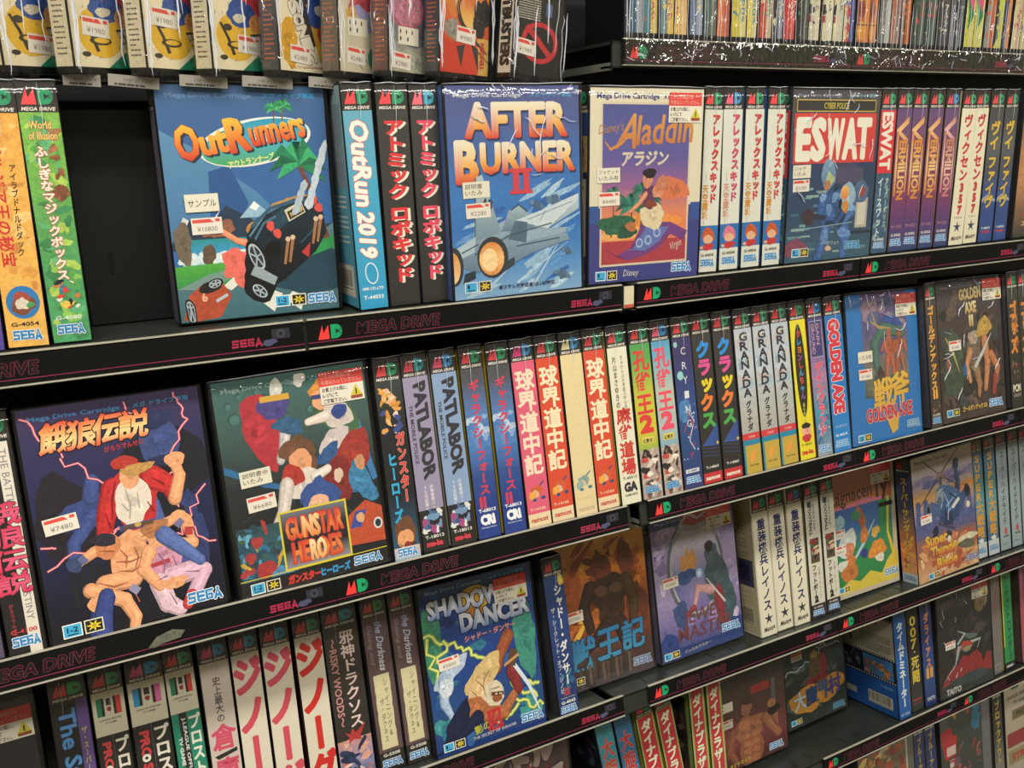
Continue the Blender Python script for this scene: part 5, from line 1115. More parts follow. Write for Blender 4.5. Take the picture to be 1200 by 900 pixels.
@cover
def c_gore(c):
    c.rect(0, 0, 126, 174, '#6c5c48', n=.4); busy(c, 2, 4, 108, 172, ['#9c4c34', '#8c7c54', '#c4a860', '#4c3c34', '#7c3430', '#a89484', '#b87c3c', '#38302c'], 90, 5, 4, 12, .5); c.rect(108, 0, 112, 174, '#a8a090'); c.rect(112, 0, 126, 174, '#5c5c54', n=.2)
@cover
def c_blocks(c):
    c.rect(0, 0, 126, 174, '#37403a', n=.25); c.rect(104, 0, 126, 174, '#68686a', n=.2); c.rect(0, 110, 20, 174, '#4c4c50', n=.2)
    c.poly([(28, 164), (44, 168), (38, 150)], '#b07c30'); c.ell(70, 156, 5, 6, '#8c3c50'); c.poly([(76, 130), (84, 162), (100, 158), (96, 146), (102, 142), (96, 118), (84, 118)], '#2c6c84', .15); c.poly([(0, 136), (26, 142), (30, 126), (40, 122), (36, 88), (10, 86)], '#a42c34', .15)
    c.rect(14, 92, 36, 108, '#c4b0a4'); c.rect(20, 70, 42, 84, '#c8b8a8'); c.rect(20, 79, 42, 83, '#a84438'); busy(c, 30, 40, 100, 104, ['#8c3c38', '#6c4c58', '#a8504c', '#4c3c48'], 26, 4, 4, 10, .4)
@cover
def c_league(c):
    c.rect(0, 0, 126, 174, '#a8a08c', n=.1); c.rect(20, 156, 40, 172, '#2c5c48'); c.rect(44, 156, 60, 172, '#c0b8a4'); c.rect(64, 156, 84, 172, '#943434'); c.h('LEAGUE OFFICIAL', 6, 140, 70, 6, '#34302c', .04); c.h('TV GAME', 24, 128, 40, 6, '#34302c', .04)
    c.rect(20, 100, 70, 118, '#6c6448', n=.2); c.h('PRO', 32, 105, 24, 8, '#2c2820', .05); c.rect(4, 52, 120, 78, '#8c3438', n=.2); c.rect(6, 20, 120, 46, '#8c845c', n=.3); c.h('STRIKER', 16, 26, 80, 12, '#a8443c', .08)
@cover
def c_violet(c):
    c.rect(0, 0, 126, 174, ('#4c4470', '#a04c5c', '#7c4860'), n=.3); c.rect(2, 2, 8, 172, '#a8545c'); c.rect(20, 100, 44, 116, '#c4b8a4')
@cover
def c_pattern(c, hue=0):
    # bright party-pattern jacket: cream ground, yellow disc, red and green corners, confetti, frame strip; no figure
    c.rect(0, 0, 126, 174, '#ded3b0', n=.06); c.poly([(60, 174), (126, 174), (126, 62), (76, 112)], '#b8343a', .05); c.poly([(60, 0), (126, 0), (126, 60), (104, 40)], '#1f7c5c', .05)
    c.ell(52, 66, 42, 48, '#d8ac30', .1, k=32); c.blob(66, 112, 34, 26, '#2c4c8c', .12, .2, 5); c.blob(96, 96, 15, 20, '#cc8c4c', .1, .12, 6); c.blob(60, 104, 14, 9, '#c8c0a8', .1, .15, 7)
    c.line([(20, 92), (34, 62), (44, 30)], [5, 6, 7], '#33302c', .3); c.ell(50, 50, 20, 8, '#38342c'); c.ell(52, 51, 14, 5, '#d8ac30'); c.ell(34, 84, 9, 7, '#38342c'); c.ell(22, 24, 8, 5, '#38342c')
    c.poly([(80, 74), (104, 78), (124, 22), (104, 16)], '#2c2c2c')
    for k in range(5): c.poly([(83 + k * 4, 70 - k * 11), (90 + k * 4, 71 - k * 11), (93 + k * 4, 62 - k * 11), (86 + k * 4, 61 - k * 11)], '#b0ac9c'); c.poly([(93 + k * 4, 72 - k * 11), (101 + k * 4, 73 - k * 11), (104 + k * 4, 64 - k * 11), (96 + k * 4, 63 - k * 11)], '#b0ac9c')
    R = random.Random(4)
    for k in range(26):
        x = R.uniform(4, 100); y = R.uniform(4, 168); a = R.uniform(0, 3); c.line([(x, y), (x + 4 * math.cos(a), y + 4 * math.sin(a)), (x + 7 * math.cos(a + .6), y + 7 * math.sin(a + .6))], .9, ('#2c2a28', '#a8446c', '#3c6c9c', '#a8703c')[k % 4])
@cover
def c_letters(c):
    c.rect(0, 0, 126, 174, '#ded3b0', n=.05); c.blob(20, 60, 26, 44, '#cc9828', .2, .3, 3); c.poly([(30, 174), (66, 174), (104, 60), (60, 50)], '#2c2a28'); c.poly([(66, 140), (96, 150), (118, 40), (96, 20)], '#d09c38', .15)
    for i, ch in enumerate('SONIC'): c.h(ch, 24 + i * 9, 138 - i * 24, 26, 22, '#d4ccb8', .1, a=-70, out=('#2c2a28', .05))
    c.blob(90, 130, 26, 34, '#2f4c90', .15, .25, 5); c.ell(108, 84, 16, 22, '#b03840'); c.ell(112, 40, 10, 14, '#1f7c50'); c.blob(96, 132, 10, 10, '#c8c0b0', .15, .2, 3)
    for k in range(10): c.line([(20 + k * 9, 12), (28 + k * 10, 4 + k)], 1, '#a8444c')
@cover
def c_faint(c):
    c.rect(0, 0, 126, 174, '#c4bba0', n=.08); c.blob(60, 146, 34, 30, '#a8444c', .2, .25, 4); c.blob(60, 110, 36, 26, '#8c8cb0', .25, .3, 5); c.blob(34, 116, 16, 20, '#c89c48', .2, .3, 3); c.ell(104, 58, 16, 20, '#b8484c'); c.ell(96, 34, 22, 24, '#24805c'); c.line([(40, 30), (60, 6)], 1.5, '#44403c'); c.line([(90, 8), (122, 30)], 1.5, '#a83c40'); c.line([(60, 40), (84, 10)], 2, '#28604c')
@cover
def c_maze(c):
    c.rect(0, 0, 126, 174, ('#4c5060', '#54545c', '#8c8a80', '#a8a48c'), n=.3); c.ell(44, 138, 46, 44, '#a8586c', .6, k=28); c.ell(44, 138, 40, 38, '#b07080', .7, k=28); c.blob(70, 80, 50, 22, '#5c6068', .5, .3, 4); c.rect(104, 0, 126, 174, '#8c3c50', n=.5); c.blob(60, 24, 50, 20, '#9ca08c', .4, .3, 5)
@cover
def c_ember(c):
    c.rect(0, 0, 126, 174, ('#c0742c', '#c8642c', '#c4542c', '#b84028', '#bc3c24'), n=.12); c.ell(66, 130, 24, 40, '#3c2c24', .2, a=20); c.ell(70, 134, 19, 36, ('#c85a34', '#d8a050', '#d8b870'), .1, a=20); c.blob(104, 130, 22, 44, '#23201f', .4, .3, 4); c.rect(94, 0, 126, 84, '#c8a050', n=.3)
    c.blob(30, 96, 26, 18, '#8c8478', .5, .3, 5, -40); c.poly([(0, 80), (30, 66), (70, 74), (96, 60), (96, 0), (0, 6)], '#c03c26', .1); c.poly([(40, 60), (52, 14), (62, 66)], '#34302c', .3); c.poly([(78, 66), (98, 6), (96, 60)], '#34302c', .3); c.line([(70, 90), (120, 50)], [10, 3], '#3a3632', .4); c.line([(80, 66), (124, 30)], [5, 2], '#3a3632', .4)
    c.h('TENGEN', 112, 14, 60, 10, '#a82c2c', .08, a=90); 
    for k in range(8): c.line([(10 + k * 7, 170), (30 + k * 4, 120 + k * 3)], .8, '#e0b060'); c.z -= c.STEP
@cover
def c_black(c):
    c.rect(0, 0, 126, 174, ('#24221e', '#1d1b19', '#191816'), n=.2)
    for k in range(9): textlines(c, 8, 172 - k * 5.5, 56, 1, 2, '#a8a494', k, 2.6)
    c.rect(78, 142, 94, 172, '#4c5c8c'); c.ell(66, 78, 48, 48, '#b42c30', k=36); c.ell(66, 78, 37, 37, '#1b1a18', k=36); c.poly([(26, 108), (36, 118), (104, 50), (96, 40)], '#b42c30')
    c.line([(112, 20), (116, 40)], .8, '#6c6860')
# ------------------------------------------------------------------ shelf rows (y, z below the eye, backward lean in degrees, offset of the label strip)
ROW = {'0': (.7315, .0565, 2.9, -.010), 'A': (.6891, -.1641, 3.44, -.0214), 'B': (.6523, -.3840, 13.09, -.0053),
       'C': (.6883, -.6362, 13.75, -.0168), 'D': (.7120, -.8995, 12.84, -.0103), 'E': (.7120, -1.1495, 12.84, -.0103)}
TL = (.7000, .0205, 0.0)       # top shelf of the left bay
def frame(row, x=0, dy=0, roll=0, yaw=0, lean=0, dz=0):
    y, z, th = ROW[row][:3] if row in ROW else TL
    return Matrix.Translation((x, y + dy, EYE + z + dz)) @ Matrix.Rotation(-math.radians(th + lean), 4, 'X') @ Matrix.Rotation(math.radians(yaw), 4, 'Z') @ Matrix.Rotation(-math.radians(roll), 4, 'Y')

# ------------------------------------------------------------------ the room
def structure(name, x0, y0, z0, x1, y1, z1, m):
    o = MB().box(x0, y0, z0, x1, y1, z1).build(name, m); o['kind'] = 'structure'; return o
structure('floor', -2.6, -2.2, -.05, 3.2, 1.35, 0, 'floor_tile')
structure('ceiling', -2.6, -2.2, 2.85, 3.2, 1.35, 2.9, 'ceiling_board')
structure('wall_back', -2.6, 1.35, 0, 3.2, 1.42, 2.85, 'wall_paint')
structure('wall_front', -2.6, -2.27, 0, 3.2, -2.2, 2.85, 'wall_paint')
structure('wall_left', -2.67, -2.2, 0, -2.6, 1.35, 2.85, 'wall_paint')
structure('wall_right', 3.2, -2.2, 0, 3.27, 1.35, 2.85, 'wall_paint')

# ------------------------------------------------------------------ two shelving bays
def add_local(mb, M, *a, **k):
    n = len(mb.v); mb.box(*a, **k)
    mb.v[n:] = [tuple(M @ Vector(p)) for p in mb.v[n:]]
def bay(label, x0, x1, rows):
    t = empty('shelving_bay', Matrix.Identity(4)); tag(t, label, 'shelving')
    b = MB().box(x0, .905, .04, x1, .925, EYE + .62)
    b.build('back_panel', 'black_steel', t)
    MB().box(x0, .50, .0, x1, .925, .10, ch=.004).build('plinth', 'black_steel', t)
    for x in (x0, x1 - .02):
        p = MB().box(x, .875, .04, x + .02, .905, EYE + .62, ch=.002)
        for k in range(40): p.box(x + .007, .8735, .5 + k * .04, x + .013, .8755, .525 + k * .04, mi=1)
        p.build('upright', ['black_steel', 'slot_black'], t)
    for r in rows:
        y, z, th, so = ROW[r]
        M = frame(r); s = MB()
        add_local(s, M, x0 + .002, so + .0025, -.0035, x1 - .002, .172, -.0004)
        add_local(s, M, x0 + .002, so + .0025, -.0225, x1 - .002, so + .0050, -.0005)
        add_local(s, M, x0 + .002, so + .0030, -.0240, x1 - .002, so + .022, -.0220, mi=2)
        add_local(s, M, x0 + .002, .150, -.03, x1 - .002, .172, -.003)
        for k in range(int((x1 - x0) / .1)):
            xx = x0 + .05 + k * .1
            for q in (0, .03): add_local(s, M, xx + q, so + .012, -.0005, xx + q + .0011, so + .030, -.0001, mi=1)
        sh = s.build('shelf', ['shelf_steel', 'slot_black', 'black_steel'], t)
        for x in (x0 + .002, x1 - .006):
            br = MB(); M2 = frame(r, x)
            n = len(br.v); br.prism([(0, -.019), (.004, -.019), (.004, -.026), (0, -.026)], so + .008, .19)
            br.v[n:] = [tuple(M2 @ Vector(p)) for p in br.v[n:]]
            br.build('bracket', 'grey_steel', sh)
    return t
left = bay('black steel shelving bay on the left, its top shelf a step lower', -.62, .4765, ['A', 'B', 'C', 'D', 'E'])
right = bay('black steel shelving bay on the right, running away from the camera', .4845, 1.95, ['0', 'A', 'B', 'C', 'D', 'E'])
s = MB(); M = frame('T'); add_local(s, M, -.60, .016, -.0035, .474, .19, -.0004); add_local(s, M, -.60, .016, -.0045, .474, .018, -.0005)
s.build('shelf', ['shelf_steel'], left)
# rest panel behind the gap on the row below it
s = MB(); M = frame('A'); add_local(s, M, .0185, .066, 0, .2165, .069, .166, ch=.001)
for xx in (.038, .091):
    add_local(s, M, xx, .0655, .040, xx + .0028, .0665, .058, mi=1)
add_local(s, M, .046, .028, -.0003, .049, .031, .0002, mi=1)
s.build('rest_panel', ['black_steel', 'slot_black'], left)

def tube(v, f, pts, r, n=5):
    """a pinched fold of film with its painted glint: thin tube along pts, tapering at both ends"""
    b = len(v); m = len(pts)
    for i, (x, y, z) in enumerate(pts):
        a = pts[max(0, i - 1)]; c = pts[min(m - 1, i + 1)]
        t = (Vector(c) - Vector(a)).normalized(); s = t.cross(Vector((0, 1, 0))).normalized(); u = t.cross(s)
        q = r * (.25 if i in (0, m - 1) else 1)
        for k in range(n):
            p = Vector((x, y, z)) + (s * math.cos(6.283 * k / n) + u * math.sin(6.283 * k / n)) * q; v.append(tuple(p))
    for i in range(m - 1):
        for k in range(n): f.append((b + i * n + k, b + i * n + (k + 1) % n, b + (i + 1) * n + (k + 1) % n, b + (i + 1) * n + k))
m_, nt_, b_ = nodes('film_fold_glint'); b_.inputs['Base Color'].default_value = (.8, .84, .92, 1); b_.inputs['Roughness'].default_value = .12; b_.inputs['Alpha'].default_value = .5; b_.inputs['Specular IOR Level'].default_value = .9  # folds of creased film, their white glints put into the pale base colour
film_mat('strip_film', 45, 1.0, 3.0, .10)

# ------------------------------------------------------------------ label strips along the shelf edges
def strip(row, x, label, L=.299, cut=(0, 1), film=False, roll=0, pad=False, pale=.0):
    so = ROW[row][3]
    t = empty('shelf_label_strip', frame(row, x, 0, roll)); tag(t, label, 'label strip', 'printed strips clipped along the shelf edges')
    a = L * cut[0]; b = L * cut[1]
    h = MB().box(a, so, -.0212, b, so + .0015, .0018, mi=0)
    h.box(a, so - .0011, .0010, b, so + .0016, .0021, mi=1); h.box(a, so - .0011, -.0222, b, so + .0016, -.0211, mi=1)
    h.build('holder', ['black_plastic', 'lip_plastic'], t)
    W = (b - a) * 1000; c = Cv(W, 22, '#0b0b0a', n=.35)
    o = -a * 1000
    if cut[0] == 0: md_logo(c, 8, 5, 20, 11.5, '#e23c3a', '#1f9460')
    class P: pass
    if o + 100 > 0:
        for wd, col in ((.02, '#7c2f44'), (-.012, '#191716')):
            c.h('MEGA DRIVE', max(40 + o, .5) if cut[0] == 0 else 40 + o, 6.5, 72, 9, col, .045 + wd, skew=.15)
    if cut[1] == 1:
        sega(c, 244 + o, 6.5, 22, 6, ink='#a82c48', edge='#3a1c24')
        c.rect(274 + o, 10, 288 + o, 18, '#2f2e38'); c.ell(281 + o, 14, 3.2, 3.2, '#45434c'); c.ell(281 + o, 14, 1.8, 1.8, '#26252c'); c.blob(272 + o, 8, 5.5, 2.6, '#4a4c68', .1, .25, 4)
    c.rect(0, 3, W, 3.7, '#7c2c48')
    c.build('printed_card', lambda u, v, w_: (a + u * .001, so - (w_ + .1) * .001, -.0206 + v * .001), t, 'printed_card')
    if film:
        R = random.Random(int(x * 1000)); nx = 70; nz = 6; v = []; f = []
        for j in range(nz + 1):
            for i in range(nx + 1):
                v.append((a + (b - a) * i / nx, so - .0026 - .0012 * R.random() - (.001 if 0 < j < nz else 0), -.0225 + .0245 * j / nz))
        for j in range(nz):
            for i in range(nx):
                k = j * (nx + 1) + i; f.append((k, k + 1, k + nx + 2, k + nx + 1))
        nf = len(f)
        for q in range(15):
            x = a + (b - a) * R.random(); z = R.uniform(-.018, 0); an = R.uniform(0, 6.28); p = []
            for k in range(6):
                if -.0215 < z < .0015 and a < x < b: p.append((x, so - .0052, z))
                x += .0028 * math.cos(an); z += .0022 * math.sin(an); an += R.uniform(-.7, .7)
            if len(p) > 2: tube(v, f, p, R.uniform(.0002, .0005))
        mesh_obj('film_sleeve', v, f, ['strip_film', 'film_fold_glint'], t, idx=[0] * nf + [1] * (len(f) - nf), smooth=True)
    return t
strip('A', -.1335, 'shelf strip under the orange spine and the empty gap, upper left')
strip('A', .1686, 'shelf strip under the racing cover and the jet fighter cover')
strip('A', .4853, 'shelf strip under the flying carpet cover and the red banner cover')
strip('A', .7860, 'shelf strip under the purple and gold spines, end of the upper row')
strip('B', -.1285, 'shelf strip with a grey peeled patch, under the lightning brawlers cover')
strip('B', .1708, 'shelf strip under the crowded cartoon cover and the red and pink spines')
strip('B', .4953, 'shelf strip under the black spines with rainbow katakana')
strip('B', .7950, 'shelf strip under the blue axe cover and the brown warriors cover')
strip('B', 1.0950, 'shelf strip cut off by the right edge, on the second row')
strip('C', .1945, 'shelf strip under the green lightning ninja cover')
strip('C', .5281, 'shelf strip under the purple mirror cover and the cream spines')
strip('C', .8283, 'shelf strip under the red helicopter sunset cover')
strip('C', 1.1284, 'shelf strip under the pale grey spines at the right edge')
strip('D', .8746, 'shelf strip under the blue film-frame box near the bottom')
strip('D', 1.1742, 'shelf strip under the dark spaceship cover, lower right')
strip('0', .4966, 'topmost shelf strip in crinkled clear film, nearest the left', film=True)
strip('0', .7965, 'topmost shelf strip in crinkled clear film, further right', film=True)
# a grey patch where paper was peeled off the strip
c = Cv(30, 14); c.poly([(1, 2), (8, 9), (20, 12), (29, 9), (25, 4), (14, 3), (6, 1)], '#5c5c50', .5)
pt = empty('paper_residue', frame('B', .020, -.0056)); tag(pt, 'grey torn paper patch stuck on the strip below the lightning cover', 'paper scrap')
c.build('scrap', lambda u, v, w_: (u * .001, -.0012, -.017 + v * .001), pt, 'printed_paper')
# cream slip seen in the slot between the two bays
c = Cv(11, 20, '#c8bea0', n=.08); c.rect(0, 0, 11, 3, '#b8503c', .2)
ps = empty('paper_slip', frame('A', .4702, -.0222)); tag(ps, 'cream and red paper slip in the gap between the two bays', 'paper slip')
MB().box(0, 0, -.0195, .011, .0008, .001).build('card', 'white_plastic', ps)
c.build('print', lambda u, v, w_: (u * .001, -.0002 - w_ * .001, -.0193 + v * .001), ps, 'printed_paper')
# grey used-goods tags along the front of the left top shelf
for i, (x, w_, ro, lb) in enumerate(((.0230, 24, -3, 'grey used-goods tag above the green spine'), (.0520, 34, -5, 'grey used-goods tag hanging above the black gap'), (.1000, 34, -3, 'grey used-goods tag above the left of the racing cover'), (.1450, 38, -3, 'grey used-goods tag above the middle of the racing cover'), (.1960, 32, -4, 'grey used-goods tag at the right corner of the racing cover'))):
    t = empty('barcode_tag', frame('T', x, .0125, ro, dz=.001)); tag(t, lb, 'tag', 'grey barcode tags along the left top shelf')
    MB().box(0, 0, -.0080, w_ * .001, .0008, .0).build('card', 'white_plastic', t)
    c = Cv(w_, 8, '#8c887e', .05, w_, 11); c.h('（中古）', w_ * .3, 5, 13, 3.2, '#3a3834', .0); c.h('ﾒｶﾞ', w_ * .72, 5, 6, 3, '#3a3834', .0); textlines(c, 4, 1, w_ * .6, 1, 1, '#3a3834', i, 2)
    c.build('print', lambda u, v, w2: (u * .001, -.0002 - w2 * .001, -.0080 + v * .001), t, 'printed_paper')

# ------------------------------------------------------------------ game cases
CD = .1317                      # cover width
CH = .1812
FILM = {}
def film(t, W, D, mat='clear_film', off=.0009, H=CH):
    off = math.ceil(off * 2000) / 2000
    k = (round(W, 3), round(D, 3), mat, off)
    if k not in FILM:
        R = random.Random(len(FILM) + 5)
        v = []; f = []; nx = max(3, int(W / .011)); nz = 15
        for j in range(nz + 1):
            for i in range(nx + 1):
                e = i in (0, nx) or j in (0, nz)
                v.append((W * i / nx, -off - (0 if e else R.random() * .0005), H * j / nz + (.0006 if j == nz else -.0002 if j == 0 else 0)))
        for j in range(nz):
            for i in range(nx):
                q = j * (nx + 1) + i; f.append((q, q + 1, q + nx + 2, q + nx + 1))
        b = len(v); ztop = H + .0006
        v += [(0, D, ztop), (W, D, ztop), (0, D, -.0002), (W, D, -.0002)]
        tl = nz * (nx + 1); f.append(tuple(range(tl, tl + nx + 1)) + (b + 1, b))
        nf = len(f); y = -off - .0005
        tube(v, f, [(W * k / 6, y + R.uniform(-.0003, .0003), H + R.uniform(-.0006, .0004)) for k in range(7)], .00035)  # glint along the wrap's top edge, drawn as a pale tube
        if mat == 'crinkled_film':
            for q in range(16):
                x = W * R.uniform(.03, .97); z = H * (1 - R.random() ** 2 * .8); a = R.uniform(-1.2, 1.2) - 1.57; p = []
                L = H * R.uniform(.04, .14)
                for k in range(7): p.append((x, y, z)); x += L / 6 * math.cos(a); z += L / 6 * math.sin(a); a += R.uniform(-.5, .5)
                if all(.002 < b[0] < W - .002 and .002 < b[2] < H for b in p): tube(v, f, p, R.uniform(.00025, .0006))
        elif W < .05:
            x = W * R.uniform(.3, .6); tube(v, f, [(x, y, H * .99), (x + .001, y, H * .9), (x, y, H * .8)], .0003)
        me = bpy.data.meshes.new('clear_wrap'); me.from_pydata(v, [], f); me.materials.append(MATS[mat]); me.materials.append(MATS['film_fold_glint']); me.update()
        me.polygons.foreach_set('use_smooth', [True] * len(me.polygons)); me.polygons[nf - 1].use_smooth = False
        me.polygons.foreach_set('material_index', [0] * nf + [1] * (len(me.polygons) - nf))
        FILM[k] = me
    o = bpy.data.objects.new('clear_wrap', FILM[k]); COL.objects.link(o); o.parent = t
SHELL = {}
def shell(t, W, D, mat='black_plastic', H=CH):
    k = (round(W, 4), round(D, 4), mat, H)
    if k not in SHELL:
        m = MB().box(0, 0, 0, W, D, H, ch=.0009)
        # the shallow seam where the two halves of the case meet
        if D > W: m.box(W * .5 - .0003, -.0001, .003, W * .5 + .0003, .0002, H - .003)
        else: m.box(W - .0025, -.00035, .004, W - .0017, .0002, H - .004)
        o = m.build('shell', mat, t); SHELL[k] = o.data
    else:
        o = bpy.data.objects.new('shell', SHELL[k]); COL.objects.link(o); o.parent = t
    return o
def sticker(t, kind, x, z, a=0, txt='', off=.80):
    """stickers on a front cover; x, z in mm from the lower left corner of the case"""
    if kind == 'price':
        c = Cv(23, 12.5, '#d8d2c4', n=.02, W0=23, H0=15); c.poly([(1, 10.5), (1, 13.5), (14, 13.8), (17, 10.5)], '#cf4a40'); c.rect(18, 11, 21.5, 13.8, '#cf4a40'); c.h(txt, 4, 2.6, 15, 4.4, '#6a665e', .0); nm = 'price_sticker'
    elif kind == 'note':
        c = Cv(25, 13.5, '#d6d1bd', W0=25, H0=18); nm = 'handwritten_sticker'
        for i, ln in enumerate(txt.split('/')): c.h(ln, 2, 10.5 - i * 7.2 if '/' in txt else 5.5, min(21, 5.3 * len(ln)), 5.2 if '/' in txt else 7, '#2c2a26', .005, skew=.05)
    else:
        c = Cv(38, 27, '#d9d4c2'); c.rect(0, 15, 38, 27, '#cf4238'); nm = 'notice_sticker'
        c.h('こちらの商品には', 2, 21.6, 26, 3.6, '#d08a80', .04); c.h('中身は入っていません。', 2, 16.6, 34, 3.8, '#d08a80', .04)
        for i, (ln, w_) in enumerate((('お買上げの際に、', 22), ('レジにて', 13), ('ご確認下さい。', 20))): c.h(ln, 2, 10.6 - i * 4.7, w_, 3.2, '#2c2824', .03)
        c.poly([(25, 2.5), (31, 13.5), (37, 2.5)], '#c8bc30'); c.rect(30.4, 5, 31.6, 10, '#2a281c'); c.rect(26, 1.5, 36, 4.2, '#8c4034', .4)
    ca, sa = math.cos(math.radians(a)), math.sin(math.radians(a))
    return c.build(nm, lambda u, v, w_: ((x + u * ca - v * sa) * .001, -(off + w_) * .001, (z + u * sa + v * ca) * .001), t, 'printed_paper')
def case_root(name, row, x, dy, roll, yaw, lean, label, group, dz=0):
    t = empty(name, frame(row, x, dy, roll, yaw, lean, dz)); tag(t, label, 'video game case', group); return t
def spine_case(row, x, T, roll, sp, label, group=None, side='#3a3a40', rside='#2c2c30', wrap=True, dy=0, back=None, shellm='black_plastic', yaw=0, H=CH):
    R = random.Random(int(x * 9999)); dy += R.uniform(-.0012, .0012)
    t = case_root('game_case', row, x + .0004, dy, roll, yaw, 0, label, group)
    W = T - .0008
    shell(t, W, CD, shellm, H)
    w_ = W * 1000 - 1.5
    c = Cv(w_, 178.2, W0=25, H0=176); SP[sp](c)
    c.build('spine_label', lambda u, v, z: ((u + .75) * .001, -(z + .1) * .001, (v + 1.5) * .001), t)
    c = Cv(126, 177, side, .15, 126, 173)
    if back: back(c)
    c.build('back_cover', lambda u, v, z: (-(z * .3 + .08) * .001, CD - (u + 4) * .001, (v + 2.5) * .001), t)
    c = Cv(126, 177, rside, n=.3)
    c.build('front_cover', lambda u, v, z: (W + .00008, (u + 1.5) * .001, (v + 2.5) * .001), t)
    if wrap: film(t, W, CD)
    return t
def face_case(row, x, co, label, group=None, dy=0, roll=0, yaw=0, lean=0, sp=None, wrap=True, st=(), T=.0262, mg=(2.2, 3.2), crinkle=False, dz=0, shellm='black_plastic', side='#26262a'):
    t = case_root('game_case', row, x, dy, roll, yaw, lean, label, group, dz)
    shell(t, CD, T, shellm)
    w_ = CD * 1000 - mg[0] - mg[1]
    c = Cv(w_, 177.4, W0=126, H0=174); CO[co](c); zf = c.z + .1
    c.build('front_cover', lambda u, v, z: ((u + mg[0]) * .001, -(z + .1) * .001, (v + 1.9) * .001), t)
    c = Cv(T * 1000 - 1.5, 178, side, W0=25, H0=176)
    if sp: SP[sp](c)
    c.build('spine_label', lambda u, v, z: (-(z * .4 + .08) * .001, T - .00075 - u * .001, (v + 1.9) * .001), t)
    for s_ in st:
        b_ = list(s_[:5]) + ([''] if len(s_) < 5 else [])
        sticker(t, *b_[:5], off=zf + .12)
    if wrap: film(t, CD, T, 'crinkled_film' if crinkle else 'clear_film', off=(zf + .35) * .001)
    return t
# ------------------------------------------------------------------ upper row
def back_run(c):
    c.rect(0, 0, 126, 173, ('#8fa8ac', '#5c98ac', '#4c98b0'), n=.2); c.rect(60, 96, 122, 160, '#7c8c94', n=.3); textlines(c, 66, 88, 52, 10, 4, '#c4ccc8', 3, 1.6); c.rect(80, 8, 120, 34, '#c8c4b4'); barcode(c, 84, 16, 30, 14, 3)
def back_mech(c):
    c.rect(0, 0, 126, 173, '#a49c7c', n=.05); textlines(c, 14, 152, 100, 14, 4.2, '#7c745c', 3, 1.2); c.rect(30, 60, 122, 94, '#3a3a50', n=.5); c.rect(36, 66, 70, 88, '#8c98ac', n=.5); c.rect(76, 66, 116, 88, '#24243c', n=.5); textlines(c, 20, 52, 96, 3, 6, '#8c846c', 5, 1.2); barcode(c, 84, 14, 32, 18, 4, '#b8b098')
def back_time(c):
    c.rect(0, 0, 126, 173, '#1f4c8c', n=.12); c.rect(0, 84, 126, 160, '#a8a494', n=.04); c.rect(0, 150, 126, 173, '#24241f', n=.4)
    c.rect(0, 52, 126, 92, '#1c2026', n=.15)
    for y in (53.5, 89.5, 151):
        for k in range(26): c.rect(1 + k * 4.9, y, 3.4 + k * 4.9, y + 1.8, '#b8b8b0'); c.z -= c.STEP
        c.z += c.STEP
    busy(c, 4, 57, 60, 87, ['#3c4c50', '#546468', '#2c3438', '#6c7474'], 20, 4, 3, 8, .5); c.rect(66, 57, 122, 87, '#3c6c9c', n=.3); busy(c, 68, 58, 120, 78, ['#b87838', '#7c5c34', '#a05c34', '#5c6c3c'], 22, 5, 3, 7, .4)
    c.h('タイムスリップが', 48, 140, 50, 7, '#a8443c', .03); c.h('アクションだ', 24, 128, 60, 6, '#a8443c', .03)
    textlines(c, 62, 122, 58, 8, 3.6, '#3a3a38', 4, 1.1); c.blob(20, 116, 16, 8, '#2c5c40', .5, .3, 3); c.h('1', 42, 104, 4, 8, '#5c5c58', .02); c.rect(4, 14, 48, 24, '#a8a898'); barcode(c, 72, 14, 44, 14, 5, '#b8b4a4'); c.h('T-23023', 96, 42, 24, 3.4, '#7c98b8', .02)
def back_dyna(c):
    c.rect(0, 0, 126, 173, '#7c8c4c', n=.2); c.rect(8, 30, 118, 150, '#34302c', n=.3); busy(c, 50, 40, 118, 146, ['#5c4438', '#7c6c5c', '#2c2824', '#8c7c4c'], 30, 5, 4, 10, .5)
def back_storm(c):
    c.rect(0, 0, 126, 173, '#1c1f2c', n=.3); busy(c, 40, 100, 122, 160, ['#2c3848', '#5c3438', '#3c4c5c', '#24202c'], 24, 5, 4, 10, .5)

spine_case('A', -.0637, .0248, -1.6, 'violet', 'violet spine cut off by the left edge, beside the orange spine')
spine_case('A', -.0384, .0274, -1.42, 'duck', 'orange-yellow spine with a blue round picture at its foot', side='#c89a48')
spine_case('A', -.0099, .0266, -.47, 'magic', 'green leafy spine with red hiragana, left of the empty black gap', rside='#3c7a4c')
face_case('A', .0791, 'racer', 'blue cover with a black car racing below palm trees', dy=.0174, roll=-.29, yaw=.6, sp='plain', mg=(1.5, 3.6), wrap=False,
          st=(('note', 14, 86, 1, 'サンプル'), ('price', 17, 69, 1, '¥10800')))
spine_case('A', .2187, .0262, 1.19, 'run2019', 'sky-blue spine with big white lettering and 2019', side='#8fa8ac', back=back_run, dy=-.001)
G = 'two black spines with red katakana'
spine_case('A', .2459, .0288, .6, 'robo', 'left one of two black spines with red katakana, beside the sky-blue spine', G)
spine_case('A', .2757, .0262, .92, 'robo2', 'right one of two black spines with red katakana, beside the jet fighter cover', G)
face_case('A', .3005, 'jet', 'blue film-wrapped cover with a grey jet fighter and orange lettering', dy=-.0088, roll=.48, yaw=-1.8, crinkle=True,
          st=(('note', 14, 88, 1, '説明書/いたみ'), ('price', 16, 71, 1, '¥2280')), side='#3c5488')
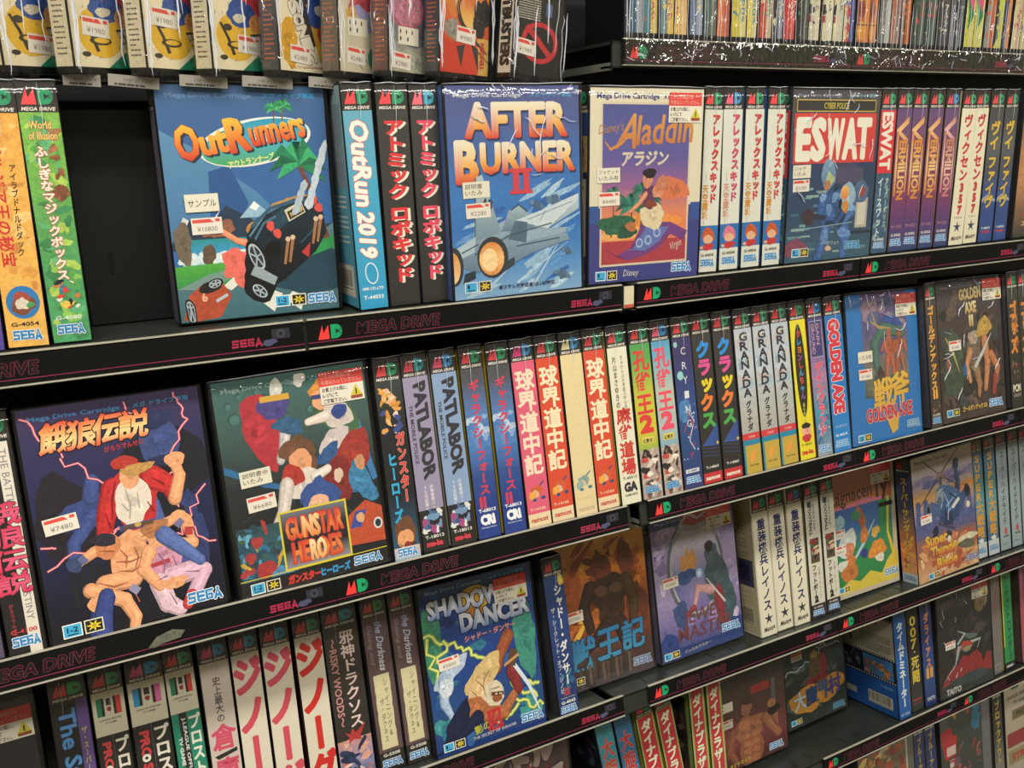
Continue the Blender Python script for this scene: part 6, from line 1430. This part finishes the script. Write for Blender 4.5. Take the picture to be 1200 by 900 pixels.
face_case('A', .4415, 'carpet', 'cream-bordered cover with a flying carpet over orange dunes', dy=-.0017, roll=-.65, yaw=-1.6, lean=-.6, sp='girl', side='#c8bea0',
          st=(('note', 10, 95, 1, 'ジャケット/いたみ有'), ('price', 12, 74, 1, '¥4480'), ('notice', 88, 149, 0)))
G = 'white spines with red katakana and a blue picture panel'
for x, T, ro, d, lb in ((.5745, .0262, -1.2, 'alex', 'white spine with red katakana next to the flying carpet cover, leftmost of four'), (.6030, .0266, -.03, 'alexpink', 'white spine with faded pink katakana, second of the four'),
                        (.6321, .0266, .22, 'alex', 'white spine with red katakana right of the faded pink one, third of four'), (.6597, .0262, -.03, 'alex', 'white spine with red katakana touching the red banner cover, fourth of four')):
    spine_case('A', x, T, ro, d, lb, G, side='#2f5f98', rside='#2f5f98')
face_case('A', .6881, 'police', 'film-wrapped cover with a red banner above a blue armoured robot', dy=-.0029, roll=-.41, yaw=-.8, crinkle=True, sp='eswat', st=(('note', 7, 90, 1, 'ジャケ/いたみ'), ('price', 8, 76, 1, '¥3280')))
spine_case('A', .8241, .0262, -.2, 'eswat', 'spine with a red top and blue city lower half, beside the robot cover')
G = 'purple spines with gold lettering'
for i, (x, ro) in enumerate(((.8508, .5), (.8772, 0), (.9042, .03), (.9308, .1))):
    spine_case('A', x, .0260, ro, 'vermil2' if i == 3 else 'vermil', ('purple spine with gold lettering, first of four, beside the red-topped spine', 'purple spine with gold lettering, second of four', 'purple spine with gold lettering, third of four', 'purple spine with paler pink lettering, last of four')[i], G, side='#c8a070')
G = 'cream spines with dark red katakana and 357'
spine_case('A', .9572, .0275, -.8, 'vixen', 'left one of two cream spines with 357 in dark red', G, side='#c8c29c')
spine_case('A', .9853, .0270, .3, 'vixen', 'right one of two cream spines with 357 in dark red', G)
G = 'grey to blue spines with yellow katakana'
spine_case('A', 1.0130, .0278, .48, 'vfive', 'left one of two grey-to-blue spines with yellow katakana', G)
spine_case('A', 1.0415, .0262, .9, 'vfive', 'right one of two grey-to-blue spines with yellow katakana', G)
face_case('A', 1.0790, 'sunset', 'dark-bordered orange cover cut off by the right edge, upper row', roll=1.2, T=.026)

# ------------------------------------------------------------------ second row
spine_case('B', -.0985, .0262, .2, 'plain', 'dark mauve spine at the far left edge of the second row')
spine_case('B', -.0708, .0258, .25, 'battle', 'black and cream spine with big red-pink kanji at the left edge')
face_case('B', -.0438, 'fight', 'dark blue cover with pink lightning and a red-jacketed figure', dy=-.0035, yaw=2.0, lean=-.77, st=(('price', 9, 85, 5, '¥7480'),), wrap=False, mg=(2.4, 3.6), sp='plain')
face_case('B', .0934, 'heroes', 'crowded cartoon cover with a yellow-framed orange title', dy=-.0028, roll=.68, yaw=1.6, lean=-1, st=(('note', 14, 92, 2, '説明書㊥/いたみ'), ('price', 17, 71, 3, '¥6680'), ('notice', 88, 148, 0)), mg=(2.4, 3.6))
spine_case('B', .2262, .0262, -.3, 'guns', 'black spine with orange-haired cartoon and red and blue katakana', rside='#24242a')
G = 'lavender and blue spines with slanted black lettering'
spine_case('B', .2540, .0260, .41, 'pat1', 'lavender spine with slanted black lettering', G, side='#b8b4a0')
spine_case('B', .2813, .0262, .44, 'pat2', 'light blue spine with slanted black lettering', G, side='#b8b4a0')
G = 'grey to navy spines with red katakana and yellow edge'
spine_case('B', .3085, .0250, .02, 'galaxy', 'left one of two navy spines with red katakana and a yellow edge', G, side='#c8b028')
spine_case('B', .3348, .0250, .01, 'galaxy', 'right one of two navy spines with red katakana, beside the pink spine', G, side='#c8b028')
G = 'spines with four large cream kanji, red, pink and bleached'
for x, d, lb in ((.3608, 'kypink', 'pink spine with cream kanji'), (.3868, 'kyred', 'red spine with cream kanji, between the pink and the bleached one'), (.4132, 'kycream', 'bleached blank cream spine without kanji'), (.4399, 'kyred', 'red spine with cream kanji, right of the bleached cream spine')):
    spine_case('B', x, .0262, .4, d, lb, G)
spine_case('B', .4669, .0252, .5, 'mahj', 'cream spine with four large red kanji', side='#c8b850')
G = 'spines with three red kanji and the numeral 2'
spine_case('B', .4935, .0262, .2, 'kujg', 'green and yellow spine with red kanji and a 2', G)
spine_case('B', .5200, .0250, .5, 'kujb', 'blue and white spine with pink kanji and a 2', G)
spine_case('B', .5458, .0262, .34, 'cry', 'dark violet spine with thin white spaced capitals and bubbles')
G = 'black spines with rainbow katakana'
spine_case('B', .5728, .0268, .45, 'klax', 'left one of two black spines with rainbow katakana', G)
spine_case('B', .6003, .0268, .34, 'klax', 'right one of two black spines with rainbow katakana', G)
G = 'silver spines with gold foot'
spine_case('B', .6281, .0262, .42, 'gran', 'silver spine with gold foot, next to the black rainbow spine', G)
spine_case('B', .6552, .0262, .7, 'gran', 'silver spine with gold foot, middle one of three', G)
spine_case('B', .6825, .0266, .62, 'gran', 'silver spine with gold foot, next to the bright yellow spine', G)
spine_case('B', .7104, .0250, .89, 'shin', 'bright yellow spine with a pointed black oval')
spine_case('B', .7361, .0250, .95, 'gain', 'purple and blue spine with pink katakana, beside the yellow spine', side='#b87830')
spine_case('B', .7620, .0290, .87, 'gaxe', 'blue spine with large red capitals outlined in white', rside='#2a6fae')
face_case('B', .7934, 'axe', 'blue-bordered cover with a dragon and yellow kanji', dy=.002, roll=-1.6, yaw=2.2, lean=.74, st=(('note', 18, 98, 0, 'いたみ有'), ('price', 18, 78, 0, '¥1980'), ('notice', 88, 148, 0)), crinkle=True)
spine_case('B', .9290, .0215, .28, 'gaxe2', 'dark brown spine with orange-yellow katakana, left of the warriors cover')
face_case('B', .9530, 'axe2', 'dark brown film-wrapped cover with sword fighters', dy=.0026, roll=-.9, yaw=.75, lean=.87, crinkle=True, sp='gaxe2', st=(('price', 20, 92, 0, '¥3480'), ('notice', 90, 150, 0)))
G = 'dark spines with orange katakana and PCM at the foot'
spine_case('B', 1.0870, .0242, .55, 'gods', 'dark spine with orange katakana touching the warriors cover', G)
spine_case('B', 1.1118, .0242, .6, 'gods', 'dark spine with orange katakana, second at the right edge', G)
spine_case('B', 1.1366, .0242, .6, 'plain', 'dark spine barely visible at the right edge of the second row')

# ------------------------------------------------------------------ third row
face_case('C', -.1992, 'darkbox', 'dark cover with a red and white notice in the lower left corner', T=.026, st=(('notice', 90, 140, 0, '', .8),), mg=(2.2, 3.4), sp='plain')
spine_case('C', -.0610, .0300, -.9, 'super', 'black and purple spine with brushed blue lettering', side='#22222a')
G = 'spines with a football league badge'
spine_case('C', -.0300, .0278, -.9, 'ps1', 'black spine with football badge, red and green marks, leftmost of two', G, side='#8c8878')
spine_case('C', -.0010, .0320, -.8, 'ps2', 'black spine with football badge in blue and pink', G, side='#8c8878')
spine_case('C', .0323, .0264, -.06, 'ps3', 'green spine with football badge', G)
spine_case('C', .0593, .0274, -.8, 'soko', 'pale pink spine with pink kanji between black slashes')
G = 'white spines with giant red katakana'
spine_case('C', .0871, .0270, -.8, 'zino', 'white spine with giant faded red katakana, leftmost of three', G)
spine_case('C', .1146, .0280, -.9, 'zino', 'white spine with giant faded red katakana, middle of three', G)
spine_case('C', .1458, .0280, -.6, 'zinor', 'white spine with giant bright red katakana, rightmost of three', G, side='#5c2a24')
spine_case('C', .1750, .0360, -.1, 'risky', 'black spine with white kanji above a red winged creature', rside='#2c5c7c')
G = 'brown spines with a torn parchment label'
spine_case('C', .2145, .0276, .08, 'shin2', 'left one of two brown spines with parchment labels', G)
spine_case('C', .2425, .0274, -.04, 'shin2', 'right one of two brown spines with parchment labels, beside the ninja cover', G)
face_case('C', .2702, 'dancer', 'blue cover with green lightning and a crouching ninja with sword', dy=-.0083, yaw=-1.2, st=(('price', 15, 91, 3, '¥5800'), ('notice', 84, 144, 0)), wrap=False, mg=(2.4, 3.6))
spine_case('C', .4135, .0262, .9, 'sdan', 'navy spine with white katakana, between the ninja and horned beast covers', dy=-.013)
face_case('C', .4330, 'beast', 'orange-brown cover with a dark horned beast and blue kanji', dy=.0160, roll=-.6, st=(('price', 15, 82, 2, '¥2980'),))
face_case('C', .5690, 'jewel', 'lavender cover with a silver ring and cloaked rider', dy=.0124, yaw=.84, st=(('price', 13, 90, 2, '¥3980', .7), ('notice', 86, 148, 0, '', .7)), sp='plain')
G = 'cream spines with navy kanji and a star'
spine_case('C', .7143, .0270, 0, 'ley', 'cream spine with navy kanji, leftmost of three, its side panel showing', G, side='#a49c7c', back=back_mech, shellm='white_plastic', wrap=False)
spine_case('C', .7426, .0270, .1, 'ley', 'cream spine with navy kanji, middle of three', G, side='#a49c7c', shellm='white_plastic', wrap=False)
spine_case('C', .7708, .0270, -.2, 'ley2', 'cream spine with brighter blue kanji, rightmost of three', G, side='#a49c7c', shellm='white_plastic', wrap=False)
G = 'white spines with black katakana and a 2'
spine_case('C', .8000, .0262, -.5, 'foot', 'left one of two white spines with black 2 above a black foot', G, side='#9c9c84')
spine_case('C', .8289, .0255, -.57, 'foot', 'right one of two white spines with black 2, beside the green cartoon cover', G, side='#9c9c84')
face_case('C', .8580, 'ragna', 'cream and green cartoon cover with orange animals', dy=.016, roll=-1.0, yaw=1.5, T=.0262, st=(('price', 5, 84, 0, 'いたみ', .7), ('price', 5, 62, 0, '¥6800', .7), ('notice', 84, 146, 0, '', .7)), mg=(1, 1), shellm='white_plastic')
face_case('C', .9942, 'thunder', 'sunset cover with a blue attack helicopter', dy=-.0085, roll=1.0, yaw=.5, lean=-.4, T=.0262, st=(('price', 12, 84, 2, '¥1480', .8),), mg=(1, 1.4), side='#5c4c58', sp='blade')
G = 'blue spines with orange capitals and kanji'
spine_case('C', 1.1300, .0262, -.24, 'sdai', 'left one of two blue spines with orange capitals', G, side='#14303c')
spine_case('C', 1.1570, .0262, -.3, 'sdai', 'right one of two blue spines with orange capitals', G)
G = 'pale grey-blue spines with black katakana'
spine_case('C', 1.1853, .0258, -.34, 'hyd', 'pale grey-blue spine beside the orange-lettered one, leftmost of three', G, wrap=False)
spine_case('C', 1.2123, .0258, -.38, 'hyd', 'pale grey-blue spine, middle of three', G, wrap=False)
spine_case('C', 1.2393, .0258, -.4, 'hyd', 'pale grey-blue spine cut off by the right edge, rightmost of three', G, wrap=False)

# ------------------------------------------------------------------ fourth row
face_case('D', .3400, 'sprawl', 'grey and red cover with sprawling pale letters at the bottom edge', st=(), sp='plain')
G = 'leaning blue spines with red kanji'
spine_case('D', .5265, .0266, 6.3, 'taia', 'teal leaning spine with red kanji, left one of two', G, side='#1c1f2c', back=back_storm, wrap=False)
spine_case('D', .5555, .0270, 6.5, 'taib', 'deeper blue leaning spine with red kanji, right one of two', G, wrap=False)
G = 'red spines with white katakana and a green frame'
spine_case('D', .5870, .0290, 6.6, 'dyna', 'leaning red spine in a green frame, leftmost of four', G, side='#98a04c', wrap=False)
spine_case('D', .6195, .0280, 6.8, 'dyna', 'leaning red spine in a green frame, second of four', G, side='#b0a83c', wrap=False)
spine_case('D', .6545, .0266, .1, 'dyng', 'upright red spine in a green frame, third of four, side showing', G, side='#7c8c4c', back=back_dyna, wrap=False)
spine_case('D', .6835, .0266, -.05, 'dyng', 'upright red spine in a green frame, beside the bare-chested man cover', G, side='#8c9c54', wrap=False)
face_case('D', .7258, 'muscle', 'dark red cover with a bare-chested muscular man', dy=.0339, roll=-.8, yaw=2.2, st=(('note', 2, 90, 0, '・/・', .8), ('price', 2, 66, 0, '¥3980', .8)))
face_case('D', .8690, 'demon', 'dark green cover with blazing blue and white kanji', dy=.0575, roll=.8, side='#6c7c3c', T=.026, wrap=False)
spine_case('D', 1.0429, .0268, 1.2, 'time', 'blue box with film-strip pictures on its side panel', side='#1f4c8c', back=back_time, wrap=False, dy=-.003)
spine_case('D', 1.0753, .0266, .88, 'bond', 'black spine with yellow 007 and a cream edge', side='#b8ac84', wrap=False)
spine_case('D', 1.1040, .0266, 1.2, 'dar2', 'navy spine with orange katakana and II', side='#24305c')
face_case('D', 1.1330, 'space', 'dark cover with a silver spaceship above red flames', dy=-.004, roll=-.5, yaw=-.8, st=(('price', 18, 82, 0, '¥2480'), ('notice', 84, 150, 0, '', .7)), crinkle=True)
spine_case('D', 1.2745, .0236, .76, 'grey', 'plain grey spine with faint red katakana')
spine_case('D', 1.3000, .0266, .95, 'green', 'bright green spine with dark katakana and a black foot', side='#a8a448')
face_case('D', 1.3450, 'violet', 'violet and red cover cut off by the right edge, lower right', side='#4c4438')

# ------------------------------------------------------------------ lowest row
face_case('E', 1.0090, 'gore', 'crowded brown and red cover at the bottom edge, with pale border')
G = 'navy spines with dull yellow katakana'
spine_case('E', 1.1420, .0262, 1, 'blue', 'left one of two navy spines with yellow katakana at the bottom', G)
spine_case('E', 1.1705, .0270, 1.6, 'blue', 'right one of two navy spines with yellow katakana at the bottom', G)
face_case('E', 1.2042, 'blocks', 'dark cover with red and blue geometric blocks', st=(), mg=(1, 1))
spine_case('E', 1.3430, .0270, .9, 'block', 'dark spine with yellow katakana beside the geometric blocks cover')
face_case('E', 1.3734, 'league', 'beige and dark red sports cover in the lower right corner')

# ------------------------------------------------------------------ bagged cases standing askew on the left top shelf
def bag(t, W, D, seed, H=CH):
    """loose clear bag around a case: wavy walls standing off the case"""
    R = random.Random(seed); n = 44; ks = 12; v = []; f = []
    per = 2 * (W + D)
    def base(s):
        s %= per
        if s < W: return s, 0, 0, -1
        s -= W
        if s < D: return W, s, 1, 0
        s -= D
        if s < W: return W - s, D, 0, 1
        s -= W
        return 0, D - s, -1, 0
    ph = [R.uniform(0, 6.28) for _ in range(6)]
    for j in range(ks + 1):
        z = -.004 + (H + .004) * j / ks
        for i in range(n):
            x, y, nx, ny = base(per * i / n)
            o = .0026 + .0016 * math.sin(i * 1.1 + ph[0] + j * .35) + .0012 * math.sin(i * 2.3 + ph[1] - j * .5)
            o = max(.0014, o)
            if j == 0: o *= .3
            v.append((x + nx * o, y + ny * o, z))
    for j in range(ks):
        for i in range(n): a = j * n + i; b = j * n + (i + 1) % n; f.append((a, b, b + n, a + n))
    return mesh_obj('clear_bag', v, f, 'bag_film', t, smooth=True)
film_mat('bag_film', 34, .8, 1.2, .02)
BW, BT, BH = .0625, .017, .108
BAG = 'bagged cartridges standing askew on the left top shelf'
L_ = ('cream party-pattern box, leftmost in the row of clear bags', 'cream party-pattern box in a clear bag, second from the left', 'cream party-pattern box in a clear bag, third from the left', 'cream party-pattern box in a clear bag, fourth from the left, by the lettered one',
      'bagged box with large pale letters running down an orange band', 'bagged box faded pale, with a red disc and a green disc', 'bagged grey and pink box with a crimson strip, left of the orange one', 'bagged orange and red box with black claws', 'bagged black box with a red prohibition ring')
for i, (x, ya, co, ro, zs, px) in enumerate(((-.0118, 42, 'pattern', 0, 0, '¥1980'), (.0306, 38, 'pattern', .5, 0, '¥1980'), (.077, 36, 'pattern', 1, 0, '¥1980'), (.1219, 33, 'pattern', 1, 0, '¥1980'), (.1704, 34, 'letters', 2, 0, '¥2480'),
                                              (.2168, 34, 'faint', 2, .0, '¥2480'), (.2568, 28, 'maze', 3, .001, '¥2980'), (.3005, 22, 'ember', 3, .001, '¥980'), (.367, 16, 'black', 5, .001, '¥1980'))):
    t = case_root('bagged_cartridge', 'T', x, .0, -ro, ya, 0, L_[i], BAG, zs)
    shell(t, BW, BT, H=BH)
    c = Cv(59.5, 102, {'black': '#1d1b19', 'ember': '#c0742c', 'maze': '#4c5060'}.get(co, '#ded3b0'), .1, 126, 290); CO[co](c); c0z = c.z
    c.build('front_label', lambda u, v, z: ((u + 1.5) * .001, -(z + .1) * .001, (v + 5) * .001), t)
    c = Cv(16, 102, ('#c8bea0', '#c8bea0', '#c8bea0', '#c8bea0', '#3c3c44', '#5c5448', '#5c4038', '#2c3438', '#c4beac')[i], n=.2, W0=23, H0=166)
    if co == 'black': c.h('GHOSTBUSTERS', 4, 150, 140, 15, '#1c1b1a', .09, a=-90)
    else: textlines(c, 4, 150, 14, 26, 5.5, '#4a4640' if i < 4 else '#a8583c', i, 1.8)
    c.build('side_label', lambda u, v, z: (-(z * .4 + .08) * .001, BT - .0005 - u * .001, (v + 5) * .001), t)
    zf = c0z + .22
    sticker(t, 'price', (22, 10, 8, 26, 12, 10, 4, 20, 4)[i], (14, 26, 34, 18, 12, 12, 8, 30, 22)[i], -4, px, zf)
    if i in (5, 6): sticker(t, 'note', 12, 32 if i == 5 else 26, 0, '・・・/・・', zf)
    bag(t, BW, BT, i, BH)
    R = random.Random(i + 40); v = []; f = []
    for q in range(9):
        x = (0, .001, BW, BW - .002)[q % 4] + R.uniform(-.002, .002) if q < 6 else R.uniform(.01, BW - .01); z = R.uniform(-.002, .02) if q < 5 else R.uniform(0, .06); p = []
        for k in range(8): p.append((x, -.0045 + R.uniform(-.0008, .0008), z)); x += R.uniform(-.0012, .0012); z += R.uniform(.004, .011)
        tube(v, f, p, R.uniform(.0003, .0008))
    mesh_obj('bag_fold_glints', v, f, 'film_fold_glint', t, smooth=True)  # bag creases with their bright streaks painted in by the pale material
    t['category'] = 'game cartridge'
# a torn-open first box at the very edge
t = case_root('bagged_cartridge', 'T', -.0560, .0, 0, 44, 0, 'bagged cartridge showing only a green corner at the left edge', BAG)
shell(t, BW, BT, H=BH); c = Cv(59.5, 102, '#ded3b0', .1, 126, 290); CO['pattern'](c); c.build('front_label', lambda u, v, z: ((u + 1.5) * .001, -(z + .1) * .001, (v + 5) * .001), t)
t['category'] = 'game cartridge'

# ------------------------------------------------------------------ tightly packed bagged cases on the right top shelf
X0 = [.5072, .5131, .531, .5492, .5675, .5846, .6028, .621, .6388, .6595, .6745, .6932, .7099, .7277, .7454, .7629, .7804, .7976, .816, .8368, .8504, .87, .8873, .9055, .9273, .9484, .968, .9803, .9973, 1.0146, 1.0337, 1.0523, 1.0696, 1.0862, 1.1040, 1.122]
TOP = [  # colours of the left half and right half, lettering colour, letters, description
 ('#16161a', '#9498a4', '#44444c', '', 'black box with a broad glossy side, first on the right top shelf'),
 ('#2c5468', '#8c9098', '#c87840', 'スペ', 'teal and grey bagged spine at the start of the right top shelf'),
 ('#44707c', '#c8a83c', '#a83c34', 'ハイスク', 'teal bagged spine with a yellow stripe of red katakana, left one of two'),
 ('#5c7c80', '#c8a848', '#a83c34', 'ハイスク', 'teal bagged spine with a yellow stripe of red katakana, right one of two'),
 ('#c8a048', '#cba86c', '#b8443c', 'ルナ', 'tan-yellow bagged spine with black dots'),
 ('#5c6c84', '#8490a4', '#c8b43c', 'ラング', 'slate blue bagged spine with yellow katakana'),
 ('#3c5448', '#5c6058', '#8c8c84', 'モト', 'dark green bagged spine'),
 ('#c86c3c', '#a85444', '#d0c0a0', 'バリ', 'orange-red bagged spine, left of the yellow pair'),
 ('#bcae34', '#c8bc74', '#2c7090', 'メガロド', 'yellow bagged spine with blue katakana, wider one of the pair'),
 ('#c8ba44', '#c8bc84', '#2c7090', 'メガロド', 'yellow bagged spine with blue katakana, narrower one of the pair'),
 ('#b0402c', '#b8a484', '#3c7c5c', 'ドラゴ', 'red and cream bagged spine with green katakana'),
 ('#2c2824', '#7c8494', '#d0c490', 'サンダー', 'black bagged spine with white katakana, next to the plain red one'),
 ('#b42c28', '#bc4c40', '#d8c0b0', 'キング', 'plain red bagged spine with white katakana'),
 ('#24241f', '#4c4c44', '#3c7c4c', 'バト', 'black bagged spine, right of the plain red one'),
 ('#b8b498', '#c4bc9c', '#4c4440', 'トゥ', 'cream bagged spine with a black and red square, first of three'),
 ('#c4bc98', '#c8c4a8', '#3c3834', 'クレ', 'cream bagged spine, second of three'),
 ('#c8c090', '#b8b4a4', '#3c3834', 'アド', 'cream bagged spine, third of three'),
 ('#c8b884', '#3c4c84', '#b03838', '◆', 'cream and blue bagged spine with red diamonds'),
 ('#9c5434', '#c47c40', '#c88c34', '●', 'brown and orange bagged spine, left one of two'),
 ('#9c5434', '#c47c44', '#c88c34', '●', 'brown and orange bagged spine, right one of two'),
 ('#6c6c68', '#a8a8a4', '#8c8c88', '', 'silvery bagged spine under crumpled film'),
 ('#a06c50', '#84706c', '#8c4434', 'ロイ', 'dusty salmon bagged spine'),
 ('#5c3c24', '#b05c2c', '#d08c3c', 'ファイ', 'black and orange bagged spine with flames'),
 ('#2c4034', '#4c5c50', '#a83430', 'パル', 'dark green bagged spine with a red mark, left one of two'),
 ('#2c4034', '#4c5c50', '#a83430', 'パル', 'dark green bagged spine with a red mark, right one of two'),
 ('#3a3838', '#4c484c', '#c8c4b4', 'アルシャ', 'charcoal bagged spine with white katakana'),
 ('#2a2a2a', '#5c6068', '#a8b0b8', 'ア', 'black bagged spine with pale blue corner, left one of two'),
 ('#2a2a2a', '#5c6068', '#a8b0b8', 'ア', 'black bagged spine with pale blue corner, right one of two'),
 ('#c0bc38', '#c8c068', '#1f7c4c', '', 'yellow bagged spine with green, pink and blue bands, left one of two'),
 ('#c0bc38', '#c8c068', '#1f7c4c', '', 'yellow bagged spine with green, pink and blue bands, right one of two'),
 ('#8c8c84', '#b8603c', '#c85c34', 'マ', 'grey and orange bagged spine'),
 ('#28281f', '#b8bc44', '#b8c040', '', 'black bagged spine with lime flashes'),
 ('#24345c', '#c07838', '#c86c34', 'スーパ', 'navy bagged spine with orange katakana'),
 ('#c8b890', '#bca888', '#b04438', 'アリシ', 'cream bagged spine with red katakana'),
 ('#b8a868', '#c0b480', '#5c5c64', 'ザ', 'straw yellow bagged spine at the right edge of the top shelf')]
for i, (ca, cb, ci, tx, lb) in enumerate(TOP):
    x = X0[i]; T = X0[i + 1] - x
    t = case_root('bagged_cartridge', '0', x + .0006, .004 + (i * 7 % 5) * .0006, (i % 3 - 1) * .25, 0, 0, lb, 'bagged cartridges packed on the right top shelf')
    W = T - .0022
    shell(t, W, .07, H=BH)
    c = Cv(W * 1000 - .6, 98, W0=16, H0=98)
    c.rect(0, 0, 16, 98, cb, n=.15); c.rect(0, 0, 8.5, 98, ca, n=.3)
    R = random.Random(i)
    if i: busy(c, 0.5, 12, 9, 60, [ca, cb, ci], 8, i, 1.5, 4, .3)
    if tx and tx not in '◆●': c.vt(tx, 11.5, 46, 6.4, 8.5, ci, .05)
    if tx == '◆':
        for k in range(3): c.poly([(2, 30 - k * 16), (6, 38 - k * 16), (10, 30 - k * 16), (6, 22 - k * 16)], ci)
    if tx == '●': c.ell(5, 34, 5, 9, '#7c3424', .3); c.ell(6, 12, 6, 10, ci, .2); c.line([(0, 18), (14, 18)], 1.2, '#4c2c20')
    if i in (14, 15, 16): c.rect(0, 26, 4, 36, '#24221f'); c.rect(0, 18, 4, 25, '#943434')
    if i in (28, 29): c.poly([(0, 58), (12, 50), (14, 34), (4, 18), (4, 36)], '#1f7c4c'); c.poly([(6, 58), (14, 52), (12, 40), (4, 50)], '#c84c7c'); c.rect(4, 54, 14, 62, '#3c4c94')
    if i == 31: c.poly([(0, 0), (8, 12), (14, 4), (14, 0)], '#b8c040'); c.poly([(6, 40), (14, 52), (14, 62), (4, 58)], '#b8c040')
    c.build('spine_label', lambda u, v, z: ((u + .3) * .001, -(z + .1) * .001, (v + 9) * .001), t)
    if i: c = Cv(64, 98, ca, n=.3); c.build('side_label', lambda u, v, z: (-.00008, .07 - (u + 2) * .001, (v + 9) * .001), t)
    # bag: thin pleated film in front of the spine with a gathered foot
    v = []; f = []; nx = 6; nz = 12
    for j in range(nz + 1):
        for k in range(nx + 1):
            v.append((W * k / nx, -.0016 - .0022 * (R.random() if k % 2 else .2), BH * j / nz + (.0006 if j == 0 else 0)))
    for j in range(nz):
        for k in range(nx): q = j * (nx + 1) + k; f.append((q, q + 1, q + nx + 2, q + nx + 1))
    nf = len(f)
    for q in range(3):
        x = W * (.08, .5, .93)[q] + R.uniform(-.001, .001); z = 0; p = []
        for k in range(7): p.append((x, -.0042, z)); x += R.uniform(-.0008, .0008); z += R.uniform(.004, .016)
        tube(v, f, p, R.uniform(.0002, .0004))
    o = mesh_obj('clear_bag', v, f, ['bag_film', 'film_fold_glint'], t, idx=[0] * nf + [1] * (len(f) - nf))
    t['category'] = 'game cartridge'
